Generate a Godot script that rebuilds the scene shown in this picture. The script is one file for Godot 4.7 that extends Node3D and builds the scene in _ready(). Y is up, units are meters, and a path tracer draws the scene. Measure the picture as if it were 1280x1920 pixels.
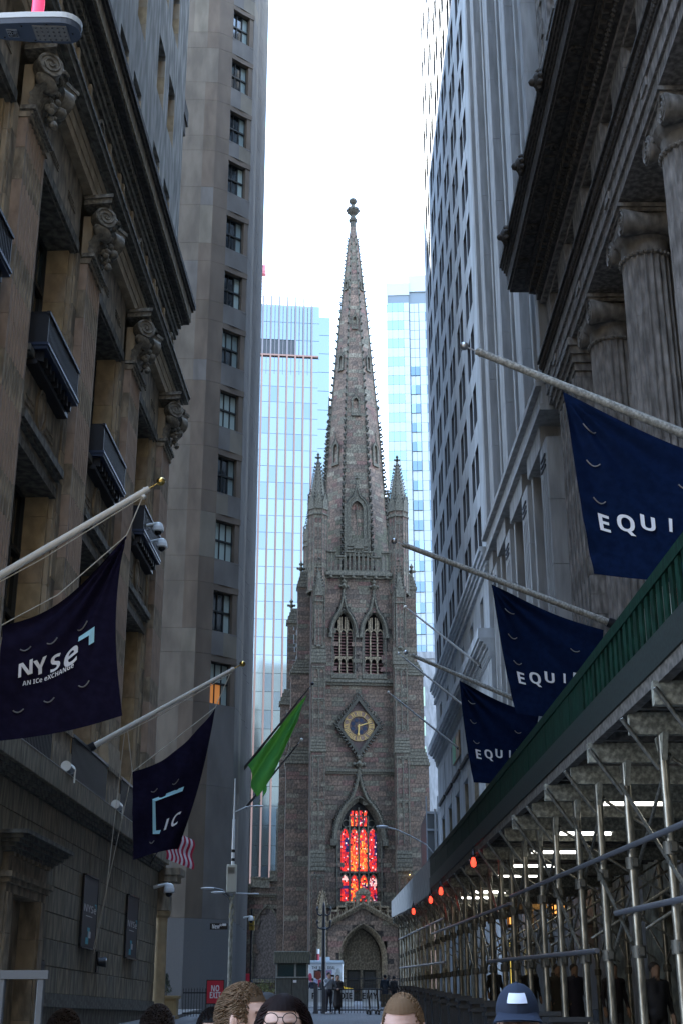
extends Node3D
# A narrow financial-district street that climbs to a brownstone church. Metres, y up; the street runs away along -z.

class M:
	var v := PackedVector3Array()
	var n := PackedVector3Array()
	var c := PackedColorArray()
	var col := Color(1, 1, 1)
	var X := Transform3D.IDENTITY
	func add(a: Vector3, na: Vector3) -> void:
		v.push_back(X * a); n.push_back((X.basis * na).normalized()); c.push_back(col)
	func t3(a: Vector3, b: Vector3, d: Vector3) -> void:
		var nn := (b - a).cross(d - a).normalized()
		add(a, nn); add(d, nn); add(b, nn)
	func t3n(a: Vector3, b: Vector3, d: Vector3, na: Vector3, nb: Vector3, nd: Vector3) -> void:
		add(a, na); add(d, nd); add(b, nb)
	func q(a: Vector3, b: Vector3, d: Vector3, e: Vector3) -> void:
		t3(a, b, d); t3(a, d, e)
	func bx(x0: float, x1: float, y0: float, y1: float, z0: float, z1: float) -> void:
		var a := Vector3(x0, y0, z1); var b := Vector3(x1, y0, z1); var d := Vector3(x1, y1, z1); var e := Vector3(x0, y1, z1)
		var f := Vector3(x0, y0, z0); var g := Vector3(x1, y0, z0); var h := Vector3(x1, y1, z0); var i := Vector3(x0, y1, z0)
		q(a, b, d, e); q(g, f, i, h); q(b, g, h, d); q(f, a, e, i); q(e, d, h, i); q(f, g, b, a)
	func box(p: Vector3, s: Vector3) -> void:
		bx(p.x - s.x / 2, p.x + s.x / 2, p.y - s.y / 2, p.y + s.y / 2, p.z - s.z / 2, p.z + s.z / 2)
	func bevel(x0: float, x1: float, y0: float, y1: float, z0: float, z1: float, k: float) -> void:
		# a slab whose front edges (towards +z) are chamfered by k
		var a := Vector3(x0, y0, z1 - k); var b := Vector3(x1, y0, z1 - k); var d := Vector3(x1, y1, z1 - k); var e := Vector3(x0, y1, z1 - k)
		var a2 := Vector3(x0 + k, y0 + k, z1); var b2 := Vector3(x1 - k, y0 + k, z1); var d2 := Vector3(x1 - k, y1 - k, z1); var e2 := Vector3(x0 + k, y1 - k, z1)
		var f := Vector3(x0, y0, z0); var g := Vector3(x1, y0, z0); var h := Vector3(x1, y1, z0); var i := Vector3(x0, y1, z0)
		q(a2, b2, d2, e2); q(a, b, b2, a2); q(b, d, d2, b2); q(d, e, e2, d2); q(e, a, a2, e2)
		q(b, g, h, d); q(f, a, e, i); q(e, d, h, i); q(f, g, b, a)
	func cyl(p0: Vector3, p1: Vector3, r0: float, r1: float, seg := 8, caps := true) -> void:
		var ax := (p1 - p0).normalized()
		var s := ax.cross(Vector3(0, 1, 0) if absf(ax.y) < 0.95 else Vector3(1, 0, 0)).normalized()
		var t := ax.cross(s)
		for k in seg:
			var a0 := TAU * k / seg; var a1 := TAU * (k + 1) / seg
			var d0 := s * cos(a0) + t * sin(a0); var d1 := s * cos(a1) + t * sin(a1)
			t3n(p0 + d0 * r0, p0 + d1 * r0, p1 + d1 * r1, d0, d1, d1)
			t3n(p0 + d0 * r0, p1 + d1 * r1, p1 + d0 * r1, d0, d1, d0)
			if caps:
				t3(p1, p1 + d0 * r1, p1 + d1 * r1)
				t3(p0, p0 + d1 * r0, p0 + d0 * r0)
	func path(pts: Array, r: float, seg := 6) -> void:
		for k in pts.size() - 1:
			cyl(pts[k], pts[k + 1], r, r, seg, k == 0 or k == pts.size() - 2)
			if k > 0: ball(pts[k], Vector3(r, r, r), seg, 4)
	func lathe(prof: Array, seg := 16, a_from := 0.0, a_to := TAU) -> void:
		# prof: Vector2(radius, y) from the bottom up, turned about y
		for k in seg:
			var a0 := a_from + (a_to - a_from) * k / seg; var a1 := a_from + (a_to - a_from) * (k + 1) / seg
			var d0 := Vector3(sin(a0), 0, cos(a0)); var d1 := Vector3(sin(a1), 0, cos(a1))
			for j in prof.size() - 1:
				var p: Vector2 = prof[j]; var w: Vector2 = prof[j + 1]
				var sl := Vector2(w.y - p.y, p.x - w.x).normalized()
				var n0 := d0 * sl.x + Vector3(0, sl.y, 0); var n1 := d1 * sl.x + Vector3(0, sl.y, 0)
				var A := d0 * p.x + Vector3(0, p.y, 0); var B := d1 * p.x + Vector3(0, p.y, 0)
				var D := d1 * w.x + Vector3(0, w.y, 0); var E := d0 * w.x + Vector3(0, w.y, 0)
				if p.x > 1e-5: t3n(A, B, D, n0, n1, n1)
				if w.x > 1e-5: t3n(A, D, E, n0, n1, n0)
	func ball(p: Vector3, r: Vector3, seg := 10, rings := 6) -> void:
		for j in rings:
			var b0 := PI * j / rings - PI / 2; var b1 := PI * (j + 1) / rings - PI / 2
			for k in seg:
				var a0 := TAU * k / seg; var a1 := TAU * (k + 1) / seg
				var e0 := Vector3(cos(b0) * sin(a0), sin(b0), cos(b0) * cos(a0)); var e1 := Vector3(cos(b0) * sin(a1), sin(b0), cos(b0) * cos(a1))
				var e2 := Vector3(cos(b1) * sin(a1), sin(b1), cos(b1) * cos(a1)); var e3 := Vector3(cos(b1) * sin(a0), sin(b1), cos(b1) * cos(a0))
				if j > 0: t3n(p + e0 * r, p + e1 * r, p + e2 * r, e0 / r, e1 / r, e2 / r)
				if j < rings - 1: t3n(p + e0 * r, p + e2 * r, p + e3 * r, e0 / r, e2 / r, e3 / r)
	func prism(poly: PackedVector2Array, z0: float, z1: float, caps := true) -> void:
		# poly counter-clockwise in x,y, pushed along z
		var m := poly.size()
		for k in m:
			var a := poly[k]; var b := poly[(k + 1) % m]
			q(Vector3(a.x, a.y, z1), Vector3(a.x, a.y, z0), Vector3(b.x, b.y, z0), Vector3(b.x, b.y, z1))
		if caps:
			var t := Geometry2D.triangulate_polygon(poly)
			for k in range(0, t.size(), 3):
				var a := poly[t[k]]; var b := poly[t[k + 1]]; var d := poly[t[k + 2]]
				if (b - a).cross(d - a) < 0: var s := b; b = d; d = s
				t3(Vector3(a.x, a.y, z1), Vector3(b.x, b.y, z1), Vector3(d.x, d.y, z1))
				t3(Vector3(a.x, a.y, z0), Vector3(d.x, d.y, z0), Vector3(b.x, b.y, z0))
	func prism_y(poly: PackedVector2Array, y0: float, y1: float, caps := true) -> void:
		# poly is a plan (x, z as seen from above with z down the page); turned into a prism standing up
		var keep := X
		X = X * Transform3D(Basis(Vector3(1, 0, 0), Vector3(0, 0, -1), Vector3(0, 1, 0)), Vector3.ZERO)
		var p := PackedVector2Array()
		for a in poly: p.push_back(Vector2(a.x, -a.y))
		if Geometry2D.is_polygon_clockwise(p): p.reverse()
		prism(p, y0, y1, caps)
		X = keep
	func sheet(f: Callable, ns: int, nt: int) -> void:
		# a smooth sheet f(s, t), s and t from 0 to 1
		var P := []
		for j in nt + 1:
			var row := PackedVector3Array()
			for i in ns + 1: row.push_back(f.call(float(i) / ns, float(j) / nt))
			P.push_back(row)
		var N := []
		for j in nt + 1:
			var row := PackedVector3Array()
			for i in ns + 1:
				var du: Vector3 = P[j][mini(i + 1, ns)] - P[j][maxi(i - 1, 0)]
				var dv: Vector3 = P[mini(j + 1, nt)][i] - P[maxi(j - 1, 0)][i]
				var w := du.cross(dv)
				row.push_back(w.normalized() if w.length() > 1e-9 else Vector3(0, 1, 0))
			N.push_back(row)
		for j in nt:
			for i in ns:
				t3n(P[j][i], P[j][i + 1], P[j + 1][i + 1], N[j][i], N[j][i + 1], N[j + 1][i + 1])
				t3n(P[j][i], P[j + 1][i + 1], P[j + 1][i], N[j][i], N[j + 1][i + 1], N[j + 1][i])
	func wall(u0: float, u1: float, y0: float, y1: float, z0: float, z1: float, holes: Array) -> void:
		# a slab with rectangular openings [u0, u1, y0, y1]
		var ys := [y0, y1]
		for h in holes: ys.push_back(clampf(h[2], y0, y1)); ys.push_back(clampf(h[3], y0, y1))
		ys.sort()
		for j in ys.size() - 1:
			if ys[j + 1] - ys[j] < 1e-4: continue
			var ym: float = (ys[j] + ys[j + 1]) / 2
			var cut := []
			for h in holes:
				if h[2] < ym and h[3] > ym: cut.push_back([h[0], h[1]])
			cut.sort_custom(func(p, r): return p[0] < r[0])
			var at := u0
			for h in cut:
				if h[0] > at + 1e-4: bx(at, minf(h[0], u1), ys[j], ys[j + 1], z0, z1)
				at = maxf(at, h[1])
			if at < u1 - 1e-4: bx(at, u1, ys[j], ys[j + 1], z0, z1)
	func mesh() -> ArrayMesh:
		var a := []
		a.resize(Mesh.ARRAY_MAX)
		a[Mesh.ARRAY_VERTEX] = v; a[Mesh.ARRAY_NORMAL] = n; a[Mesh.ARRAY_COLOR] = c
		var o := ArrayMesh.new()
		if v.size() > 0: o.add_surface_from_arrays(Mesh.PRIMITIVE_TRIANGLES, a)
		return o

var rng := RandomNumberGenerator.new()
var taken := {}
var mat := {}
var tex := {}
var boxes := {}
const ORD := ["first", "second", "third", "fourth", "fifth", "sixth", "seventh", "eighth", "ninth", "tenth", "eleventh", "twelfth", "thirteenth", "fourteenth", "fifteenth", "sixteenth"]
var no_skip := func(_x: float, _y: float) -> bool: return false

func numbered(called: String) -> String:
	var k: int = taken.get(called, 0)
	taken[called] = k + 1
	return called if k == 0 else "%s_%03d" % [called, k]

func thing(called: String, label: String, category: String, at := Vector3.ZERO, turn := 0.0, group := "") -> Node3D:
	var o := Node3D.new()
	o.name = numbered(called)
	add_child(o)
	o.position = at; o.rotation.y = turn
	tag(o, label, category, group)
	return o

func tag(o: Node3D, label: String, category: String, group := "") -> Node3D:
	o.set_meta("label", label); o.set_meta("category", category)
	if group: o.set_meta("group", group)
	return o

func copy(o: Node3D, called: String, label: String, group := "") -> Node3D:
	var r: Node3D = o.duplicate()
	r.name = numbered(called)
	add_child(r)
	r.set_meta("label", label)
	if group: r.set_meta("group", group)
	return r

func part(parent: Node, called: String, what, m: Material, at := Vector3.ZERO, turn := 0.0) -> MeshInstance3D:
	var o := MeshInstance3D.new()
	o.mesh = what.mesh() if what is M else what
	o.material_override = m
	o.name = called if parent != self else numbered(called)
	parent.add_child(o, true)
	o.position = at; o.rotation.y = turn
	return o

func group_part(parent: Node, called: String, at := Vector3.ZERO, turn := 0.0) -> Node3D:
	var o := Node3D.new()
	o.name = called
	parent.add_child(o, true)
	o.position = at; o.rotation.y = turn
	return o

func struct(called: String, what, m: Material, at := Vector3.ZERO) -> MeshInstance3D:
	var o := part(self, called, what, m, at)
	o.set_meta("kind", "structure")
	return o

func stuff(o: Node) -> void:
	o.set_meta("kind", "stuff")

func bm(s: Vector3, k := 0.0) -> Mesh:
	# a shared block, its front edges chamfered by k
	var key := "%.3f %.3f %.3f %.3f" % [s.x, s.y, s.z, k]
	if not boxes.has(key):
		var m := M.new()
		if k > 0: m.bevel(-s.x / 2, s.x / 2, -s.y / 2, s.y / 2, -s.z / 2, s.z / 2, k)
		else: m.box(Vector3.ZERO, s)
		boxes[key] = m.mesh()
	return boxes[key]

func blk(parent: Node, called: String, x0: float, x1: float, y0: float, y1: float, z0: float, z1: float, m: Material, k := 0.0) -> MeshInstance3D:
	return part(parent, called, bm(Vector3(absf(x1 - x0), absf(y1 - y0), absf(z1 - z0)), k), m, Vector3((x0 + x1) / 2, (y0 + y1) / 2, (z0 + z1) / 2))

# --- materials -------------------------------------------------------------------------------------------------------
func noise_tex(key: String, freq: float, lo: float, hi: float, oct := 4, size := 512, type := FastNoiseLite.TYPE_SIMPLEX_SMOOTH, bump := 0.0) -> NoiseTexture2D:
	if tex.has(key): return tex[key]
	var f := FastNoiseLite.new()
	f.noise_type = type; f.seed = key.hash() % 9999; f.frequency = freq; f.fractal_octaves = oct
	var t := NoiseTexture2D.new()
	t.width = size; t.height = size; t.seamless = true; t.noise = f
	if bump > 0:
		t.as_normal_map = true; t.bump_strength = bump
	else:
		var g := Gradient.new()
		g.offsets = PackedFloat32Array([0.2, 0.5, 0.8])
		var mid := (lo + hi) / 2
		g.colors = PackedColorArray([Color(lo, lo, lo), Color(mid, mid, mid), Color(hi, hi, hi)])
		t.color_ramp = g
	tex[key] = t
	return t

func lin(r: float, g: float, b: float) -> Color:
	return Color(r, g, b).linear_to_srgb()

func plain(key: String, r: float, g: float, b: float, rough := 0.8, metal := 0.0, vc := false) -> StandardMaterial3D:
	if mat.has(key): return mat[key]
	var m := StandardMaterial3D.new()
	m.albedo_color = lin(r, g, b); m.roughness = rough; m.metallic = metal
	m.vertex_color_use_as_albedo = vc
	mat[key] = m
	return m

func stone(key: String, r: float, g: float, b: float, scale: Vector3, kind := "blotch", vc := false, rough := 0.85, bump := 0.6) -> StandardMaterial3D:
	if mat.has(key): return mat[key]
	var m := plain(key, r, g, b, rough, 0.0, vc)
	match kind:
		"blotch": m.albedo_texture = noise_tex("blotch", 0.012, 0.62, 1.0, 6)
		"streak": m.albedo_texture = noise_tex("streak", 0.016, 0.66, 1.0, 5)
		"grain": m.albedo_texture = noise_tex("grain", 0.05, 0.7, 1.0, 4)
		"soft": m.albedo_texture = noise_tex("soft", 0.01, 0.84, 1.0, 6)
		"wear": m.albedo_texture = noise_tex("wear", 0.014, 0.62, 1.0, 5)
	if scale.y < 0.3 * scale.x or scale.x < 0.25: bump = 0.0  # a stretched grain has no relief
	m.normal_enabled = bump > 0
	if bump > 0:
		m.normal_texture = noise_tex("rough_n", 0.05, 0, 1, 5, 512, FastNoiseLite.TYPE_SIMPLEX_SMOOTH, 2.0)
		m.normal_scale = bump * 0.4
	m.uv1_triplanar = true; m.uv1_world_triplanar = true
	m.uv1_scale = scale
	return m

func glow(key: String, r: float, g: float, b: float, e: float) -> StandardMaterial3D:
	if mat.has(key): return mat[key]
	var m := plain(key, minf(r, 0.8), minf(g, 0.8), minf(b, 0.8), 0.4)
	m.emission_enabled = true; m.emission = lin(r, g, b); m.emission_energy_multiplier = e
	return m

# --- little shapes ---------------------------------------------------------------------------------------------------
func arch(w: float, y0: float, ys: float, ya: float, seg := 8) -> PackedVector2Array:
	# a pointed opening, counter-clockwise: half width w, sill y0, springing ys, apex ya
	var p := PackedVector2Array([Vector2(-w, y0), Vector2(w, y0)])
	var h := ya - ys
	var r := (w * w + h * h) / (2 * w)
	var th := asin(clampf(h / r, -1, 1)) if r >= w else PI - asin(clampf(h / r, -1, 1))
	for k in seg + 1:
		var a := th * k / seg
		p.push_back(Vector2(w - r + r * cos(a), ys + r * sin(a)))
	for k in range(seg - 1, -1, -1):
		var a := th * k / seg
		p.push_back(Vector2(-(w - r + r * cos(a)), ys + r * sin(a)))
	return p

func band(m: M, outer: PackedVector2Array, inner: PackedVector2Array, z0: float, z1: float, open_sill := true) -> void:
	# the ring between two like-numbered outlines, from z0 (back) to z1 (front)
	var k := outer.size()
	for i in k:
		if open_sill and i == 0: continue
		var a := outer[i]; var b := outer[(i + 1) % k]; var d := inner[i]; var e := inner[(i + 1) % k]
		m.q(Vector3(a.x, a.y, z1), Vector3(b.x, b.y, z1), Vector3(e.x, e.y, z1), Vector3(d.x, d.y, z1))
		m.q(Vector3(a.x, a.y, z1), Vector3(a.x, a.y, z0), Vector3(b.x, b.y, z0), Vector3(b.x, b.y, z1))
		m.q(Vector3(e.x, e.y, z1), Vector3(e.x, e.y, z0), Vector3(d.x, d.y, z0), Vector3(d.x, d.y, z1))

func moved(p: PackedVector2Array, by: Vector2) -> PackedVector2Array:
	var o := PackedVector2Array()
	for a in p: o.push_back(a + by)
	return o

func text_mesh(s: String, size: float, depth := 0.01, serif := false, weight := 700) -> TextMesh:
	var f := SystemFont.new()
	f.font_names = PackedStringArray(["Droid Serif" if serif else "Droid Sans"])
	f.font_weight = weight
	var t := TextMesh.new()
	t.text = s; t.font = f; t.font_size = 64; t.pixel_size = size / 46.0; t.depth = depth
	t.curve_step = 1.0
	return t

func text_on(m: M, s: String, size: float, f: Callable, widen := 1.0, serif := false) -> void:
	# lettering laid on a surface: f(x, y) gives the point for lettering coordinates (middle of the word at 0, 0)
	var t := text_mesh(s, size, 0.0, serif)
	var arr := t.get_mesh_arrays()
	if arr.is_empty() or arr[Mesh.ARRAY_VERTEX] == null: return
	var vs: PackedVector3Array = arr[Mesh.ARRAY_VERTEX]
	var ix: PackedInt32Array = arr[Mesh.ARRAY_INDEX] if arr[Mesh.ARRAY_INDEX] != null else PackedInt32Array()
	if ix.is_empty():
		for k in vs.size(): ix.push_back(k)
	var todo := []
	for k in range(0, ix.size(), 3): todo.push_back([vs[ix[k]], vs[ix[k + 1]], vs[ix[k + 2]]])
	var lim := size * 0.3
	while todo.size() > 0:
		var t3: Array = todo.pop_back()
		var a: Vector3 = t3[0]; var b: Vector3 = t3[1]; var d: Vector3 = t3[2]
		var l0 := a.distance_to(b); var l1 := b.distance_to(d); var l2 := d.distance_to(a)
		var mx := maxf(l0, maxf(l1, l2))
		if mx > lim:
			if mx == l0: var h := (a + b) / 2; todo.push_back([a, h, d]); todo.push_back([h, b, d])
			elif mx == l1: var h := (b + d) / 2; todo.push_back([a, b, h]); todo.push_back([a, h, d])
			else: var h := (d + a) / 2; todo.push_back([a, b, h]); todo.push_back([h, b, d])
			continue
		m.t3(f.call(a.x * widen, a.y), f.call(d.x * widen, d.y), f.call(b.x * widen, b.y))

func bar_on(m: M, w: float, h: float, f: Callable) -> void:
	# a plain upright stroke (a sans-serif capital I)
	for k in 6:
		var y0 := -h / 2 + h * k / 6; var y1 := -h / 2 + h * (k + 1) / 6
		m.q(f.call(-w / 2, y0), f.call(w / 2, y0), f.call(w / 2, y1), f.call(-w / 2, y1))

func ground_y(D: float) -> float:
	if D < 4: return 0.0
	if D < 60: return 0.0343 * (D - 4)
	return minf(1.92 + (D - 60) * 0.0215, 3.2)

func _ready() -> void:
	rng.seed = 77
	# camera: level with a tall passer-by's eyes, tilted up at the spire
	var cam := Camera3D.new()
	cam.name = "camera"
	add_child(cam)
	cam.position = Vector3(0, 1.65, 0)
	cam.rotation_degrees = Vector3(20.758, 0, 0)
	cam.fov = 41.754
	cam.near = 0.05; cam.far = 3000
	cam.current = true
	# sky
	var env := Environment.new()
	var sky := Sky.new()
	var sm := ProceduralSkyMaterial.new()
	sm.sky_top_color = lin(0.40, 0.62, 1.0)
	sm.sky_horizon_color = lin(0.86, 0.94, 1.0)
	sm.sky_curve = 0.22
	sm.ground_bottom_color = lin(0.10, 0.10, 0.10); sm.ground_horizon_color = lin(0.5, 0.55, 0.6)
	sm.energy_multiplier = 1.0
	sky.sky_material = sm
	env.background_mode = Environment.BG_SKY
	env.sky = sky
	env.background_energy_multiplier = 1.0
	env.tonemap_mode = Environment.TONE_MAPPER_LINEAR
	env.tonemap_exposure = 7.0
	env.sdfgi_enabled = true; env.ssao_enabled = true; env.ssil_enabled = true
	var we := WorldEnvironment.new()
	we.name = "world"; we.environment = env
	add_child(we)
	var sun := DirectionalLight3D.new()
	sun.name = "sun"
	add_child(sun)
	sun.look_at_from_position(Vector3.ZERO, -Vector3(-0.62, 0.70, -0.42), Vector3.UP)
	sun.light_color = lin(1.0, 0.93, 0.80); sun.light_energy = 1.3; sun.light_angular_distance = 0.5
	sun.shadow_enabled = true
	# the place
	build_materials()
	build_ground()
	build_exchange()
	build_limestone_tower()
	build_column_building()
	build_ribbed_building()
	build_pale_tower()
	build_church()
	build_far_towers()
	build_rear_street()
	build_shed()
	build_flags()
	build_street_furniture()
	build_vehicles()
	build_people()

func build_materials() -> void:
	stone("tan", 0.39, 0.315, 0.22, Vector3(0.35, 0.12, 0.35), "streak")
	stone("tan_b", 0.34, 0.28, 0.20, Vector3(0.3, 0.1, 0.3), "streak")
	stone("tan_c", 0.43, 0.345, 0.235, Vector3(0.4, 0.15, 0.4), "soft")
	stone("tan_red", 0.38, 0.275, 0.20, Vector3(0.5, 0.2, 0.5), "soft")
	stone("tan_warm", 0.44, 0.33, 0.19, Vector3(0.5, 0.3, 0.5), "soft")
	stone("tan_warm_b", 0.40, 0.30, 0.19, Vector3(0.5, 0.3, 0.5), "soft")
	stone("base_a", 0.31, 0.27, 0.195, Vector3(0.55, 0.09, 0.55), "streak")
	stone("base_b", 0.285, 0.255, 0.19, Vector3(0.45, 0.08, 0.45), "streak")
	stone("base_c", 0.335, 0.285, 0.20, Vector3(0.5, 0.1, 0.5), "streak")
	stone("plinth", 0.20, 0.195, 0.17, Vector3(0.6, 0.2, 0.6), "streak")
	stone("upper_grey", 0.34, 0.34, 0.315, Vector3(0.22, 0.045, 0.22), "streak")
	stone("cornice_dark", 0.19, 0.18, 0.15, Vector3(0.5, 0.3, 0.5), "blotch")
	stone("carved", 0.31, 0.28, 0.225, Vector3(0.9, 0.9, 0.9), "blotch")
	stone("lime_a", 0.20, 0.175, 0.145, Vector3(0.2, 0.06, 0.2), "soft")
	stone("lime_b", 0.18, 0.145, 0.115, Vector3(0.2, 0.06, 0.2), "soft")
	stone("lime_c", 0.19, 0.18, 0.17, Vector3(0.2, 0.06, 0.2), "soft")
	stone("lime_d", 0.235, 0.21, 0.17, Vector3(0.2, 0.06, 0.2), "soft")
	stone("lime_e", 0.165, 0.135, 0.105, Vector3(0.2, 0.06, 0.2), "soft")
	stone("lime_granite", 0.21, 0.215, 0.22, Vector3(1.2, 1.2, 1.2), "grain")
	stone("col_stone", 0.30, 0.285, 0.27, Vector3(0.5, 0.12, 0.5), "streak")
	stone("col_stone_b", 0.27, 0.255, 0.235, Vector3(0.5, 0.2, 0.5), "blotch")
	stone("shade_stone", 0.085, 0.078, 0.072, Vector3(0.6, 0.4, 0.6), "blotch")  # stone colour darkened to imitate the shade under cornices and ceilings
	stone("ribs", 0.33, 0.34, 0.345, Vector3(0.4, 0.06, 0.4), "soft")
	stone("ribs_dark", 0.095, 0.11, 0.135, Vector3(0.8, 0.5, 0.8), "blotch")
	stone("pale", 0.47, 0.515, 0.555, Vector3(0.15, 0.05, 0.15), "soft")
	stone("pale_b", 0.40, 0.435, 0.465, Vector3(0.2, 0.08, 0.2), "soft")
	stone("brown", 0.98, 0.98, 0.98, Vector3(0.7, 0.5, 0.7), "blotch", true)
	stone("brown_trim", 0.15, 0.135, 0.098, Vector3(0.8, 0.5, 0.8), "blotch")
	stone("brown_dark", 0.075, 0.068, 0.05, Vector3(0.9, 0.9, 0.9), "blotch")
	stone("brown_warm_lit", 0.36, 0.28, 0.18, Vector3(0.8, 0.6, 0.8), "blotch")  # brown raised and warmed so the porch looks lamp lit
	stone("brown_back", 0.09, 0.072, 0.06, Vector3(0.8, 0.6, 0.8), "blotch")
	plain("glass_dark", 0.012, 0.018, 0.022, 0.06).metallic_specular = 0.7
	plain("glass_blue", 0.03, 0.06, 0.08, 0.05).metallic_specular = 0.9
	plain("blind", 0.34, 0.42, 0.40, 0.35).metallic_specular = 0.5
	plain("blind_b", 0.20, 0.26, 0.26, 0.3).metallic_specular = 0.5
	plain("frame_dark", 0.02, 0.023, 0.024, 0.5)
	plain("iron", 0.018, 0.02, 0.026, 0.45, 0.3)
	plain("iron_blue", 0.03, 0.045, 0.085, 0.4, 0.3)
	plain("void", 0.012, 0.011, 0.010, 0.9)
	plain("white_paint", 0.72, 0.70, 0.64, 0.45)
	plain("gold", 0.75, 0.52, 0.16, 0.22, 1.0)
	plain("steel", 0.42, 0.41, 0.37, 0.3, 0.9)
	plain("grey_metal", 0.10, 0.11, 0.12, 0.5, 0.2)
	plain("rope", 0.6, 0.56, 0.48, 0.9)
	plain("white_plastic", 0.72, 0.74, 0.74, 0.4)
	plain("black_plastic", 0.015, 0.015, 0.016, 0.25)

func build_ground() -> void:
	var m := M.new()
	var zs := [60.0, 20.0, 0.0]
	var d := 4.0
	while d < 130: zs.push_back(-d); d += 4.0
	zs.push_back(-130.0); zs.push_back(-700.0)
	for i in zs.size() - 1:
		var z0: float = zs[i]; var z1: float = zs[i + 1]
		m.q(Vector3(-400, ground_y(-z0), z0), Vector3(400, ground_y(-z0), z0), Vector3(400, ground_y(-z1), z1), Vector3(-400, ground_y(-z1), z1))
	struct("ground", m, stone("pavers", 0.16, 0.165, 0.175, Vector3(1.1, 1.1, 1.1), "blotch", false, 0.7))
	# granite setts of the carriageway in view, long joints across the street
	var s := M.new()
	var D := 30.0
	while D < 66.0:
		var x := -5.6 + rng.randf() * 0.3
		while x < 3.6:
			var w := rng.randf_range(0.28, 0.5)
			var y0 := ground_y(D); var y1 := ground_y(D + 0.29)
			var k := rng.randf_range(0.75, 1.1)
			s.col = Color(k, k, k * 1.02)
			s.q(Vector3(x, y0 + 0.012, -D), Vector3(x + w - 0.015, y0 + 0.012, -D), Vector3(x + w - 0.015, y1 + 0.012, -D - 0.28), Vector3(x, y1 + 0.012, -D - 0.28))
			x += w
		D += 0.3
	struct("road_setts", s, stone("sett", 0.17, 0.175, 0.185, Vector3(2, 2, 2), "blotch", true, 0.6))
	# pavements with kerbs on both sides
	for side in [[-1.0, -6.2], [1.0, 3.4]]:
		var p := M.new()
		for i in zs.size() - 1:
			var z0: float = zs[i]; var z1: float = zs[i + 1]
			if z1 < -64 or z0 > 20: continue
			var x0: float = side[1]; var x1: float = side[1] + side[0] * 5.2
			if side[0] < 0: var t := x0; x0 = x1; x1 = t
			var a := Vector3(x0, ground_y(-z0) + 0.13, z0); var b := Vector3(x1, ground_y(-z0) + 0.13, z0)
			var e := Vector3(x1, ground_y(-z1) + 0.13, z1); var f := Vector3(x0, ground_y(-z1) + 0.13, z1)
			p.q(a, b, e, f)
			var dn := Vector3(0, -0.16, 0)
			if side[0] < 0: p.q(b + dn, e + dn, e, b)
			else: p.q(a, f, f + dn, a + dn)
		struct("pavement", p, stone("flags_stone", 0.24, 0.235, 0.225, Vector3(0.8, 0.8, 0.8), "blotch"))

# --- the exchange building on the left -------------------------------------------------------------------------------
func frame_of(x0: float, k: float, left: bool) -> Transform3D:
	# facade axes: left side x runs away from the camera, right side x runs towards it; z points into the street
	var L := sqrt(k * k + 1)
	if left: return Transform3D(Basis(Vector3(k / L, 0, -1 / L), Vector3.UP, Vector3(1 / L, 0, k / L)), Vector3(x0, 0, 0))
	return Transform3D(Basis(Vector3(-k / L, 0, 1 / L), Vector3.UP, Vector3(-1 / L, 0, -k / L)), Vector3(x0, 0, 0))

func spiral(m: M, at: Vector3, r: float, turns: float, w: float, flip := 1.0) -> void:
	# a carved volute: a disc with a raised scroll on its face (facing +z)
	m.cyl(at + Vector3(0, 0, -w), at, r, r * 0.96, 18)
	var last := Vector3.ZERO
	var N := int(turns * 14)
	for k in N + 1:
		var f := float(k) / N
		var rr := r * (0.93 - 0.83 * f)
		var a := flip * (PI / 2 + TAU * turns * f)
		var p := at + Vector3(cos(a) * rr, sin(a) * rr, 0.01)
		if k > 0: m.cyl(last, p, r * 0.085, r * 0.085, 5, false)
		last = p
	m.ball(at, Vector3(r * 0.16, r * 0.16, r * 0.14), 8, 5)

func leaf(m: M, at: Transform3D, len: float, wid: float, curl: float) -> void:
	# a carved acanthus leaf that climbs and curls over at its tip
	var keep := m.X
	m.X = m.X * at
	m.sheet(func(s, t):
		var x: float = (s - 0.5) * wid * (0.65 + 0.7 * sin(t * PI * 0.85)) * (1.0 - 0.45 * t * t)
		var lob := 0.06 * wid * sin(t * 22.0) * absf(s - 0.5) * 2
		var y: float = len * t - curl * 0.5 * maxf(0.0, t - 0.72) * 4 * len * 0.3
		var z: float = 0.02 + curl * len * pow(t, 3) * 0.55 + 0.10 * wid * (1 - absf(s - 0.5) * 2) + lob
		return Vector3(x + lob, y, z), 8, 10)
	m.sheet(func(s, t):
		var x: float = (0.5 - s) * wid * 0.12
		return Vector3(x, len * t * 0.9, 0.05 + curl * len * pow(t, 3) * 0.55 + 0.12 * wid), 2, 8)
	m.X = keep

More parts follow.
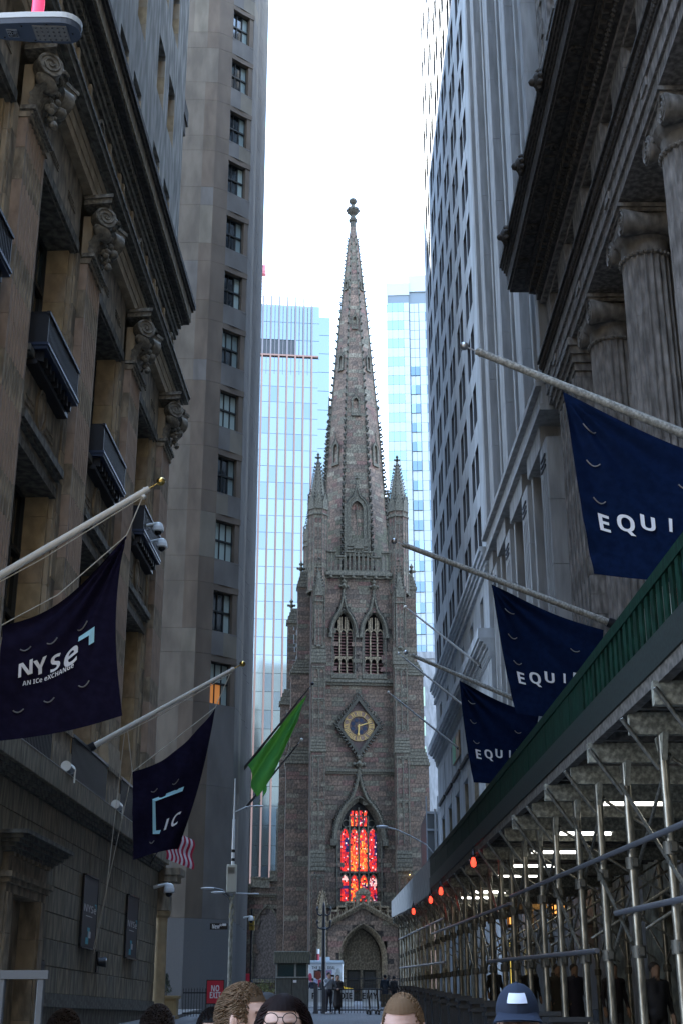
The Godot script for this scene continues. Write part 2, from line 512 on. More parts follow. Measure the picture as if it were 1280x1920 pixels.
func make_capital(parent: Node3D, at: Vector3) -> void:
	# about 1.75 wide, 2.1 tall, standing proud of the pilaster
	var g := group_part(parent, "capital", at)
	var m := M.new()
	m.bx(-0.82, 0.82, -0.08, 0.02, -0.25, 0.08); m.bx(-0.90, 0.90, 0.02, 0.14, -0.25, 0.16)
	part(g, "necking", m, mat.carved)
	m = M.new()
	m.prism_y(PackedVector2Array([Vector2(-0.70, 0.0), Vector2(0.70, 0.0), Vector2(0.70, -0.3), Vector2(-0.70, -0.3)]), 0.14, 1.55)
	for k in 9: m.bx(-0.66 + k * 0.15, -0.59 + k * 0.15, 0.2, 0.75, -0.05, 0.045)
	part(g, "bell", m, mat.tan_c)
	# abacus: concave front, horned corners, two steps
	for st in 2:
		m = M.new()
		var p := PackedVector2Array()
		var ex := 0.06 * st
		for k in 11:
			var f := k / 10.0
			p.push_back(Vector2(lerpf(-1.08 - ex, 1.08 + ex, f), 0.62 + ex - 0.34 * sin(f * PI)))
		p.push_back(Vector2(1.0 + ex, -0.25)); p.push_back(Vector2(-1.0 - ex, -0.25))
		m.prism_y(p, 1.78 + st * 0.17, 1.95 + st * 0.12)
		part(g, "abacus", m, mat.carved)
	# two big corner volutes, turned out to the corners
	for s in [-1.0, 1.0]:
		m = M.new()
		m.X = Transform3D(Basis(Vector3.UP, s * PI * 0.30), Vector3(s * 0.72, 1.42, 0.34))
		spiral(m, Vector3(0, 0, 0.16), 0.36, 2.2, 0.36, s)
		part(g, "volute", m, mat.carved)
	# shells and swelling pods under the volutes
	for s in [-1.0, 1.0]:
		m = M.new()
		m.X = Transform3D(Basis(Vector3(0, 0, 1), s * 0.5) * Basis(Vector3.UP, s * 0.5), Vector3(s * 0.62, 0.98, 0.28))
		m.ball(Vector3.ZERO, Vector3(0.36, 0.2, 0.24), 12, 8)
		for k in 7:
			var a := -1.2 + k * 0.4
			m.path([Vector3(-0.3, 0.02, 0.1), Vector3(sin(a) * 0.12, cos(a) * 0.14, 0.21), Vector3(0.33, 0.02, 0.08)], 0.018, 4)
		part(g, "shell", m, mat.carved)
	# leaves round the bell
	for k in 5:
		m = M.new()
		leaf(m, Transform3D(Basis(Vector3.UP, (k - 2) * 0.25), Vector3((k - 2) * 0.32, 0.16, 0.0)), 0.62 if k % 2 else 0.78, 0.34, 0.8)
		part(g, "leaf", m, mat.carved)
	# the hanging garland of fruit and leaves in the middle, with a rose at the top
	m = M.new()
	var r := RandomNumberGenerator.new()
	r.seed = 5
	for k in 26:
		var f := k / 26.0
		var w := 0.30 * sin(PI * (0.15 + 0.85 * f)) + 0.06
		m.ball(Vector3(r.randf_range(-w, w), 1.32 - 1.25 * f, 0.22 + r.randf_range(0, 0.16)), Vector3(1, 1, 1) * r.randf_range(0.055, 0.12), 8, 5)
	part(g, "garland", m, mat.carved)
	m = M.new()
	for k in 3: m.X = Transform3D(Basis.IDENTITY, Vector3(0, 1.72, 0.42 + 0.05 * k)); m.lathe([Vector2(0.26 - k * 0.08, -0.06), Vector2(0.28 - k * 0.08, 0.02), Vector2(0.20 - k * 0.07, 0.1)], 10)
	for k in 8: m.X = Transform3D(Basis(Vector3(0, 0, 1), k * TAU / 8), Vector3(0, 1.72, 0.48)); m.ball(Vector3(0, 0.16, 0), Vector3(0.075, 0.12, 0.06), 6, 4)
	part(g, "rosette", m, mat.carved)

func cartouche() -> M:
	var m := M.new()
	var o := PackedVector2Array(); var i := PackedVector2Array(); var i2 := PackedVector2Array()
	for k in 24:
		var a := TAU * k / 24
		o.push_back(Vector2(cos(a) * 0.55, sin(a) * 0.98)); i.push_back(Vector2(cos(a) * 0.45, sin(a) * 0.86)); i2.push_back(Vector2(cos(a) * 0.36, sin(a) * 0.76))
	band(m, o, i, 0.0, 0.14, false)
	band(m, i, i2, 0.0, 0.08, false)
	m.ball(Vector3(0, -0.05, 0.02), Vector3(0.26, 0.6, 0.13), 10, 8)
	m.ball(Vector3(0.06, 0.3, 0.06), Vector3(0.16, 0.2, 0.12), 8, 6)
	for k in 9: m.ball(Vector3(sin(k * 2.1) * 0.2, -0.6 + k * 0.13, 0.1), Vector3(0.07, 0.09, 0.06), 6, 4)
	m.path([Vector3(-0.22, -0.5, 0.1), Vector3(0.05, 0.1, 0.18), Vector3(0.2, 0.62, 0.1)], 0.03, 5)
	return m

func build_exchange() -> void:
	var b := thing("exchange_building", "tan stone exchange building with giant fluted pilasters, balconies and carved capitals", "building")
	b.transform = frame_of(-9, 0.039, true)
	var END := 52.75
	# core masses behind everything
	var m := M.new()
	m.bx(14, END - 0.3, -0.5, 31.0, -22, -1.9)
	m.bx(14, END, -0.5, 7.0, -1.9, -0.35)
	part(b, "core_wall", m, mat.tan_b)
	# --- base storey: ashlar blocks in seven courses, a doorway and two banners' worth of plain wall
	var door := [32.35, 34.75, 0.0, 4.42]
	var U0 := 26.0
	m = M.new()
	m.wall(14, U0, -0.5, 6.94, -0.35, 0.0, [])
	part(b, "base_wall", m, mat.base_b)
	for r in 7:
		var y0 := 2.32 + r * 0.66
		var u := U0 + (0.0 if r % 2 else 0.8)
		if r % 2 == 0: blk(b, "stone_block", U0, u - 0.016, y0, y0 + 0.648, -0.35, 0.0, mat.base_a, 0.012)
		while u < END - 0.05:
			var w := minf(1.62 + rng.randf_range(-0.22, 0.22), END - u)
			if END - (u + w) < 0.7: w = END - u
			var segs := [[u, u + w]]
			if y0 < 5.3 and u + w > 31.7 and u < 35.4:
				segs = []
				if u < 31.7: segs.push_back([u, 31.7])
				if u + w > 35.4: segs.push_back([35.4, u + w])
			for s in segs:
				if s[1] - s[0] > 0.1:
					blk(b, "stone_block", s[0], s[1] - 0.014, y0, y0 + 0.648, -0.35, rng.randf_range(-0.004, 0.006), [mat.base_a, mat.base_b, mat.base_c][rng.randi() % 3], 0.012)
			u += w
	# plinth and its mouldings
	m = M.new()
	m.wall(14, END + 0.08, -0.5, 1.98, -0.35, 0.10, [[31.7, 35.4, -1, 2.4]])
	part(b, "plinth", m, mat.plinth)
	m = M.new()
	m.wall(14, END + 0.12, 1.98, 2.06, -0.35, 0.17, [[31.7, 35.4, -1, 2.4]])
	m.wall(14, END + 0.06, 2.06, 2.16, -0.35, 0.11, [[31.7, 35.4, -1, 2.4]])
	m.wall(14, END + 0.03, 2.16, 2.32, -0.35, 0.05, [[31.7, 35.4, -1, 2.4]])
	part(b, "base_moulding", m, mat.plinth)
	# --- doorway with a hood
	var dr := group_part(b, "doorway")
	for s in [[31.7, 32.35], [34.75, 35.4]]:
		for k in 5:
			var y0 := -0.2 + k * 0.93
			blk(dr, "jamb_stone", s[0], s[1], y0, minf(y0 + 0.92, 4.42), -0.9, 0.10, mat.tan_c if k % 2 else mat.tan, 0.015)
			var ins: float = 0.1
			blk(dr, "jamb_fillet", s[0] + ins, s[1] - ins, y0, minf(y0 + 0.92, 4.42), 0.10, 0.16, mat.tan, 0.01)
	m = M.new()
	m.bx(31.7, 35.4, 4.42, 4.62, -0.9, 0.12); m.bx(31.62, 35.48, 4.62, 4.74, -0.3, 0.2); m.bx(31.55, 35.55, 4.74, 4.86, -0.3, 0.28)
	m.bx(31.75, 35.35, 4.86, 5.30, -0.3, 0.12)
	part(dr, "lintel", m, mat.tan)
	m = M.new()
	for k in 5: m.bx(31.5 - k * 0.07, 35.6 + k * 0.07, 5.30 + k * 0.09, 5.39 + k * 0.09, -0.2, 0.22 + k * 0.11)
	part(dr, "door_hood", m, mat.cornice_dark)
	for k in 9: blk(dr, "dentil", 31.7 + k * 0.42, 31.9 + k * 0.42, 5.21, 5.30, 0.1, 0.24, mat.tan_b)
	m = M.new()
	m.bx(32.35, 34.75, 0, 4.42, -0.95, -0.85)
	part(dr, "door_leaf", m, mat.void)
	m = M.new()
	m.bx(33.5, 33.6, 0, 3.35, -0.85, -0.78); m.bx(32.35, 34.75, 3.3, 3.4, -0.85, -0.76); m.bx(32.35, 32.47, 0, 4.42, -0.85, -0.78); m.bx(34.63, 34.75, 0, 4.42, -0.85, -0.78)
	part(dr, "door_frame", m, mat.iron)
	# --- ledge between base and order
	m = M.new()
	m.bx(14, END + 0.1, 6.94, 7.02, -0.35, 0.08); m.bx(14, END + 0.16, 7.02, 7.12, -0.35, 0.15); m.bx(14, END + 0.22, 7.12, 7.24, -0.35, 0.22)
	part(b, "bed_moulding", m, mat.cornice_dark)
	var u := 14.0
	while u < END:
		var w := minf(2.1 + rng.randf_range(-0.3, 0.3), END + 0.34 - u)
		blk(b, "ledge_stone", u, u + w - 0.012, 7.24, 7.80, -0.35, 0.34, [mat.base_c, mat.tan_b, mat.base_a][rng.randi() % 3], 0.015)
		u += w
	# lead flashing along the ledge
	m = M.new()
	m.bx(14, END + 0.34, 7.80, 7.815, 0.1, 0.345)
	part(b, "flashing", m, plain("lead", 0.45, 0.45, 0.44, 0.5))
	# --- giant order
	var shaft := M.new()
	var pf := PackedVector2Array([Vector2(-0.875, -0.5)])
	pf.push_back(Vector2(-0.875, 0.0))
	for k in 7:
		var c0 := -0.66 + k * 0.22
		pf.push_back(Vector2(c0 - 0.07, 0.0)); pf.push_back(Vector2(c0 - 0.05, -0.045)); pf.push_back(Vector2(c0 + 0.05, -0.045)); pf.push_back(Vector2(c0 + 0.07, 0.0))
	pf.push_back(Vector2(0.875, 0.0)); pf.push_back(Vector2(0.875, -0.5))
	shaft.prism_y(pf, -0.465, 0.465)
	var shaft_mesh := shaft.mesh()
	var proto: Node3D = null
	for i in range(-1, 4):
		var c := 29.06 + i * 7.03
		if i == 3: c = 49.88
		for k in 14:
			part(b, "shaft_stone", shaft_mesh, mat.tan_red if k % 3 else mat.tan, Vector3(c, 10.35 + k * 0.94, 0))
		# wall strip beside the pilaster (towards the camera), built of smooth blocks
		for s in [-1.0, 1.0]:
			for k in 15:
				var y0 := 9.2 + k * 0.94
				blk(b, "pier_stone", c + s * 0.875, c + s * 1.30, y0, y0 + 0.928, -1.0, -0.25 + 0.004 * (k % 3), [mat.tan_c, mat.tan, mat.tan_b][(k + i + 4) % 3], 0.008)
		# pedestal
		m = M.new()
		m.bx(c - 1.05, c + 1.05, 7.80, 8.55, -0.8, 0.10); m.bx(c - 1.0, c + 1.0, 8.55, 9.0, -0.8, 0.06)
		m.bx(c - 1.06, c + 1.06, 9.0, 9.12, -0.8, 0.12)
		part(b, "pedestal", m, mat.tan)
		m = M.new()
		for k in 3: m.bx(c - 1.02 + k * 0.045, c + 1.02 - k * 0.045, 9.12 + k * 0.26, 9.38 + k * 0.26, -0.8, 0.09 - k * 0.03)
		part(b, "pilaster_base", m, mat.tan_c)
		make_capital(b, Vector3(c, 23.22, 0.02))
		m = M.new()
		m.bx(c - 0.9, c + 0.9, 23.0, 23.16, -0.5, 0.06)
		part(b, "astragal", m, mat.tan)
	# --- bays between the pilasters
	for i in range(-1, 3):
		var c := 32.57 + i * 7.03
		var lo := c - 2.2; var hi := c + 2.2
		var a0 := c - 1.92; var a1 := c + 1.92
		if i == 2: a0 = c - 1.92; a1 = c + 1.6
		# jambs: a moulded frame and deep warm reveal blocks
		for s in [0, 1]:
			var e: float = a0 if s == 0 else a1
			var dir := -1.0 if s == 0 else 1.0
			for k in 16:
				var y0 := 7.9 + k * 0.955
				if y0 > 15.0 and y0 < 17.6: continue
				var top := minf(y0 + 0.943, 23.1)
				if top - y0 < 0.1: continue
				blk(b, "reveal_stone", e - dir * 0.02, e + dir * 0.30, y0, top, -1.35, -0.42, mat.tan_warm if (k + s) % 3 else mat.tan_warm_b, 0.006)
				blk(b, "jamb_moulding", e + dir * 0.14, e + dir * 0.36, y0, top, -1.0, -0.30, mat.tan_c, 0.02)
		# head of the upper window, with a sunk soffit
		m = M.new()
		m.bx(lo, hi, 23.1, 23.42, -1.35, -0.18); m.bx(lo + 0.1, hi - 0.1, 23.0, 23.1, -1.2, -0.26)
		part(b, "window_head", m, mat.cornice_dark)
		m = M.new()
		m.bx(lo, hi, 23.42, 25.3, -1.35, -0.22)
		for k in 3: m.bx(c - 1.5 + k * 0.12, c - 0.6, 24.0 + k * 0.1, 24.03 + k * 0.1, -0.22, -0.19); m.bx(c + 0.6, c + 1.5 - k * 0.12, 24.0 + k * 0.1, 24.03 + k * 0.1, -0.22, -0.19)
		part(b, "frieze_panel", m, mat.tan_b)
		# spandrel between the two windows
		m = M.new()
		m.bx(lo, hi, 15.35, 17.75, -1.3, -0.30)
		part(b, "spandrel", m, mat.tan_b)
		m = M.new()
		m.bx(lo + 0.15, hi - 0.15, 15.15, 15.42, -1.3, -0.24); m.bx(lo + 0.1, hi - 0.1, 15.75, 15.98, -0.5, -0.08); m.bx(lo + 0.1, hi - 0.1, 15.65, 15.75, -0.5, -0.18)
		m.bx(lo + 0.1, hi - 0.1, 17.62, 17.80, -0.5, -0.10)
		part(b, "spandrel_moulding", m, mat.cornice_dark)
		m = M.new()
		m.X = Transform3D(Basis.IDENTITY, Vector3(c, 16.85, -0.30))
		var ring := PackedVector2Array(); var ring2 := PackedVector2Array()
		for k in 18: ring.push_back(Vector2(cos(TAU * k / 18) * 0.46, sin(TAU * k / 18) * 0.62)); ring2.push_back(Vector2(cos(TAU * k / 18) * 0.38, sin(TAU * k / 18) * 0.53))
		band(m, ring, ring2, 0, 0.07, false)
		m.ball(Vector3.ZERO, Vector3(0.33, 0.47, 0.09), 14, 8)
		for s in [-1.0, 1.0]:
			for k in 2: m.box(Vector3(s * 1.05, -0.35 + k * 0.2, 0.0), Vector3(0.75, 0.05, 0.05))
		part(b, "medallion", m, mat.tan)
		# windows: frames and panes, upper and lower
		for y in [[18.2, 23.05], [8.2, 15.2]]:
			var w := group_part(b, "window")
			m = M.new()
			var nx := 4
			for k in nx + 1: m.box(Vector3(lerpf(a0, a1, float(k) / nx), (y[0] + y[1]) / 2, -1.12), Vector3(0.11 if k % 2 else 0.15, y[1] - y[0], 0.14))
			var ny := 3 if y[0] > 15 else 4
			for k in ny + 1: m.box(Vector3((a0 + a1) / 2, lerpf(y[0], y[1], float(k) / ny), -1.11), Vector3(a1 - a0, 0.14, 0.12))
			part(w, "frame", m, mat.frame_dark)
			for kx in nx:
				for ky in ny:
					var gl: Material = mat.glass_dark
					if y[0] < 15 and rng.randf() < 0.35: gl = stone("curtain_green", 0.16, 0.15, 0.085, Vector3(2, 0.1, 2), "streak", false, 0.25, 0.0)
					elif rng.randf() < 0.15: gl = mat.glass_blue
					blk(w, "pane", lerpf(a0, a1, (kx + 0.03) / nx), lerpf(a0, a1, (kx + 0.97) / nx), lerpf(y[0], y[1], (ky + 0.02) / ny), lerpf(y[0], y[1], (ky + 0.98) / ny), -1.17, -1.15, gl)
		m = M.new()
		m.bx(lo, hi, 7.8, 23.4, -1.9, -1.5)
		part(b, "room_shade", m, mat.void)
		# upper balcony on brackets
		var bal := group_part(b, "balcony")
		m = M.new()
		m.bx(c - 1.75, c + 1.75, 17.82, 17.92, -0.5, 0.24); m.bx(c - 1.78, c + 1.78, 17.92, 18.0, -0.4, 0.27)
		part(bal, "balcony_floor", m, mat.iron_blue)
		m = M.new()
		for k in 9: m.bx(c - 1.6 + k * 0.38, c - 1.5 + k * 0.38, 17.55, 17.82, -0.4, 0.12)
		m.bx(c - 1.7, c + 1.7, 17.42, 17.56, -0.4, 0.0)
		part(bal, "bracket", m, mat.iron)
		m = M.new()
		m.bx(c - 1.75, c + 1.75, 18.84, 18.92, 0.16, 0.25)
		for s in [-1.72, 1.66]: m.bx(c + s, c + s + 0.06, 18.0, 18.9, -0.35, 0.22); m.bx(c + s, c + s + 0.06, 18.84, 18.92, -0.35, 0.16)
		part(bal, "handrail", m, mat.iron)
		for k in 30: blk(bal, "baluster", c - 1.70 + k * 0.116, c - 1.672 + k * 0.116, 18.0, 18.86, 0.185, 0.215, mat.iron)
		# railing on the ledge in front of the lower window
		var rl := group_part(b, "ledge_railing")
		m = M.new()
		m.bx(c - 2.4, c + 2.4, 9.05, 9.13, 0.02, 0.12); m.bx(c - 2.4, c + 2.4, 7.92, 7.98, 0.04, 0.10)
		part(rl, "handrail", m, mat.iron)
		for k in 34: blk(rl, "baluster", c - 2.36 + k * 0.142, c - 2.32 + k * 0.142, 7.82, 9.06, 0.05, 0.09, mat.iron)
	# --- entablature
	m = M.new()
	m.bx(14, END - 0.75, 25.30, 25.62, -1.4, 0.05); m.bx(14, END - 0.72, 25.62, 25.98, -1.4, 0.09); m.bx(14, END - 0.70, 25.98, 26.28, -1.4, 0.13)
	part(b, "architrave", m, mat.tan_c)
	m = M.new()
	m.bx(14, END - 0.6, 26.28, 26.36, -1.4, 0.22); m.bx(14, END - 0.45, 26.36, 26.62, -1.4, 0.42); m.bx(14, END - 0.40, 26.62, 26.72, -1.4, 0.48)
	part(b, "string_cornice", m, mat.cornice_dark)
	# --- attic storey
	var holes := []
	for i in range(-2, 3):
		var c := 32.57 + i * 7.03
		for s in [-1.15, 1.15]: holes.push_back([c + s - 0.62, c + s + 0.62, 26.9, 28.72])
	m = M.new()
	m.wall(14, END - 1.4, 26.72, 29.06, -1.0, -0.22, holes)
	part(b, "attic_wall", m, mat.tan)
	for h in holes:
		if h[1] < 25 or h[1] > END - 1.5: continue
		var w := group_part(b, "attic_window")
		blk(w, "pane", h[0], h[1], h[2], h[3], -1.02, -0.95, mat.glass_dark)
		for s in [[h[0] - 0.10, h[0] + 0.02], [h[1] - 0.02, h[1] + 0.10]]: blk(w, "jamb", s[0], s[1], h[2], h[3] + 0.05, -0.9, -0.15, mat.tan_warm_b, 0.01)
		for s in [[h[0] - 0.32, h[0] - 0.13], [h[1] + 0.13, h[1] + 0.32]]: blk(w, "strip", s[0], s[1], 26.8, 29.0, -0.3, -0.12, mat.tan_c, 0.02)
	var ct := cartouche().mesh()
	for i in range(-1, 4):
		part(b, "cartouche", ct, mat.carved, Vector3(36.09 + (i - 1) * 7.03 if i < 3 else 50.4, 27.85, -0.22))
	# --- dentil cornice
	m = M.new()
	m.bx(14, END - 1.30, 29.06, 29.30, -1.0, -0.10); m.bx(14, END - 1.25, 29.30, 29.52, -1.0, -0.02)
	part(b, "cornice_bed", m, mat.cornice_dark)
	m = M.new()
	m.bx(14, 26, 29.56, 29.86, -1.0, 0.06)
	part(b, "dentil_band", m, mat.cornice_dark)
	var dn := bm(Vector3(0.17, 0.30, 0.5))
	u = 26.0
	while u < END - 1.3:
		part(b, "dentil", dn, mat.cornice_dark, Vector3(u + 0.085, 29.70, -0.15))
		u += 0.29
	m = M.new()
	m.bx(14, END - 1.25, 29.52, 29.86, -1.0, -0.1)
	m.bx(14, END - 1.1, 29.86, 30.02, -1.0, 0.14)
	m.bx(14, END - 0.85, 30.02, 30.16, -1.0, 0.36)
	part(b, "cornice_soffit", m, mat.shade_stone)
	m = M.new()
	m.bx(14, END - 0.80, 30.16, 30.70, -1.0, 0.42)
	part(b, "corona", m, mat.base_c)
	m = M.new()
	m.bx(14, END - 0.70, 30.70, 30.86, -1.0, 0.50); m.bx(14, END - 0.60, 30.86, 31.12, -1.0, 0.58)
	part(b, "cornice_crown", m, mat.shade_stone)
	# --- the tall upper wall with slot windows
	holes = []
	for row in 9:
		for cc in [18.0, 20.5, 24.7, 27.2, 31.4, 33.9, 38.1, 40.6, 44.8, 47.35]:
			holes.push_back([cc, cc + 1.5, 31.75 + row * 5.28, 34.5 + row * 5.28])
	m = M.new()
	m.wall(14, END - 1.45, 31.1, 110.0, -1.1, -0.22, holes)
	part(b, "upper_wall", m, mat.upper_grey)
	m = M.new()
	m.bx(14, END - 1.6, 31.0, 109.5, -24, -1.35)
	part(b, "upper_core", m, mat.upper_grey)
	for h in holes:
		if h[2] > 50 or h[0] < 23: continue
		var w := group_part(b, "slot_window")
		blk(w, "pane", h[0], h[1], h[2], h[3], -1.0, -0.94, mat.glass_dark)
		for k in 3:
			var y0: float = h[2] + k * 0.834
			blk(w, "reveal_stone", h[1] - 0.03, h[1] + 0.02, y0, y0 + 0.825, -0.9, -0.215, mat.tan_warm if k % 2 else mat.tan_c)
		blk(w, "mullion", h[1] - 0.16, h[1] - 0.1, h[2], h[3], -0.95, -0.7, mat.tan_red)
	# a cornice that turns the corner into the side street
	m = M.new()
	for k in 4: m.bx(END - 1.5, END - 0.6 + k * 0.3, 39.0 + k * 0.75, 39.8 + k * 0.75, -8, -0.5 + k * 0.06)
	part(b, "return_cornice", m, mat.shade_stone)

# --- the limestone tower beyond the side street ----------------------------------------------------------------------
func build_limestone_tower() -> void:
	var b := thing("limestone_tower", "tall grey brown limestone tower with a single column of windows and fluted corner", "building")
	# plan of the folded wall, from the side street to the far corner: x, depth
	var pl := [Vector2(-40, 65.2), Vector2(-8.95, 66.0), Vector2(-8.1, 66.0), Vector2(-7.39, 66.05), Vector2(-6.62, 66.5), Vector2(-6.05, 66.95), Vector2(-5.42, 67.55), Vector2(-5.27, 68.6), Vector2(-5.22, 69.6),
		Vector2(-5.42, 69.75), Vector2(-5.12, 71.2), Vector2(-5.36, 71.35), Vector2(-5.10, 73.0), Vector2(-5.36, 73.2), Vector2(-5.08, 75.6), Vector2(-5.45, 75.9), Vector2(-5.35, 79.5), Vector2(-5.9, 80.0), Vector2(-6.9, 100.0), Vector2(-40, 101.0)]
	var TOP := 80.0
	# window bays: on the fold between points 4 and 6
	var A: Vector2 = pl[4]; var B: Vector2 = pl[6]
	var m := M.new()
	var poly := PackedVector2Array()
	for i in pl.size():
		var p: Vector2 = pl[i]
		poly.push_back(Vector2(p.x - (0.55 if i >= 4 and i < 19 else 0.0), -(p.y + (0.5 if i > 0 and i < 9 else (0.0 if i < 17 else -0.4)))))
	m.prism_y(poly, -0.5, TOP)
	part(b, "core_wall", m, mat.lime_e)
	# facing: tall panels of stone, course by course, each a block between two plan points
	var rows := [60.42, 56.72, 52.9, 49.35, 45.59, 41.91, 38.2, 34.4, 30.54, 26.8, 22.9, 19.12]
	var cuts := [-0.5, 6.2]
	for r in rows: cuts.push_back(r - 2.52); cuts.push_back(r)
	for k in 4: cuts.push_back(64.1 - 2.52 + k * 3.7); cuts.push_back(64.1 + k * 3.7)
	cuts.push_back(12.5); cuts.push_back(TOP)
	cuts.sort()
	for i in range(0, pl.size() - 1):
		var P: Vector2 = pl[i]; var Q: Vector2 = pl[i + 1]
		var d := (Q - P)
		var L := d.length()
		var yaw := atan2(d.y, d.x)
		var is_win := i == 4 or i == 5
		for j in cuts.size() - 1:
			var y0: float = cuts[j]; var y1: float = cuts[j + 1]
			if y1 - y0 < 0.05: continue
			var window_row := false
			for r in rows: if absf(y1 - r) < 0.01: window_row = true
			for k in 4: if absf(y1 - (64.1 + k * 3.7)) < 0.01: window_row = true
			if is_win and window_row: continue
			var ms: Array = [mat.lime_a, mat.lime_b, mat.lime_c, mat.lime_d, mat.lime_e]
			var pick: int = [0, 0, 1, 1, 2, 2, 2, 0, 2][i] if i < 9 else 2
			if i >= 1 and i < 4 and rng.randf() < 0.3: pick = rng.randi() % 5
			elif i >= 4 and i < 7 and rng.randf() < 0.12: pick = 3
			var mt: Material = ms[pick]
			if y1 <= 6.3: mt = mat.lime_granite
			var o := blk(b, "stone_panel", 0.0, L, y0, y1 - 0.012, -0.35, 0.0, mt)
			# the panel's own axes: x along the wall, z out of it
			var bs := Basis(Vector3(cos(yaw), 0, -sin(yaw)), Vector3.UP, Vector3(sin(yaw), 0, cos(yaw)))
			o.transform = Transform3D(bs, Vector3(P.x, 0, -P.y) + bs * o.position)
	# windows on the fold
	var all_rows := rows.duplicate()
	for k in 4: all_rows.push_back(64.1 + k * 3.7)
	var d2 := B - A
	var yw := atan2(d2.y, d2.x)
	var bs2 := Basis(Vector3(cos(yw), 0, -sin(yw)), Vector3.UP, Vector3(sin(yw), 0, cos(yw)))
	var LW := d2.length()
	var n := 0
	for r in all_rows:
		var y1: float = r; var y0: float = r - 2.52
		var w := group_part(b, "window")
		w.transform = Transform3D(bs2, Vector3(A.x, 0, -A.y))
		var x0 := 0.06; var x1 := LW - 0.30
		# sloping hood, reveal, sash bars, panes
		var h := M.new()
		h.X = Transform3D.IDENTITY
		h.prism_y(PackedVector2Array([Vector2(-0.02, 0.0), Vector2(LW * 0.5, -0.02), Vector2(LW + 0.02, 0.02), Vector2(LW - 0.2, -0.35), Vector2(0.1, -0.35)]), y1 - 0.34, y1)
		part(w, "lintel", h, mat.lime_b)
		blk(w, "reveal", x1, LW, y0, y1 - 0.34, -0.5, -0.04, mat.lime_b)
		blk(w, "reveal", 0.0, x0, y0, y1 - 0.34, -0.5, -0.06, mat.lime_c)
		blk(w, "sill", 0.0, LW, y0 - 0.1, y0, -0.4, 0.02, mat.lime_c)
		var fr := M.new()
		for k in 4: fr.box(Vector3(lerpf(x0, x1, k / 3.0), (y0 + y1 - 0.34) / 2, -0.30), Vector3(0.05, y1 - y0 - 0.34, 0.06))
		var ym := lerpf(y0, y1 - 0.34, 0.52)
		for yy in [y0 + 0.03, ym, y1 - 0.37]: fr.box(Vector3((x0 + x1) / 2, yy, -0.29), Vector3(x1 - x0, 0.10 if yy == ym else 0.06, 0.08))
		part(w, "sash", fr, mat.frame_dark)
		for k in 3:
			for s in 2:
				var g: Material = mat.glass_dark
				var mode: int = [0, 0, 0, 1, 0, 1, 2, 3, 0, 3, 1, 4, 0, 0, 0, 0][n]
				if mode == 3: g = mat.blind
				elif mode == 1 and k == 2: g = mat.blind
				elif mode == 2 and (k == 2 or s == 1): g = mat.blind_b
				elif mode == 4: g = mat.blind if (s == 1 or k == 2) else glow("lamp_room", 0.8, 0.30, 0.08, 0.05)
				elif k == 2: g = mat.blind_b
				blk(w, "pane", lerpf(x0, x1, k / 3.0) + 0.02, lerpf(x0, x1, (k + 1) / 3.0) - 0.02, y0 if s == 0 else ym, ym if s == 0 else y1 - 0.34, -0.36, -0.34, g)
		n += 1
	# small white camera on the fluted corner
	var cm := thing("security_camera", "small white security camera on the fluted corner of the limestone tower", "camera", Vector3(-5.02, 6.55, -73.0), 0.0, "security cameras")
	camera_parts(cm, 0.45)

func camera_parts(t: Node3D, s: float) -> void:
	# a wall arm that carries a white dome camera; arm runs along +x from the wall
	var m := M.new()
	m.cyl(Vector3(-0.10, 0.12, 0) * s / 0.45, Vector3(0.30, 0.22, 0) * s / 0.45, 0.05 * s / 0.45, 0.035 * s / 0.45, 8)
	part(t, "arm", m, mat.white_plastic)
	m = M.new()
	m.X = Transform3D(Basis.IDENTITY.scaled(Vector3.ONE * s), Vector3(0.32 * s / 0.45, 0, 0))
	m.lathe([Vector2(0.0, -0.06), Vector2(0.30, -0.06), Vector2(0.33, 0.0), Vector2(0.31, 0.2), Vector2(0.24, 0.42), Vector2(0.1, 0.52), Vector2(0, 0.53)], 14)
	part(t, "housing", m, mat.white_plastic)
	m = M.new()
	m.X = Transform3D(Basis.IDENTITY.scaled(Vector3.ONE * s), Vector3(0.32 * s / 0.45, -0.06 * s, 0))
	m.ball(Vector3.ZERO, Vector3(0.22, 0.24, 0.22), 12, 8)
	part(t, "lens_dome", m, mat.black_plastic)

# --- right side: building with the giant columns ---------------------------------------------------------------------
func ru(m: M, u0: float, u1: float, y0: float, y1: float, w0: float, w1: float) -> void:
	m.bx(-u1, -u0, y0, y1, w0, w1)

func rb(parent: Node, called: String, u0: float, u1: float, y0: float, y1: float, w0: float, w1: float, mt: Material, k := 0.0) -> MeshInstance3D:
	return blk(parent, called, -u1, -u0, y0, y1, w0, w1, mt, k)

func fluted_drum(r: float, h: float, nf := 22) -> Mesh:
	var m := M.new()
	var p := PackedVector2Array()
	for k in nf:
		var a := TAU * k / nf
		var st := TAU / nf
		for f in [[0.0, 1.0], [0.16, 1.0], [0.32, 0.945], [0.58, 0.915], [0.84, 0.945]]:
			p.push_back(Vector2(cos(a + st * f[0]), sin(a + st * f[0])) * r * f[1])
	m.prism_y(p, 0.006, h - 0.006)
	return m.mesh()

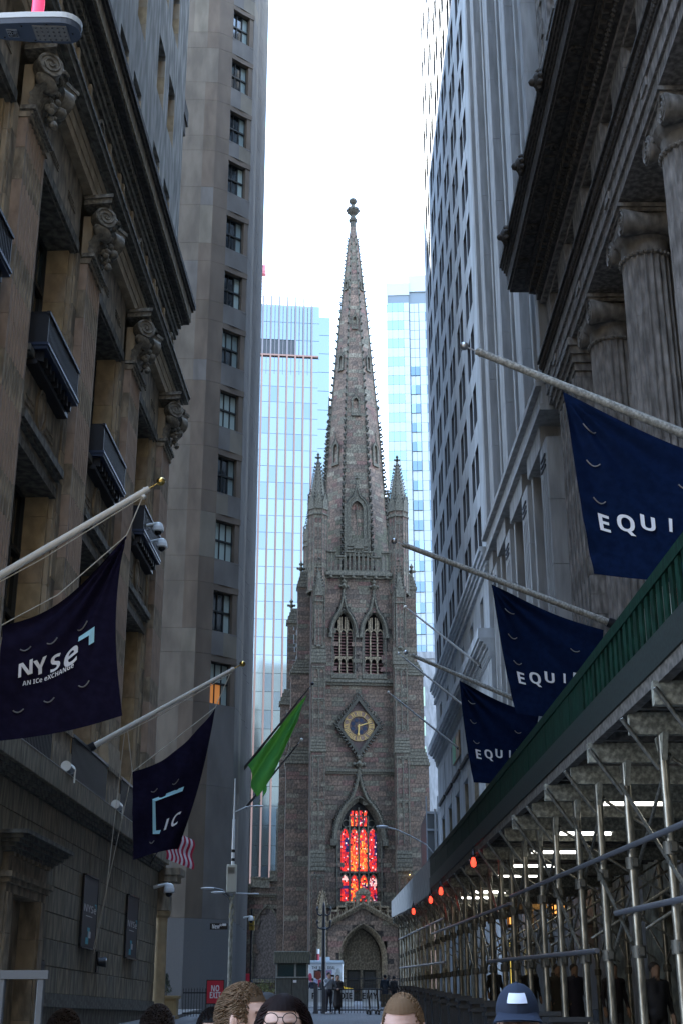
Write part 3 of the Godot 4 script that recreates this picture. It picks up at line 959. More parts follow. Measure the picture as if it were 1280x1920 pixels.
func ionic(parent: Node3D, at: Vector3, r: float) -> void:
	var g := group_part(parent, "capital", at)
	var m := M.new()
	m.lathe([Vector2(r * 0.98, 0), Vector2(r * 1.05, 0.03), Vector2(r * 1.07, 0.09), Vector2(r * 1.0, 0.13), Vector2(r * 1.0, 0.5), Vector2(r * 1.12, 0.62), Vector2(r * 1.22, 0.82), Vector2(r * 1.2, 0.95)], 28)
	part(g, "necking", m, mat.col_stone_b)
	m = M.new()
	for k in 34:
		var a := TAU * k / 34
		m.ball(Vector3(cos(a) * r * 1.07, 0.06, sin(a) * r * 1.07), Vector3(0.05, 0.06, 0.05), 6, 4)
	var be := part(g, "bead_ring", m, mat.col_stone_b)
	stuff(be)
	m = M.new()
	m.bx(-r * 1.32, r * 1.32, 1.40, 1.52, -r * 1.32, r * 1.32); m.bx(-r * 1.22, r * 1.22, 1.28, 1.40, -r * 1.22, r * 1.22)
	part(g, "abacus", m, mat.col_stone_b)
	for sx in [-1.0, 1.0]:
		m = M.new()
		# one scroll roll from front to back, with a volute on each face
		var R := 0.40
		m.X = Transform3D(Basis.IDENTITY, Vector3(sx * (r + 0.16), 0.86, 0))
		m.cyl(Vector3(0, 0, -r * 1.12), Vector3(0, 0, -0.1), R * 0.98, R * 0.72, 18)
		m.cyl(Vector3(0, 0, -0.1), Vector3(0, 0, 0.1), R * 0.74, R * 0.74, 18)
		m.cyl(Vector3(0, 0, 0.1), Vector3(0, 0, r * 1.12), R * 0.72, R * 0.98, 18)
		spiral(m, Vector3(0, 0, r * 1.2), R, 2.4, 0.1, -sx)
		part(g, "volute", m, mat.col_stone_b)
	m = M.new()
	m.bx(-r - 0.1, r + 0.1, 0.98, 1.24, r * 0.96, r * 1.14)
	for k in 5: m.ball(Vector3((k - 2) * 0.24, 0.92, r * 1.08), Vector3(0.09, 0.12, 0.08), 8, 5)
	part(g, "egg_moulding", m, mat.col_stone_b)

func lion(m: M, at: Vector3, s: float) -> void:
	m.ball(at, Vector3(0.3, 0.34, 0.22) * s, 10, 7)
	m.ball(at + Vector3(0, -0.08, 0.2) * s, Vector3(0.15, 0.14, 0.16) * s, 8, 6)
	for k in 9:
		var a := TAU * k / 9
		m.ball(at + Vector3(cos(a) * 0.3, sin(a) * 0.33, -0.02) * s, Vector3(0.11, 0.11, 0.12) * s, 6, 4)

func build_column_building() -> void:
	var b := thing("column_building", "grey stone bank building with giant fluted Ionic columns and a deep dark cornice", "building")
	b.transform = frame_of(8, -0.0033, false)
	var END := 46.2
	var m := M.new()
	ru(m, -6, END, -0.5, 25.3, -12, -3.2)
	ru(m, -6, END, 25.3, 70.0, -12, -1.6)
	part(b, "core_wall", m, mat.col_stone_b)
	# base storey behind the shed
	m = M.new()
	var holes := []
	for k in 8: holes.push_back([-(10.6 + k * 5.1), -(8.2 + k * 5.1), -0.5, 4.6])
	m.wall(-END, 6, -0.5, 8.6, -3.2, -0.1, holes)
	part(b, "base_wall", m, stone("base_olive", 0.26, 0.25, 0.19, Vector3(0.5, 0.2, 0.5), "streak"))
	for k in 8:
		var u := 8.2 + k * 5.1
		var w := group_part(b, "base_window")
		rb(w, "pane", u, u + 2.4, 0.0, 4.6, -0.9, -0.85, mat.glass_dark)
		m = M.new()
		ru(m, u, u + 0.12, 0, 4.6, -0.85, -0.75); ru(m, u + 2.28, u + 2.4, 0, 4.6, -0.85, -0.75); ru(m, u, u + 2.4, 3.4, 3.55, -0.85, -0.75); ru(m, u + 1.14, u + 1.26, 0, 3.4, -0.85, -0.77)
		part(w, "frame", m, mat.iron)
		rb(b, "pilaster_strip", u - 1.9, u - 0.8, 0, 8.2, -0.1, 0.12, mat.col_stone, 0.03)
	m = M.new()
	ru(m, -6, END, 8.2, 8.5, -3.2, 0.25); ru(m, -6, END, 8.5, 8.9, -3.2, 0.4); ru(m, -6, END, 8.9, 9.3, -3.2, 0.1)
	part(b, "base_cornice", m, mat.col_stone)
	# columns
	var r := 0.72
	var drum := fluted_drum(r, 2.1)
	for i in range(0, 4):
		var c := 23.3 + i * 5.1
		m = M.new()
		ru(m, c - 1.05, c + 1.05, 9.3, 9.9, -1.9, 0.1)
		part(b, "column_plinth", m, mat.col_stone)
		m = M.new()
		m.X = Transform3D(Basis.IDENTITY, Vector3(-c, 9.9, -0.85))
		m.lathe([Vector2(r * 1.4, 0), Vector2(r * 1.42, 0.2), Vector2(r * 1.12, 0.3), Vector2(r * 1.25, 0.45), Vector2(r * 1.02, 0.55), Vector2(r, 0.6)], 26)
		part(b, "column_base", m, mat.col_stone)
		for k in 6:
			var o := part(b, "column_drum", drum, mat.col_stone, Vector3(-c, 10.5 + k * 1.905, -0.85))
			o.scale = Vector3(1.03 - k * 0.012, 1.905 / 2.1, 1.03 - k * 0.012)
		ionic(b, Vector3(-c, 21.9, -0.85), r * 0.97)
	# wall behind the columns: deep windows with hoods
	m = M.new()
	holes = []
	for i in range(0, 5): holes.push_back([-(23.3 + i * 5.1 - 1.25), -(23.3 + i * 5.1 - 3.85), 10.4, 15.0]); holes.push_back([-(23.3 + i * 5.1 - 1.25), -(23.3 + i * 5.1 - 3.85), 17.0, 21.6])
	m.wall(-END, 6, 9.3, 23.5, -3.2, -2.3, holes)
	part(b, "inner_wall", m, mat.col_stone_b)
	for h in holes:
		var w := group_part(b, "window")
		blk(w, "pane", h[0], h[1], h[2], h[3], -3.1, -3.0, mat.glass_dark)
		blk(w, "hood", h[0] - 0.35, h[1] + 0.35, h[3] + 0.1, h[3] + 0.3, -2.5, -1.9, mat.col_stone_b)
		blk(w, "hood", h[0] - 0.25, h[1] + 0.25, h[3] - 0.1, h[3] + 0.1, -2.5, -2.05, mat.col_stone_b)
		blk(w, "mullion", (h[0] + h[1]) / 2 - 0.07, (h[0] + h[1]) / 2 + 0.07, h[2], h[3], -3.0, -2.85, mat.frame_dark)
		blk(w, "mullion", h[0], h[1], (h[2] + h[3]) / 2 - 0.06, (h[2] + h[3]) / 2 + 0.06, -3.0, -2.87, mat.frame_dark)
	# corner pier of blocks at the far end
	for k in 22:
		var y0 := 9.3 + k * 0.645
		rb(b, "pier_stone", 41.2, 44.6, y0, y0 + 0.632, -3.0, -0.12 + 0.004 * (k % 2), mat.col_stone if k % 3 else mat.col_stone_b, 0.012)
	for k in 5:
		var u := 41.55 + k * 0.65
		rb(b, "pier_fillet", u, u + 0.14, 9.5, 22.3, -0.14, -0.05, mat.col_stone)
	m = M.new()
	for k in 4: ru(m, 41.1 - k * 0.09, 44.7 + k * 0.09, 22.4 + k * 0.28, 22.68 + k * 0.28, -3.1, -0.08 + k * 0.08)
	part(b, "pier_capital", m, mat.col_stone_b)
	rb(b, "end_strip", 44.6, END, 0, 23.5, -3.2, -0.45, mat.col_stone)
	# entablature
	m = M.new()
	ru(m, -6, END, 23.50, 23.88, -1.8, 0.0); ru(m, -6, END, 23.90, 24.36, -1.8, 0.07); ru(m, -6, END, 24.38, 24.84, -1.8, 0.14)
	for i in range(0, 5): ru(m, 23.3 + i * 5.1 - 0.1, 23.3 + i * 5.1 + 0.5, 24.1, 24.37, 0.05, 0.12)
	part(b, "architrave", m, mat.col_stone)
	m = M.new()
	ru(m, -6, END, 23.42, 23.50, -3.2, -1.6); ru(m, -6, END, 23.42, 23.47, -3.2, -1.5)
	part(b, "portico_ceiling", m, mat.shade_stone)
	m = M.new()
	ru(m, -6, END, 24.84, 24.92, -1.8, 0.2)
	var u2 := 16.0
	while u2 < END:
		m.X = Transform3D(Basis.IDENTITY, Vector3(-u2, 25.06, 0.22)); m.ball(Vector3.ZERO, Vector3(0.055, 0.13, 0.09), 5, 4); m.X = Transform3D.IDENTITY
		u2 += 0.15
	ru(m, -6, END, 24.92, 25.2, -1.8, 0.2); ru(m, -6, END, 25.2, 25.30, -1.8, 0.36)
	part(b, "egg_and_dart", m, mat.shade_stone)
	# attic: piers and deep windows
	holes = []
	for k in 13: holes.push_back([-(45.2 - k * 3.47), -(43.5 - k * 3.47), 25.6, 27.75])
	m = M.new()
	m.wall(-END, 6, 25.3, 28.0, -1.7, -0.15, holes)
	part(b, "attic_wall", m, mat.col_stone_b)
	for h in holes:
		if h[1] > -10: continue
		var w := group_part(b, "attic_window")
		blk(w, "pane", h[0], h[1], h[2], h[3], -1.5, -1.4, mat.glass_dark)
		for k in 3: blk(w, "jamb_stone", h[0] - 0.02, h[0] + 0.06, h[2] + k * 0.72, h[2] + k * 0.72 + 0.7, -1.4, -0.1, mat.col_stone, 0.01)
	# the deep cornice
	m = M.new()
	ru(m, -6, END + 0.15, 27.95, 28.15, -1.7, 0.05)
	part(b, "cornice_bed", m, mat.col_stone_b)
	m = M.new()
	u2 = 14.0
	while u2 < END:
		m.X = Transform3D(Basis(Vector3(0, 0, 1), 0.5), Vector3(-u2, 28.3, 0.2)); m.ball(Vector3.ZERO, Vector3(0.08, 0.17, 0.1), 5, 4); m.X = Transform3D.IDENTITY
		u2 += 0.2
	ru(m, -6, END + 0.2, 28.15, 28.45, -1.7, 0.2)
	part(b, "leaf_moulding", m, mat.shade_stone)
	u2 = 14.0
	var dn := bm(Vector3(0.24, 0.34, 0.3))
	while u2 < END + 0.2:
		part(b, "dentil", dn, mat.shade_stone, Vector3(-u2, 28.62, 0.33))
		u2 += 0.42
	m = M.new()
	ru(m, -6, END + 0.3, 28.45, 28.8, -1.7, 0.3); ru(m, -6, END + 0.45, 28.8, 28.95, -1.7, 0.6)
	part(b, "dentil_bed", m, mat.shade_stone)
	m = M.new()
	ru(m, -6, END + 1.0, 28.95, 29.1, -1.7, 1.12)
	part(b, "soffit", m, mat.shade_stone)
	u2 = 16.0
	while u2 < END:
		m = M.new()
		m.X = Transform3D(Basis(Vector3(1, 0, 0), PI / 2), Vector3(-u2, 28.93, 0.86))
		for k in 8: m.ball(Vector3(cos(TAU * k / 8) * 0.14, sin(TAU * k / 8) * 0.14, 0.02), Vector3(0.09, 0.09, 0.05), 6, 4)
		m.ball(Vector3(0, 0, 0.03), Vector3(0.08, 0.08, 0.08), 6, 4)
		part(b, "soffit_rosette", m, mat.shade_stone)
		rb(b, "soffit_panel", u2 + 0.5, u2 + 1.9, 28.90, 28.95, 0.66, 1.04, mat.shade_stone, 0.01)
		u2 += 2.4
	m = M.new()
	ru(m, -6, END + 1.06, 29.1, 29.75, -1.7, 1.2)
	part(b, "corona", m, mat.shade_stone)
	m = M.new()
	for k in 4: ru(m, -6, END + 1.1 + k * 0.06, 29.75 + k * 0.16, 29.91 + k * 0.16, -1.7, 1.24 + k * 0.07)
	part(b, "cornice_crown", m, mat.shade_stone)
	for k in 6:
		m = M.new()
		lion(m, Vector3(-(22.0 + k * 4.6), 30.2, 1.5), 0.95)
		part(b, "lion_head", m, mat.shade_stone)
	# upper wall
	holes = []
	for row in 10:
		for k in 10: holes.push_back([-(44.0 - k * 4.2), -(42.4 - k * 4.2), 31.6 + row * 3.7, 33.9 + row * 3.7])
	m = M.new()
	m.wall(-END, 6, 30.4, 70, -1.6, -0.5, holes)
	part(b, "upper_wall", m, mat.col_stone)
	for h in holes:
		if h[2] > 52 or h[0] > -30: continue
		var w := group_part(b, "upper_window")
		blk(w, "pane", h[0], h[1], h[2], h[3], -1.2, -1.1, mat.glass_dark)
		blk(w, "sill", h[0] - 0.15, h[1] + 0.15, h[2] - 0.18, h[2], -0.9, -0.4, mat.col_stone_b)
	for row in 26: rb(b, "quoin", END - 1.0 - 0.25 * (row % 2), END - 0.1, 30.5 + row * 0.85, 31.3 + row * 0.85, -1.2, -0.42, mat.col_stone_b, 0.03)

# --- right side: ribbed building ------------------------------------------------------------------------------------
func build_ribbed_building() -> void:
	var b := thing("ribbed_building", "grey building with tall projecting ribs and dark spandrels between narrow windows", "building")
	b.transform = frame_of(8.6, -0.0186, false)
	var m := M.new()
	ru(m, 46.6, 64.6, -0.5, 72, -14, -1.3)
	part(b, "core_wall", m, mat.ribs_dark)
	# lower order: piers with carved marks, deep openings
	var piers := [46.6, 51.55, 56.85, 61.5]
	for p in piers:
		for k in 8:
			rb(b, "pier_stone", p, p + 1.55, 2.0 + k * 2.55, 4.53 + k * 2.55, -1.3, 0.0, mat.ribs, 0.02)
		for k in 3: rb(b, "groove_strip", p + 0.28 + k * 0.38, p + 0.38 + k * 0.38, 3, 21.0, 0.0, 0.03, mat.ribs)
		for k in 3: rb(b, "carved_mark", p + 0.3, p + 1.25, 21.3 + k * 0.22, 21.38 + k * 0.22, 0.0, 0.05, mat.ribs_dark)
	for i in piers.size():
		var a: float = piers[i] + 1.55
		var e: float = piers[i + 1] if i < piers.size() - 1 else 64.6
		if e - a < 0.5: continue
		var w := group_part(b, "tall_window")
		rb(w, "pane", a, e, 8.0, 22.6, -1.25, -1.15, mat.glass_dark)
		for yy in [8.0, 11.5, 15.0, 18.5, 22.0]:
			rb(w, "transom", a, e, yy, yy + 0.3, -1.15, -0.95, mat.frame_dark)
			rb(w, "sash", a + 0.1, e - 0.1, yy + 0.9, yy + 1.0, -1.15, -1.0, mat.frame_dark)
		rb(w, "reveal", e - 0.3, e, 8, 22.6, -1.2, -0.2, mat.ribs, 0.02)
		rb(w, "spandrel", a, e, 14.3, 16.0, -1.15, -0.85, mat.ribs_dark, 0.03)
		rb(b, "lintel", a, e, 22.6, 23.5, -1.3, -0.05, mat.ribs)
	m = M.new()
	ru(m, 46.6, 64.6, 23.5, 23.75, -1.3, 0.18); ru(m, 46.6, 64.6, 23.75, 24.5, -1.3, 0.05); ru(m, 46.6, 64.6, 24.5, 24.75, -1.3, 0.28)
	part(b, "ledge", m, mat.ribs)
	# upper floors
	var wide := [[46.6, 47.3], [50.95, 52.3], [56.2, 57.6], [61.2, 62.5], [64.1, 64.6]]
	for p in wide:
		for k in 13: rb(b, "rib_stone", p[0], p[1], 24.75 + k * 3.64, 28.375 + k * 3.64, -1.3, 0.02, mat.ribs, 0.02)
	for i in 4:
		var a: float = wide[i][1]; var e: float = wide[i + 1][0]
		var mid := (a + e) / 2
		var two := e - a > 2.2
		if two: rb(b, "thin_rib", mid - 0.14, mid + 0.14, 24.75, 72, -1.3, -0.12, mat.ribs, 0.03)
		var cells := [[a, mid - 0.14], [mid + 0.14, e]] if two else [[a, e]]
		for row in 13:
			var y0 := 24.9 + row * 3.55
			for cl in cells:
				rb(b, "spandrel", cl[0], cl[1], y0 + 2.0, y0 + 3.55, -1.3, -0.42, mat.ribs_dark, 0.02)
				var w := group_part(b, "window")
				rb(w, "pane", cl[0] + 0.1, cl[1] - 0.1, y0, y0 + 2.0, -0.78, -0.72, mat.glass_blue)
				rb(w, "frame", cl[0], cl[0] + 0.1, y0, y0 + 2.0, -1.0, -0.6, mat.frame_dark)
				rb(w, "frame", cl[1] - 0.1, cl[1], y0, y0 + 2.0, -1.0, -0.6, mat.frame_dark)
				rb(w, "meeting_rail", cl[0], cl[1], y0 + 0.96, y0 + 1.04, -0.8, -0.66, mat.frame_dark)

# --- right side: pale tower with paired windows ------------------------------------------------------------------
func build_pale_tower() -> void:
	var b := thing("pale_tower", "tall pale blue grey stone tower with rows of paired slot windows", "building")
	b.transform = frame_of(8.6, -0.0186, false)
	var E0 := 64.75; var E1 := 96.0
	var m := M.new()
	ru(m, E0, E1 - 0.4, -0.5, 110, -18, -1.0)
	part(b, "core_wall", m, mat.pale_b)
	var cols := []
	for k in 6: cols.push_back(66.55 + k * 4.88)
	var holes := []
	var pairs := []
	for row in 24:
		var y1 := 27.25 + row * 3.655
		for c in cols:
			for s in [0.0, 1.76]:
				holes.push_back([-(c + s + 1.42), -(c + s), y1 - 2.35, y1]); pairs.push_back([c + s, y1 - 2.35, y1])
	m = M.new()
	m.wall(-E1, -E0, 24.4, 112, -1.0, 0.0, holes)
	part(b, "tower_wall", m, mat.pale)
	var n := 0
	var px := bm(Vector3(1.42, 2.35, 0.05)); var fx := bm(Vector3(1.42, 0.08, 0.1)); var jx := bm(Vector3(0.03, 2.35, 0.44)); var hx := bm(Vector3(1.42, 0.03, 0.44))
	var shade_lining := plain("window_shade_lining", 0.055, 0.062, 0.075, 0.6)  # dark metal-toned far jamb and head stand in for the shaded reveal
	for p in pairs:
		if p[2] > 84: continue
		if n >= 288: break
		n += 1
		var w := group_part(b, "window", Vector3(-(p[0] + 0.71), (p[1] + p[2]) / 2, -0.42))
		part(w, "pane", px, mat.glass_dark if rng.randf() < 0.8 else mat.glass_blue)
		part(w, "sash_rail", fx, mat.frame_dark, Vector3(0, 0.05, 0.04))
		part(w, "reveal", jx, shade_lining, Vector3(-0.697, 0, 0.20))
		part(w, "soffit", hx, shade_lining, Vector3(0, 1.162, 0.20))
	var m2 := M.new()
	for p in pairs:
		if p[2] <= 84: continue
		ru(m2, p[0], p[0] + 1.42, p[1], p[2], -0.46, -0.42)
	var up := part(b, "upper_panes", m2, mat.glass_dark)
	stuff(up)
	# ledges and the lower storeys
	m = M.new()
	for k in 4: ru(m, E0, E1 + 0.08 * k, 23.35 + k * 0.24, 23.59 + k * 0.24, -1.0, 0.06 + k * 0.12)
	part(b, "upper_ledge", m, mat.pale)
	m = M.new()
	ru(m, E0, E1, 23.05, 23.33, -1.0, 0.16)
	part(b, "ledge_shadow_fillet", m, mat.pale_b)
	holes = []
	for c in cols: holes.push_back([-(c + 1.85), -(c + 0.45), 20.35, 22.35])
	m = M.new()
	m.wall(-E1, -E0, 20.0, 23.05, -1.0, 0.0, holes)
	part(b, "frieze_wall", m, mat.pale_b)
	for h in holes:
		var w := group_part(b, "frieze_window")
		blk(w, "pane", h[0], h[1], h[2], h[3], -0.7, -0.62, mat.glass_dark)
		blk(w, "sill", h[0] - 0.1, h[1] + 0.1, h[2] - 0.12, h[2], -0.5, 0.08, mat.pale)
	# bracket ledge with a fluted cove under it
	m = M.new()
	ru(m, E0, E1 + 0.3, 19.5, 20.0, -1.0, 0.62)
	part(b, "bracket_ledge", m, mat.pale)
	m = M.new()
	for k in 6: ru(m, E0, E1, 18.5 + k * 0.165, 18.68 + k * 0.165, -1.0, 0.04 + 0.02 * k * k)
	part(b, "cove", m, mat.pale_b)
	var u := E0
	var fl := M.new()
	for k in 5: fl.bx(-0.07, 0.07, k * 0.19, k * 0.19 + 0.2, -0.1, 0.1 + 0.024 * k * k)
	var flm := fl.mesh()
	while u < E1:
		part(b, "cove_flute", flm, mat.pale_b, Vector3(-u - 0.1, 18.55, 0.02))
		u += 0.36
	# sign storey
	m = M.new()
	m.wall(-E1, -E0, 15.2, 18.5, -1.0, 0.0, [])
	part(b, "sign_band", m, mat.pale_b)
	for k in 6:
		rb(b, "sunk_panel", 66.0 + k * 4.88, 70.0 + k * 4.88, 15.9, 18.0, 0.0, 0.05, mat.pale, 0.04)
		rb(b, "panel_rail", 66.0 + k * 4.88, 70.0 + k * 4.88, 15.55, 15.75, 0.0, 0.14, mat.shade_stone)
	holes = []
	for k in 6: holes.push_back([-(69.0 + k * 4.88), -(67.0 + k * 4.88), 2.0, 14.55])
	m = M.new()
	m.wall(-E1, -E0, -0.5, 15.2, -1.0, 0.0, holes)
	part(b, "ground_wall", m, mat.pale)
	for h in holes:
		var w := group_part(b, "tall_window")
		blk(w, "pane", h[0], h[1], h[2], h[3], -0.95, -0.85, mat.glass_dark)
		blk(w, "reveal", h[0], h[0] + 0.1, h[2], h[3], -0.9, -0.02, stone("reveal_tan", 0.3, 0.28, 0.22, Vector3(0.5, 0.3, 0.5), "soft"))
		for yy in [5.0, 8.0, 11.0]: blk(w, "transom", h[0], h[1], yy, yy + 0.15, -0.85, -0.75, mat.frame_dark)
		blk(w, "keystone", h[0] - 0.2, h[1] + 0.2, h[3], h[3] + 0.7, 0.0, 0.05, mat.pale_b, 0.04)
	# the small green sign
	var sg := thing("hanging_sign", "small green and tan sign board on the pale tower above the flags", "sign")
	sg.transform = frame_of(8.6, -0.0186, false)
	rb(sg, "board", 79.6, 83.3, 16.4, 17.9, 0.08, 0.16, plain("sign_tan", 0.3, 0.22, 0.15, 0.6))
	rb(sg, "green_field", 81.6, 83.25, 16.45, 17.85, 0.16, 0.18, plain("sign_green", 0.10, 0.42, 0.22, 0.5))
	rb(sg, "emblem", 80.0, 80.9, 17.0, 17.6, 0.16, 0.18, plain("sign_orange", 0.5, 0.3, 0.15, 0.5))

# --- the church -------------------------------------------------------------------------------------------------------
func brown(r: RandomNumberGenerator, k := 1.0) -> Color:
	var t := r.randf()
	var c := Color(0.195, 0.130, 0.104)
	if t < 0.22: c = Color(0.150, 0.105, 0.088)
	elif t < 0.40: c = Color(0.235, 0.150, 0.120)
	elif t < 0.55: c = Color(0.175, 0.145, 0.115)
	elif t < 0.61: c = Color(0.255, 0.205, 0.165)
	elif t < 0.68: c = Color(0.21, 0.112, 0.098)
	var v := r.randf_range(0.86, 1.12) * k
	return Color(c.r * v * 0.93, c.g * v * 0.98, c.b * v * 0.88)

func veneer(m: M, at: Transform3D, w: float, y0: float, y1: float, skip: Callable, r: RandomNumberGenerator, k := 1.0, course := 0.42) -> void:
	# coursed brownstone: every block its own face, edges and tone; x along the wall from 0 to w, z out
	var keep := m.X
	m.X = keep * at
	var y := y0
	while y < y1 - 0.05:
		var h := minf(course * r.randf_range(0.85, 1.2), y1 - y)
		if y1 - y - h < 0.12: h = y1 - y
		var x := 0.0
		while x < w - 0.01:
			var l := minf(r.randf_range(0.55, 1.35), w - x)
			if w - x - l < 0.25: l = w - x
			if not skip.call(x + l / 2, y + h / 2):
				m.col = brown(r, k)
				var z := r.randf_range(0.0, 0.022)
				var a := Vector3(x + 0.008, y + 0.008, z); var b := Vector3(x + l - 0.008, y + 0.008, z); var d := Vector3(x + l - 0.008, y + h - 0.008, z); var e := Vector3(x + 0.008, y + h - 0.008, z)
				var o := Vector3(0, 0, -0.05)
				m.q(a, b, d, e); m.q(a + o, b + o, b, a); m.q(e, d, d + o, e + o); m.q(b, b + o, d + o, d); m.q(a + o, a, e, e + o)
			x += l
		y += h
	m.X = keep

func crocket(m: M, p: Vector3, out: Vector3, s: float) -> void:
	var keep := m.X
	var bz := out.normalized()
	var bx := Vector3.UP.cross(bz).normalized()
	m.X = keep * Transform3D(Basis(bx, bz.cross(bx), bz), p)
	m.ball(Vector3(0, 0, s * 0.5), Vector3(s * 0.42, s * 0.36, s * 0.6), 6, 4)
	m.ball(Vector3(0, s * 0.35, s * 0.95), Vector3(s * 0.5, s * 0.34, s * 0.34), 6, 4)
	m.X = keep

func steps(m: M, x0: float, x1: float, y0: float, y1: float, z_low: float, z_high: float, z_back: float, n := 5) -> void:
	# a weathering: steps that fall back from z_low at the bottom to z_high at the top
	for k in n:
		var f0 := float(k) / n; var f1 := float(k + 1) / n
		var z := lerpf(z_low + 0.10, z_high, f0)
		m.bx(x0 - 0.07 * (1 - f0), x1 + 0.07 * (1 - f0), lerpf(y0, y1, f0) + 0.06, lerpf(y0, y1, f1), z_back, z)
		m.bx(x0 - 0.03, x1 + 0.03, lerpf(y0, y1, f0), lerpf(y0, y1, f0) + 0.06, z_back, z - 0.07)

func finial(m: M, at: Vector3, s: float) -> void:
	var keep := m.X
	m.X = keep * Transform3D(Basis.IDENTITY.scaled(Vector3(s, s, s)), at)
	m.lathe([Vector2(0.10, 0), Vector2(0.07, 0.22), Vector2(0.2, 0.32), Vector2(0.26, 0.44), Vector2(0.12, 0.56), Vector2(0.09, 0.66), Vector2(0.16, 0.74), Vector2(0.17, 0.84), Vector2(0.07, 0.94), Vector2(0, 1.12)], 8)
	for k in 4: m.ball(Vector3(sin(k * PI / 2) * 0.27, 0.44, cos(k * PI / 2) * 0.27), Vector3(0.11, 0.12, 0.11), 5, 4)
	m.X = keep

func pinnacle(parent: Node3D, called: String, at: Vector3, r: float, y0: float, y1: float, y2: float, sides := 8) -> void:
	# shaft from y0 to y1, spirelet to y2, with gablets, crockets and a finial
	var g := group_part(parent, called, at)
	var m := M.new()
	var ro := RandomNumberGenerator.new(); ro.seed = int(at.x * 31 + y0 * 7)
	var a := r * cos(PI / sides)
	for k in sides:
		var th := TAU * k / sides
		var bs := Basis(Vector3.UP, th)
		var hw := r * sin(PI / sides)
		veneer(m, Transform3D(bs, bs * Vector3(-hw, 0, a)), hw * 2, y0, y1, no_skip, ro, 0.95)
	part(g, "shaft", m, mat.brown)
	m = M.new()
	for k in sides:
		var bs := Basis(Vector3.UP, TAU * k / sides)
		m.X = Transform3D(bs, Vector3.ZERO)
		var hw := r * sin(PI / sides)
		# blind arch, gablet and corner bead on every face
		m.prism(PackedVector2Array([Vector2(-hw, y1 - 0.9), Vector2(hw, y1 - 0.9), Vector2(hw, y1 - 0.2), Vector2(0, y1 + 0.75), Vector2(-hw, y1 - 0.2)]), a - 0.05, a + 0.10)
		m.bx(-hw * 1.1, hw * 1.1, y1 - 1.5, y1 - 1.36, a - 0.1, a + 0.12)
		m.bx(-hw * 0.12, hw * 0.12, y0, y1 - 1.4, a, a + 0.05)
		m.bx(hw * 0.86, hw * 1.06, y0, y1, a - 0.08, a + 0.05)
		m.ball(Vector3(0, y1 + 0.82, a + 0.04), Vector3(0.09, 0.14, 0.09), 5, 4)
	m.X = Transform3D.IDENTITY
	m.lathe([Vector2(r * 1.04, y0 - 0.2), Vector2(r * 1.12, y0 - 0.1), Vector2(r * 1.0, y0 + 0.05)], sides)
	part(g, "gablets", m, mat.brown_trim)
	m = M.new()
	m.X = Transform3D(Basis(Vector3.UP, PI / sides), Vector3.ZERO)
	m.lathe([Vector2(r * 0.96, y1 - 0.1), Vector2(r * 0.1, y2 - 0.7)], sides)
	part(g, "spirelet", m, mat.brown_trim)
	m = M.new()
	var nn := int((y2 - y1) / 0.42)
	for k in sides:
		var d := Vector3(sin(TAU * (k + 0.5) / sides), 0, cos(TAU * (k + 0.5) / sides))
		for j in nn: crocket(m, d * lerpf(r * 0.95, r * 0.12, float(j) / nn) + Vector3(0, lerpf(y1, y2 - 0.8, float(j) / nn), 0), d, 0.16)
	stuff(part(g, "crockets", m, mat.brown_dark))
	m = M.new()
	finial(m, Vector3(0, y2 - 0.9, 0), 0.9)
	part(g, "finial", m, mat.brown_dark)

func ogee_hood(m: M, w: float, ys: float, ya: float, top: float, z: float, t: float, crk: M) -> void:
	# the moulded arch over an opening that sweeps up to a point; crockets along its back
	var pts := []
	var N := 12
	for k in N + 1:
		var f := float(k) / N
		var p: Vector2
		if f < 0.70:
			var g := f / 0.70
			var A := arch(w, ys, ys, ya, 10)
			var idx := 2 + int(round(g * 8))
			p = A[mini(idx, A.size() - 1)]
		else:
			var g := clampf((f - 0.70) / 0.30, 0.0, 1.0)
			var A := arch(w, ys, ys, ya, 10)
			var s: Vector2 = A[10]
			p = Vector2(lerpf(s.x, 0.0, 1.0 - pow(1.0 - g, 1.7)), lerpf(s.y, top, pow(g, 1.1)))
		pts.push_back(p)
	for sx in [-1.0, 1.0]:
		for k in N:
			var a: Vector2 = pts[k]; var b: Vector2 = pts[k + 1]
			m.cyl(Vector3(a.x * sx, a.y, z), Vector3(b.x * sx, b.y, z), t, t, 6, false)
			m.cyl(Vector3(a.x * sx * 0.93, a.y - t * 0.4, z - t * 0.3), Vector3(b.x * sx * 0.93, b.y - t * 0.4, z - t * 0.3), t * 0.7, t * 0.7, 5, false)
			crocket(crk, Vector3(a.x * sx, a.y, z), Vector3(sx, 0.55, 0.35), t * 1.7)
			crocket(crk, Vector3((a.x + b.x) / 2 * sx, (a.y + b.y) / 2, z), Vector3(sx, 0.55, 0.35), t * 1.5)

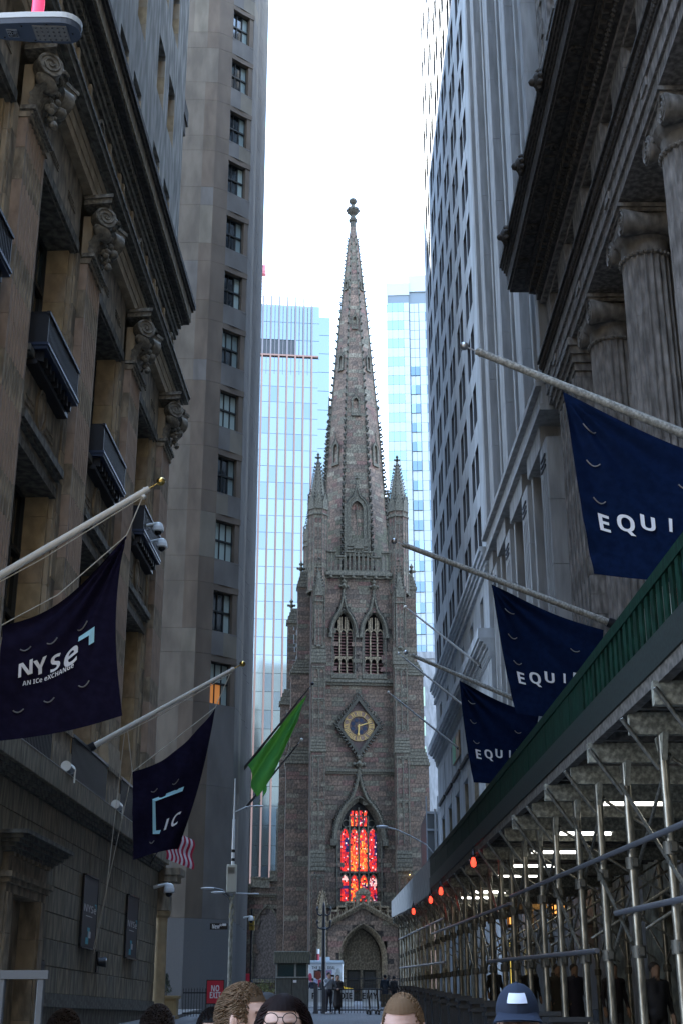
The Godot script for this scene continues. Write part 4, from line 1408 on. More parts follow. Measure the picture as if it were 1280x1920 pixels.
func build_church() -> void:
	var b := thing("church", "brownstone Gothic church with a tall crocketed spire and a glowing red window", "church", Vector3(1.65, 0, -124), 0.0798)
	var r := RandomNumberGenerator.new(); r.seed = 9
	var G := 2.6
	var m := M.new()
	# body of the tower, kept behind the facing; the openings are cut through it
	var holes := [[-1.75, 1.75, 11.6, 20.6], [-2.45, -0.45, 32.3, 38.6], [0.45, 2.45, 32.3, 38.6]]
	m.wall(-3.3, 3.3, G, 42.4, -1.3, -0.06, holes)
	m.bx(-4.5, 4.5, G, 42.4, -9.6, -1.9)
	m.bx(-4.55, -3.2, G, 42.4, -1.9, -0.06); m.bx(3.2, 4.55, G, 42.4, -1.9, -0.06)
	part(b, "tower_core", m, mat.brown_back)
	var in_big := arch(1.95, 11.5, 17.6, 20.75, 10)
	var in_l := moved(arch(1.12, 32.2, 36.6, 38.65, 8), Vector2(-1.45, 0)); var in_r := moved(arch(1.12, 32.2, 36.6, 38.65, 8), Vector2(1.45, 0))
	var skip_front := func(x: float, y: float) -> bool:
		var p := Vector2(x - 3.25, y)
		if y < 23 and y > 11: return Geometry2D.is_point_in_polygon(p, in_big)
		if y > 31.5 and y < 39: return Geometry2D.is_point_in_polygon(p, in_l) or Geometry2D.is_point_in_polygon(p, in_r)
		return false
	m = M.new()
	veneer(m, Transform3D(Basis.IDENTITY, Vector3(-3.25, 0, 0)), 6.5, G, 42.1, skip_front, r, 1.0)
	stuff(part(b, "front_stones", m, mat.brown))
	# angle buttresses: one towards us and one to the side at each corner, stepping back
	var fz := [[G, 14.0, 1.55], [15.9, 24.6, 1.25], [26.1, 33.0, 0.95], [34.8, 40.6, 0.62]]
	for s in [-1.0, 1.0]:
		var bt := group_part(b, "buttress")
		m = M.new()
		var tr := M.new()
		var x0 := 3.2 if s > 0 else -4.5
		var x1 := 4.5 if s > 0 else -3.2
		for k in fz.size():
			var st: Array = fz[k]
			var top: float = st[1]
			m.col = Color(0.09, 0.07, 0.06)
			m.bx(x0 + 0.03, x1 - 0.03, st[0], top + 0.3, -1.0, st[2] - 0.05)
			veneer(m, Transform3D(Basis.IDENTITY, Vector3(x0, 0, st[2])), 1.3, st[0], top, no_skip, r, 0.92)
			for q in [-1.0, 1.0]:
				var bs := Basis(Vector3.UP, q * PI / 2)
				var ox := x1 if q > 0 else x0
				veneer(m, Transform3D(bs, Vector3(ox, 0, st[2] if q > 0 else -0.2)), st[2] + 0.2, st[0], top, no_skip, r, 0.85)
			# blind tracery on the face
			var hz: float = st[2] + 0.03
			for px in [x0 + 0.08, x0 + 0.62, x1 - 0.16]: tr.bx(px, px + 0.09, st[0] + 0.6, top - 0.3, hz - 0.06, hz + 0.05)
			for yy in [top - 0.4, (st[0] + top) / 2]:
				tr.bx(x0 + 0.05, x1 - 0.05, yy, yy + 0.14, hz - 0.06, hz + 0.06)
				for cx in [x0 + 0.38, x0 + 0.92]:
					var o := moved(arch(0.27, yy - 0.6, yy - 0.35, yy + 0.02, 5), Vector2(cx, 0)); var i2 := moved(arch(0.18, yy - 0.6, yy - 0.35, yy - 0.1, 5), Vector2(cx, 0))
					band(tr, o, i2, hz - 0.05, hz + 0.03)
			if k < fz.size() - 1:
				var wt := M.new()
				steps(wt, x0, x1, top, fz[k + 1][0], st[2], fz[k + 1][2], -0.2, 5)
				part(bt, "weathering", wt, mat.brown_trim)
			part(bt, "blind_tracery", tr, mat.brown_trim)
			tr = M.new()
		stuff(part(bt, "stones", m, mat.brown))
		# side buttress
		m = M.new(); tr = M.new()
		var X0 := 4.5; var wd := [[G, 24.0, 6.65], [25.6, 32.6, 6.3], [34.0, 41.2, 5.75]]
		for k in wd.size():
			var st: Array = wd[k]
			var ln: float = st[2] - X0
			m.col = Color(0.09, 0.07, 0.06)
			m.bx(minf(s * X0, s * (st[2] - 0.04)), maxf(s * X0, s * (st[2] - 0.04)), st[0], st[1], -2.95, -1.65)
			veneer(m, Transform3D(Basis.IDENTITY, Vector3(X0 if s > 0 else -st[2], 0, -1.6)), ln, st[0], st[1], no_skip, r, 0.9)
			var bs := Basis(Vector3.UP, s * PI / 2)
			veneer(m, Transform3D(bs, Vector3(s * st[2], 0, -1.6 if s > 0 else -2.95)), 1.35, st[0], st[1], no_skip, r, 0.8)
			var nx: float = wd[k + 1][2] if k < 2 else 5.4
			var ny: float = wd[k + 1][0] if k < 2 else 42.9
			for j in 5:
				var xx := lerpf(st[2] + 0.12, nx, j / 5.0)
				tr.bx(minf(s * X0, s * xx), maxf(s * X0, s * xx), lerpf(st[1], ny, j / 5.0) + 0.05, lerpf(st[1], ny, (j + 1) / 5.0), -3.0, -1.5 - 0.03 * j)
				tr.bx(minf(s * X0, s * (xx - 0.06)), maxf(s * X0, s * (xx - 0.06)), lerpf(st[1], ny, j / 5.0), lerpf(st[1], ny, j / 5.0) + 0.05, -3.0, -1.58 - 0.03 * j)
			part(bt, "weathering", tr, mat.brown_trim)
			tr = M.new()
		finial(tr, Vector3(s * 5.45, 42.8, -2.2), 1.25)
		stuff(part(bt, "stones", m, mat.brown))
		part(bt, "finial", tr, mat.brown_trim)
		# rear buttress, only its outer edge shows
		m = M.new(); tr = M.new()
		m.col = Color(0.15, 0.115, 0.095)
		for k in 2:
			var top: float = [31.0, 39.4][k]; var wx: float = [7.1, 6.5][k]
			veneer(m, Transform3D(Basis.IDENTITY, Vector3(4.5 if s > 0 else -wx, 0, -8.0)), wx - 4.5, G if k == 0 else 32.6, top, no_skip, r, 0.85)
			for j in 4: tr.bx(minf(s * 4.5, s * (wx + 0.1 - j * 0.15)), maxf(s * 4.5, s * (wx + 0.1 - j * 0.15)), top + j * 0.4, top + j * 0.4 + 0.36, -9.2, -7.9)
			part(bt, "weathering", tr, mat.brown_trim)
			tr = M.new()
		finial(tr, Vector3(s * 6.1, 40.9, -8.5), 1.2)
		stuff(part(bt, "stones", m, mat.brown))
		part(bt, "finial", tr, mat.brown_trim)
	# corner turrets
	for s in [-1.0, 1.0]:
		pinnacle(b, "turret", Vector3(s * 3.95, 0, -0.35), 0.98, 40.4, 49.6, 55.0)
		pinnacle(b, "turret", Vector3(s * 3.95, 0, -8.6), 0.98, 40.4, 49.2, 54.6)
		pinnacle(b, "gable_pinnacle", Vector3(s * 3.86, 0, 0.42), 0.5, 34.8, 40.6, 44.0, 4)
	# strings
	m = M.new()
	for y in [[31.15, 31.4, 0.22], [31.4, 31.62, 0.36], [31.62, 31.8, 0.16], [22.85, 23.05, 0.14], [23.05, 23.3, 0.26], [41.7, 41.95, 0.2], [41.95, 42.3, 0.42], [11.0, 11.3, 0.2]]: blk(b, "string_course", -3.2, 3.2, y[0], y[1], -0.4, y[2], mat.brown_trim)
	for k in 6:
		m = M.new()
		m.ball(Vector3(-2.7 + k * 1.08, 41.8, 0.3), Vector3(0.2, 0.16, 0.16), 6, 4)
		part(b, "corbel_head", m, mat.brown_trim)
	# parapet with pierced battlements
	var pp := group_part(b, "parapet")
	m = M.new()
	for side in 2:
		var zz := 0.12 if side == 0 else -9.0
		m.bx(-3.0, 3.0, 42.3, 42.5, zz - 0.25, zz + 0.12)
		for k in 7:
			var cx := -2.62 + k * 0.875
			var top := 43.85 if k % 2 else 44.35
			if k == 3: top = 44.75
			m.bx(cx - 0.44, cx + 0.44, top, top + 0.16, zz - 0.28, zz + 0.16)
			for q in [-0.40, 0.0, 0.40]: m.bx(cx + q - 0.07, cx + q + 0.07, 42.5, top, zz - 0.2, zz + 0.05)
			for q in [-0.2, 0.2]:
				var o := moved(arch(0.2, top - 0.5, top - 0.4, top, 4), Vector2(cx + q, 0)); var i2 := moved(arch(0.13, top - 0.5, top - 0.4, top - 0.14, 4), Vector2(cx + q, 0))
				band(m, o, i2, zz - 0.16, zz + 0.03)
	m.prism(PackedVector2Array([Vector2(-0.55, 44.8), Vector2(0.55, 44.8), Vector2(0, 45.55)]), -0.1, 0.25)
	part(pp, "battlement", m, mat.brown_trim)
	# spire
	var SC := Vector3(0, 0, -4.75)
	var prof := [Vector2(3.52, 42.3), Vector2(3.32, 47.1), Vector2(2.5, 59.7), Vector2(1.40, 72.85), Vector2(0.33, 84.3)]
	var ap := func(y: float) -> float:
		for k in 4:
			if y <= prof[k + 1].y: return lerpf(prof[k].x, prof[k + 1].x, (y - prof[k].y) / (prof[k + 1].y - prof[k].y))
		return 0.33
	m = M.new()
	var core := M.new()
	for f in 8:
		var bs := Basis(Vector3.UP, TAU * f / 8)
		var y := 42.3
		while y < 84.2:
			var h := minf(0.46 * r.randf_range(0.9, 1.15), 84.3 - y)
			var a0: float = ap.call(y); var a1: float = ap.call(y + h)
			var w0 := a0 * 0.4142; var w1 := a1 * 0.4142
			var cuts := [0.0]
			var t := 0.0
			while t < 1.0:
				t += r.randf_range(0.5, 1.2) / maxf(0.6, 2 * w0)
				cuts.push_back(minf(t, 1.0))
			core.q(bs * Vector3(-w0, y, a0 - 0.05) + SC, bs * Vector3(w0, y, a0 - 0.05) + SC, bs * Vector3(w1, y + h, a1 - 0.05) + SC, bs * Vector3(-w1, y + h, a1 - 0.05) + SC)
			if f in [0, 1, 2, 6, 7]:
				for k in cuts.size() - 1:
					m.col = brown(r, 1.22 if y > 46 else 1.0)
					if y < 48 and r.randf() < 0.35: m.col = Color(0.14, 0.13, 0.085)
					var z := r.randf_range(0, 0.02)
					var e := 0.01
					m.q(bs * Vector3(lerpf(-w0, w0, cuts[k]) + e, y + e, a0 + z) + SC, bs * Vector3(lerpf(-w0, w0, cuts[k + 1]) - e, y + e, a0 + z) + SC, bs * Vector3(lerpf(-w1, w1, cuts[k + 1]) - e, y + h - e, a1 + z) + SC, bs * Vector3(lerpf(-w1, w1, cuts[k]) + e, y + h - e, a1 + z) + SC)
			y += h
	var sp := group_part(b, "spire")
	part(sp, "core", core, mat.brown_back)
	stuff(part(sp, "stones", m, mat.brown))
	m = M.new()
	var ribs := M.new()
	for f in 8:
		var d := Vector3(sin(TAU * (f + 0.5) / 8), 0, cos(TAU * (f + 0.5) / 8))
		var last := Vector3.ZERO
		var y := 43.0
		var k := 0
		while y < 83.6:
			var rad: float = ap.call(y) / cos(PI / 8)
			var p := SC + d * rad + Vector3(0, y, 0)
			if k > 0: ribs.cyl(last, p, 0.10, 0.10, 5, false)
			last = p
			crocket(m, p, d, lerpf(0.36, 0.2, (y - 43) / 41))
			if y < 60: crocket(m, p + Vector3(0, 0.3, 0), d.rotated(Vector3.UP, 0.6), 0.24); crocket(m, p + Vector3(0, 0.3, 0), d.rotated(Vector3.UP, -0.6), 0.24)
			y += lerpf(0.72, 1.0, (y - 43) / 41)
			k += 1
	part(sp, "rib", ribs, mat.brown_trim)
	stuff(part(sp, "crockets", m, mat.brown_dark))
	# spire lights
	for L in [[0, 46.3, 5.2, 1.0], [0, 60.4, 2.3, 0.45], [0, 70.9, 1.7, 0.30], [1, 55.0, 2.7, 0.42], [7, 55.0, 2.7, 0.42], [1, 66.0, 2.0, 0.32], [7, 66.0, 2.0, 0.32], [1, 76.0, 1.2, 0.2], [7, 76.0, 1.2, 0.2], [2, 60.4, 2.3, 0.45], [6, 60.4, 2.3, 0.45]]:
		var lg := group_part(b, "spire_light")
		var bs := Basis(Vector3.UP, TAU * L[0] / 8)
		var y: float = L[1]; var h: float = L[2]; var w: float = L[3]
		var a0: float = ap.call(y); var a1: float = ap.call(y + h)
		lg.transform = Transform3D(bs, SC)
		m = M.new()
		var crk := M.new()
		var o := arch(w, y, y + h * 0.6, y + h * 0.88, 6); var i2 := arch(w * 0.62, y, y + h * 0.6, y + h * 0.78, 6)
		band(m, o, i2, a1 - 0.3, a0 + 0.12)
		m.bx(-w * 1.15, w * 1.15, y - h * 0.12, y, a1, a0 + 0.2)
		ogee_hood(m, w * 1.05, y + h * 0.6, y + h * 0.88, y + h * 1.2, a0 + 0.12, w * 0.11, crk)
		finial(m, Vector3(0, y + h * 1.18, a0 + 0.1), w * 0.75)
		if w > 0.9:
			for k in 5: m.bx(-1.15, 1.15, y - 1.9 + k * 0.36, y - 1.66 + k * 0.36, a0 - 0.4, a0 + 0.34 - k * 0.05)
			for q in [-1.0, 1.0]: m.bx(q * 1.16 - 0.14, q * 1.16 + 0.14, y - 2.0, y + h * 0.7, a0 - 0.4, a0 + 0.22)
			m.bx(-0.04, 0.04, y, y + h * 0.7, a0 - 0.1, a0)
		part(lg, "surround", m, mat.brown_trim)
		stuff(part(lg, "crockets", crk, mat.brown_dark))
		m = M.new()
		m.prism(i2, a1 - 0.25, a1 - 0.2)
		part(lg, "pane", m, mat.glass_blue if w < 0.5 else plain("church_glass", 0.05, 0.06, 0.07, 0.2))
	m = M.new()
	m.X = Transform3D(Basis.IDENTITY, SC)
	m.lathe([Vector2(0.36, 83.9), Vector2(0.33, 85.0), Vector2(0.46, 85.1), Vector2(0.5, 85.35), Vector2(0.34, 85.5), Vector2(0.26, 85.9), Vector2(0.52, 86.15), Vector2(0.70, 86.45), Vector2(0.66, 86.75), Vector2(0.3, 87.0), Vector2(0.18, 87.3), Vector2(0.36, 87.5), Vector2(0.48, 87.75), Vector2(0.4, 88.0), Vector2(0.1, 88.15), Vector2(0, 88.2)], 10)
	for k in 8: m.ball(Vector3(sin(TAU * k / 8) * 0.66, 86.55, cos(TAU * k / 8) * 0.66), Vector3(0.16, 0.2, 0.16), 6, 4)
	part(sp, "finial", m, mat.brown_dark)
	m = M.new()
	m.X = Transform3D(Basis.IDENTITY, SC)
	m.cyl(Vector3(0, 88.1, 0), Vector3(0, 89.75, 0), 0.045, 0.035, 6); m.cyl(Vector3(-0.42, 89.35, 0), Vector3(0.42, 89.35, 0), 0.04, 0.04, 6)
	part(sp, "cross", m, mat.gold)
	# --- belfry windows
	for s in [-1.45, 1.45]:
		var w := group_part(b, "belfry_window", Vector3(s, 0, 0))
		m = M.new()
		var crk := M.new()
		for k in 3: band(m, arch(1.14 - k * 0.09, 32.2, 36.6, 38.65 - k * 0.1, 8), arch(1.05 - k * 0.09, 32.2, 36.6, 38.55 - k * 0.1, 8), -0.5, 0.05 - k * 0.13)
		ogee_hood(m, 1.24, 36.2, 38.75, 40.6, 0.1, 0.12, crk)
		for q in [-1.0, 1.0]: m.box(Vector3(q * 1.26, 36.0, 0.08), Vector3(0.3, 0.4, 0.3))
		for k in 3: m.bx(-1.15, 1.15, 31.8 + k * 0.16, 31.98 + k * 0.16, -0.3, 0.26 - k * 0.1)
		finial(m, Vector3(0, 40.3, 0.1), 1.35)
		part(w, "surround", m, mat.brown_trim)
		stuff(part(w, "crockets", crk, mat.brown_dark))
		m = M.new()
		for q in [-0.33, 0.33]: m.bx(q - 0.07, q + 0.07, 32.3, 37.9, -0.5, -0.28)
		m.bx(-0.9, 0.9, 33.9, 34.05, -0.5, -0.28)
		for yy in [33.55, 36.35]:
			for q in [-0.62, 0.0, 0.62]: band(m, moved(arch(0.3, yy - 0.3, yy, yy + 0.42, 5), Vector2(q, 0)), moved(arch(0.22, yy - 0.3, yy, yy + 0.3, 5), Vector2(q, 0)), -0.45, -0.28)
		for q in [-0.46, -0.16, 0.16, 0.46]: m.bx(q - 0.05, q + 0.05, 36.7, 38.1 - absf(q), -0.45, -0.3)
		part(w, "tracery", m, mat.brown_warm_lit)
		for q in [-0.62, 0.0, 0.62]:
			for k in 14:
				var yy := 32.5 + k * 0.30
				if absf(yy - 33.9) < 0.2: continue
				var o := part(w, "louvre", bm(Vector3(0.46, 0.05, 0.34)), plain("louvre", 0.17, 0.085, 0.075, 0.8), Vector3(q, yy, -0.55))
				o.rotation.x = 0.6
		m = M.new()
		m.prism(arch(1.0, 32.2, 36.6, 38.5, 8), -0.95, -0.9)
		part(w, "dark_chamber", m, mat.void)
	# --- clock
	var ck := group_part(b, "clock", Vector3(-0.05, 27.3, 0.0))
	m = M.new()
	var crk2 := M.new()
	var o4 := PackedVector2Array([Vector2(0, -2.85), Vector2(2.05, 0.05), Vector2(0, 2.85), Vector2(-2.05, 0.05)])
	var i4 := PackedVector2Array([Vector2(0, -2.35), Vector2(1.72, 0.05), Vector2(0, 2.35), Vector2(-1.72, 0.05)])
	band(m, o4, i4, -0.1, 0.32, false)
	for e in 4:
		for k in 11:
			var a: Vector2 = o4[e].lerp(o4[(e + 1) % 4], k / 11.0)
			crocket(crk2, Vector3(a.x, a.y, 0.24), Vector3(a.x, a.y, 0.4), 0.26)
	part(ck, "diamond_frame", m, mat.brown_dark)
	stuff(part(ck, "crockets", crk2, mat.brown_dark))
	m = M.new()
	m.prism(i4, -0.05, 0.06)
	part(ck, "field", m, stone("clock_field", 0.13, 0.085, 0.075, Vector3(1, 1, 1), "blotch"))
	m = M.new()
	var c0 := PackedVector2Array(); var c1 := PackedVector2Array()
	for k in 40: c0.push_back(Vector2(cos(TAU * k / 40), sin(TAU * k / 40)) * 1.42); c1.push_back(Vector2(cos(TAU * k / 40), sin(TAU * k / 40)) * 0.90)
	band(m, c0, c1, 0.0, 0.14, false)
	part(ck, "dial_ring", m, stone("dial_stone", 0.26, 0.17, 0.125, Vector3(1.5, 1.5, 1.5), "blotch"))
	m = M.new()
	for k in 8:
		var c := Vector2(cos(TAU * (k + 0.5) / 8), sin(TAU * (k + 0.5) / 8)) * 0.58
		m.cyl(Vector3(c.x, c.y, 0.06), Vector3(c.x, c.y, 0.09), 0.2, 0.2, 12)
	part(ck, "roundels", m, plain("roundel", 0.02, 0.03, 0.055, 0.2))
	m = M.new()
	for rr in [1.40, 0.92]:
		for k in 40: m.cyl(Vector3(cos(TAU * k / 40), sin(TAU * k / 40), 0) * rr + Vector3(0, 0, 0.15), Vector3(cos(TAU * (k + 1) / 40), sin(TAU * (k + 1) / 40), 0) * rr + Vector3(0, 0, 0.15), 0.018, 0.018, 4, false)
	var num := ["XII", "I", "II", "III", "IIII", "V", "VI", "VII", "VIII", "IX", "X", "XI"]
	for k in 12:
		var th := -TAU * k / 12
		var dx := Vector3(cos(th), sin(th), 0); var dy := Vector3(-sin(th), cos(th), 0)
		text_on(m, num[k], 0.34, func(x, y): return dy * (1.15 + y) + dx * x + Vector3(0, 0, 0.165), 0.8, true)
	part(ck, "numerals", m, plain("gilt", 0.62, 0.42, 0.14, 0.35, 0.6))
	for hd in [[72.0, 1.35, 0.055], [184.0, 0.98, 0.075]]:
		m = M.new()
		m.X = Transform3D(Basis(Vector3(0, 0, 1), -deg_to_rad(hd[0])), Vector3(0, 0, 0.21))
		m.prism(PackedVector2Array([Vector2(-hd[2], -0.15), Vector2(hd[2], -0.15), Vector2(hd[2] * 0.7, hd[1] * 0.8), Vector2(0, hd[1]), Vector2(-hd[2] * 0.7, hd[1] * 0.8)]), -0.01, 0.02)
		if hd[1] < 1.2: m.ball(Vector3(0, 0.78, 0), Vector3(0.11, 0.13, 0.03), 8, 5)
		part(ck, "hand", m, mat.gilt)
	# --- great window: stone frame, mullions, coloured glass in small pieces
	var gw := group_part(b, "great_window", Vector3(-0.05, 0, 0))
	m = M.new()
	crk2 = M.new()
	for k in 4: band(m, arch(2.05 - k * 0.10, 11.3, 17.6, 20.9 - k * 0.12, 10), arch(1.95 - k * 0.10, 11.3, 17.6, 20.78 - k * 0.12, 10), -0.7, 0.10 - k * 0.15)
	ogee_hood(m, 2.3, 17.0, 21.1, 23.4, 0.16, 0.16, crk2)
	for q in [-1.0, 1.0]: m.box(Vector3(q * 2.35, 16.7, 0.12), Vector3(0.5, 0.6, 0.45))
	finial(m, Vector3(0, 23.0, 0.15), 1.7)
	m.bx(-2.1, 2.1, 11.1, 11.45, -0.6, 0.3)
	part(gw, "surround", m, mat.brown_trim)
	stuff(part(gw, "crockets", crk2, mat.brown_dark))
	m = M.new()
	for q in [-0.84, 0.0, 0.84]: m.bx(q - 0.07, q + 0.07, 11.4, 19.9 - absf(q) * 0.9, -0.62, -0.38)
	m.bx(-1.66, 1.66, 14.05, 14.22, -0.62, -0.38)
	for q in [-1.26, -0.42, 0.42, 1.26]:
		for yy in [[13.3, 14.05], [17.4, 18.15]]: band(m, moved(arch(0.42, yy[0] - 0.2, yy[0], yy[1], 6), Vector2(q, 0)), moved(arch(0.33, yy[0] - 0.2, yy[0], yy[1] - 0.14, 6), Vector2(q, 0)), -0.6, -0.4)
	for q in [-0.6, -0.2, 0.2, 0.6]: band(m, moved(arch(0.2, 18.2, 18.9, 19.2, 5), Vector2(q, 0)), moved(arch(0.14, 18.2, 18.9, 19.1, 5), Vector2(q, 0)), -0.6, -0.4)
	for q in [-1.15, 1.15]: m.X = Transform3D(Basis(Vector3(1, 0, 0), PI / 2), Vector3(q, 18.45, -0.5)); m.lathe([Vector2(0.28, -0.1), Vector2(0.36, -0.1), Vector2(0.36, 0.1), Vector2(0.28, 0.1)], 14)
	m.X = Transform3D.IDENTITY
	part(gw, "tracery", m, mat.brown_trim)
	var kinds := {"crimson": [0.55, 0.012, 0.03, 0.62], "scarlet": [0.9, 0.035, 0.02, 0.85], "ember": [0.95, 0.12, 0.02, 0.95], "amber": [1.0, 0.34, 0.05, 1.0], "violet": [0.16, 0.02, 0.16, 0.35], "blue": [0.03, 0.03, 0.14, 0.35], "rose": [1.0, 0.55, 0.5, 0.9], "black": [0.02, 0.004, 0.006, 0.05]}
	var glass := {}
	for k in kinds: glass[k] = M.new()
	var opening := arch(1.62, 11.45, 17.6, 20.4, 10)
	for q in 4:
		var cx := -1.26 + q * 0.84
		var y := 11.45
		while y < 19.6:
			var h := r.randf_range(0.09, 0.19)
			var x := -0.345
			while x < 0.34:
				var l := minf(r.randf_range(0.06, 0.15), 0.345 - x)
				if l < 0.03: break
				var mid := Vector2(cx + x + l / 2, y + h / 2)
				var ok := Geometry2D.is_point_in_polygon(mid, opening) and absf(mid.y - 14.13) > 0.12
				for yy in [[13.3, 14.05], [17.4, 18.15]]:
					if mid.y > yy[0] and mid.y < yy[1] + 0.05: ok = ok and Geometry2D.is_point_in_polygon(Vector2(x + l / 2, mid.y), arch(0.345, yy[0] - 0.2, yy[0], yy[1] - 0.1, 6))
				if mid.y > 18.2: ok = ok and absf(fposmod(mid.x + 0.4, 0.4) - 0.2) < 0.13 and absf(mid.x) < 0.8
				if ok:
					# flames rise through the middle lights, cooler at the borders
					var fl := r.randf()
					var heat := 0.0
					if q == 1 or q == 2: heat = 0.46 * exp(-pow((mid.y - 15.2) / 1.5, 2)) + 0.18
					if q == 1 and mid.y < 13.8: heat = 0.4
					if mid.y > 18.2: heat = 0.25
					heat *= 1.0 - absf(x + l / 2) * 1.1
					var kd := "crimson"
					if fl < heat * 0.45: kd = "amber"
					elif fl < heat * 1.05: kd = "ember"
					elif fl < 0.42 + heat: kd = "scarlet"
					elif fl > 0.955: kd = "rose"
					elif fl > 0.90: kd = "black"
					elif fl > 0.82: kd = "violet"
					if q == 0 and mid.y > 16.0 and mid.y < 17.2 and x > -0.05 and fl < 0.7: kd = "blue"
					if q == 3 and mid.y > 15.6 and mid.y < 17.8 and x > 0.1 and fl < 0.75: kd = "blue"
					if q == 0 and mid.y > 12.7 and mid.y < 13.05: kd = "blue" if fl < 0.7 else "violet"
					if q == 3 and mid.y < 12.4 and x > 0 and fl < 0.6: kd = "violet"
					if q == 3 and mid.y > 12.8 and mid.y < 13.7 and fl < 0.5: kd = "rose"
					if q == 0 and mid.y > 13.4 and fl < 0.5 and mid.y < 13.9: kd = "rose"
					var t: M = glass[kd]
					var z := -0.52 + r.randf_range(-0.004, 0.004)
					t.bx(cx + x, cx + x + l - 0.012, y, y + h - 0.012, z - 0.02, z)
				x += l
			y += h
	for k in kinds:
		var c: Array = kinds[k]
		var gm := glow("stained_" + k, c[0], c[1], c[2], c[3] * 0.2)
		stuff(part(gw, k + "_glass", glass[k], gm))
	blk(gw, "lead_back", -1.7, 1.7, 11.4, 20.5, -0.62, -0.56, mat.void)
	# --- porch
	var po := group_part(b, "porch", Vector3(0.05, 0, 0))
	m = M.new()
	var pr := RandomNumberGenerator.new(); pr.seed = 4
	var od := arch(2.02, G, 6.7, 9.55, 10)
	var gable := func(x: float, y: float) -> bool:
		var p := Vector2(x - 3.05, y)
		if Geometry2D.is_point_in_polygon(p, od): return true
		return y > 9.3 + (3.05 - absf(p.x)) * 0.55
	for k in 1:
		var tmp := M.new()
		veneer(tmp, Transform3D(Basis.IDENTITY, Vector3(-3.05, 0, 2.0)), 6.1, G, 11.0, gable, pr, 1.9)  # stone tone lifted to imitate warm lamp light on the porch front
		stuff(part(po, "stones", tmp, mat.brown))
	m.prism(PackedVector2Array([Vector2(-3.1, G), Vector2(-2.05, G), Vector2(-2.05, 9.2), Vector2(-3.1, 9.2)]), 0, 1.97)
	m.prism(PackedVector2Array([Vector2(2.05, G), Vector2(3.1, G), Vector2(3.1, 9.2), Vector2(2.05, 9.2)]), 0, 1.97)
	m.prism(PackedVector2Array([Vector2(-3.1, 9.2), Vector2(-2.0, 8.2), Vector2(0, 9.7), Vector2(2.0, 8.2), Vector2(3.1, 9.2), Vector2(0, 10.9)]), 0, 1.95)
	part(po, "porch_core", m, mat.brown_back)
	m = M.new()
	for k in 5: band(m, arch(2.06 - k * 0.075, G, 6.7, 9.6 - k * 0.07, 12), arch(1.985 - k * 0.075, G, 6.7, 9.53 - k * 0.07, 12), 0.9, 2.14 - k * 0.16)
	part(po, "door_arch", m, mat.brown_warm_lit)
	m = M.new()
	for s in [-1.0, 1.0]:
		for k in 3:
			var y := 9.2 + k * 0.16; var t := 0.18 + k * 0.10
			var p := PackedVector2Array([Vector2(s * 3.15, y), Vector2(0, y + 1.68), Vector2(0, y + 1.86), Vector2(s * 3.15, y + 0.17)])
			if s > 0: p.reverse()
			if Geometry2D.is_polygon_clockwise(p): p.reverse()
			m.prism(p, 1.5, 2.05 + t)
		# pierced rake parapet: posts, arches and a coping that steps up
		for k in 4:
			var x = s * (2.85 - k * 0.68); var yb := 9.68 + k * 0.36
			m.bx(x - 0.08, x + 0.08, yb, yb + 0.95, 1.75, 2.2)
			for q in 2:
				var xx = x - s * (0.2 + q * 0.24)
				band(m, moved(arch(0.13, yb + 0.12, yb + 0.5, yb + 0.72, 4), Vector2(xx, 0)), moved(arch(0.08, yb + 0.12, yb + 0.5, yb + 0.64, 4), Vector2(xx, 0)), 1.85, 2.1)
			m.bx(minf(x, x - s * 0.66), maxf(x, x - s * 0.66), yb + 0.86, yb + 1.02, 1.7, 2.25)
	# niche at the top
	m.bx(-0.62, -0.36, 10.7, 12.1, 1.6, 2.3); m.bx(0.36, 0.62, 10.7, 12.1, 1.6, 2.3)
	m.prism(PackedVector2Array([Vector2(-0.66, 12.0), Vector2(0.66, 12.0), Vector2(0.66, 12.2), Vector2(0, 12.65), Vector2(-0.66, 12.2)]), 1.6, 2.34)
	band(m, arch(0.5, 10.8, 11.6, 12.15, 6), arch(0.34, 10.8, 11.6, 11.95, 6), 1.9, 2.28)
	m.bx(-0.34, 0.34, 10.8, 11.2, 1.7, 2.2)
	m.ball(Vector3(0, 11.45, 2.0), Vector3(0.14, 0.26, 0.12), 8, 6)
	part(po, "parapet", m, mat.brown_warm_lit)
	# the two clustered piers beside the porch
	for s in [-1.0, 1.0]:
		m = M.new()
		m.bx(s * 3.5 - 0.36, s * 3.5 + 0.36, G, 10.4, 0.8, 2.1); m.bx(s * 3.5 - 0.3, s * 3.5 + 0.3, 10.4, 11.0, 0.9, 2.05)
		for k in 4: m.bx(s * 3.5 - 0.42, s * 3.5 + 0.42, [4.2, 6.6, 8.8, 10.2][k], [4.2, 6.6, 8.8, 10.2][k] + 0.14, 0.8, 2.16)
		m.prism(PackedVector2Array([Vector2(s * 3.5 - 0.34, 11.0), Vector2(s * 3.5 + 0.34, 11.0), Vector2(s * 3.5, 12.4)]), 1.3, 2.0)
		for k in 5: crocket(m, Vector3(s * 3.5 - 0.3 + k * 0.06, 11.1 + k * 0.24, 1.7), Vector3(-1, 0.4, 0.4), 0.2); crocket(m, Vector3(s * 3.5 + 0.3 - k * 0.06, 11.1 + k * 0.24, 1.7), Vector3(1, 0.4, 0.4), 0.2)
		part(po, "pier", m, mat.brown_warm_lit)
	# inner doorway: carved tympanum, lintel, bronze doors
	m = M.new()
	m.prism(arch(1.66, 5.9, 6.7, 9.2, 10), 0.1, 0.3)
	for k in 11: m.bx(-1.5 + k * 0.28, -1.38 + k * 0.28, 6.25, 6.45, 0.3, 0.36)
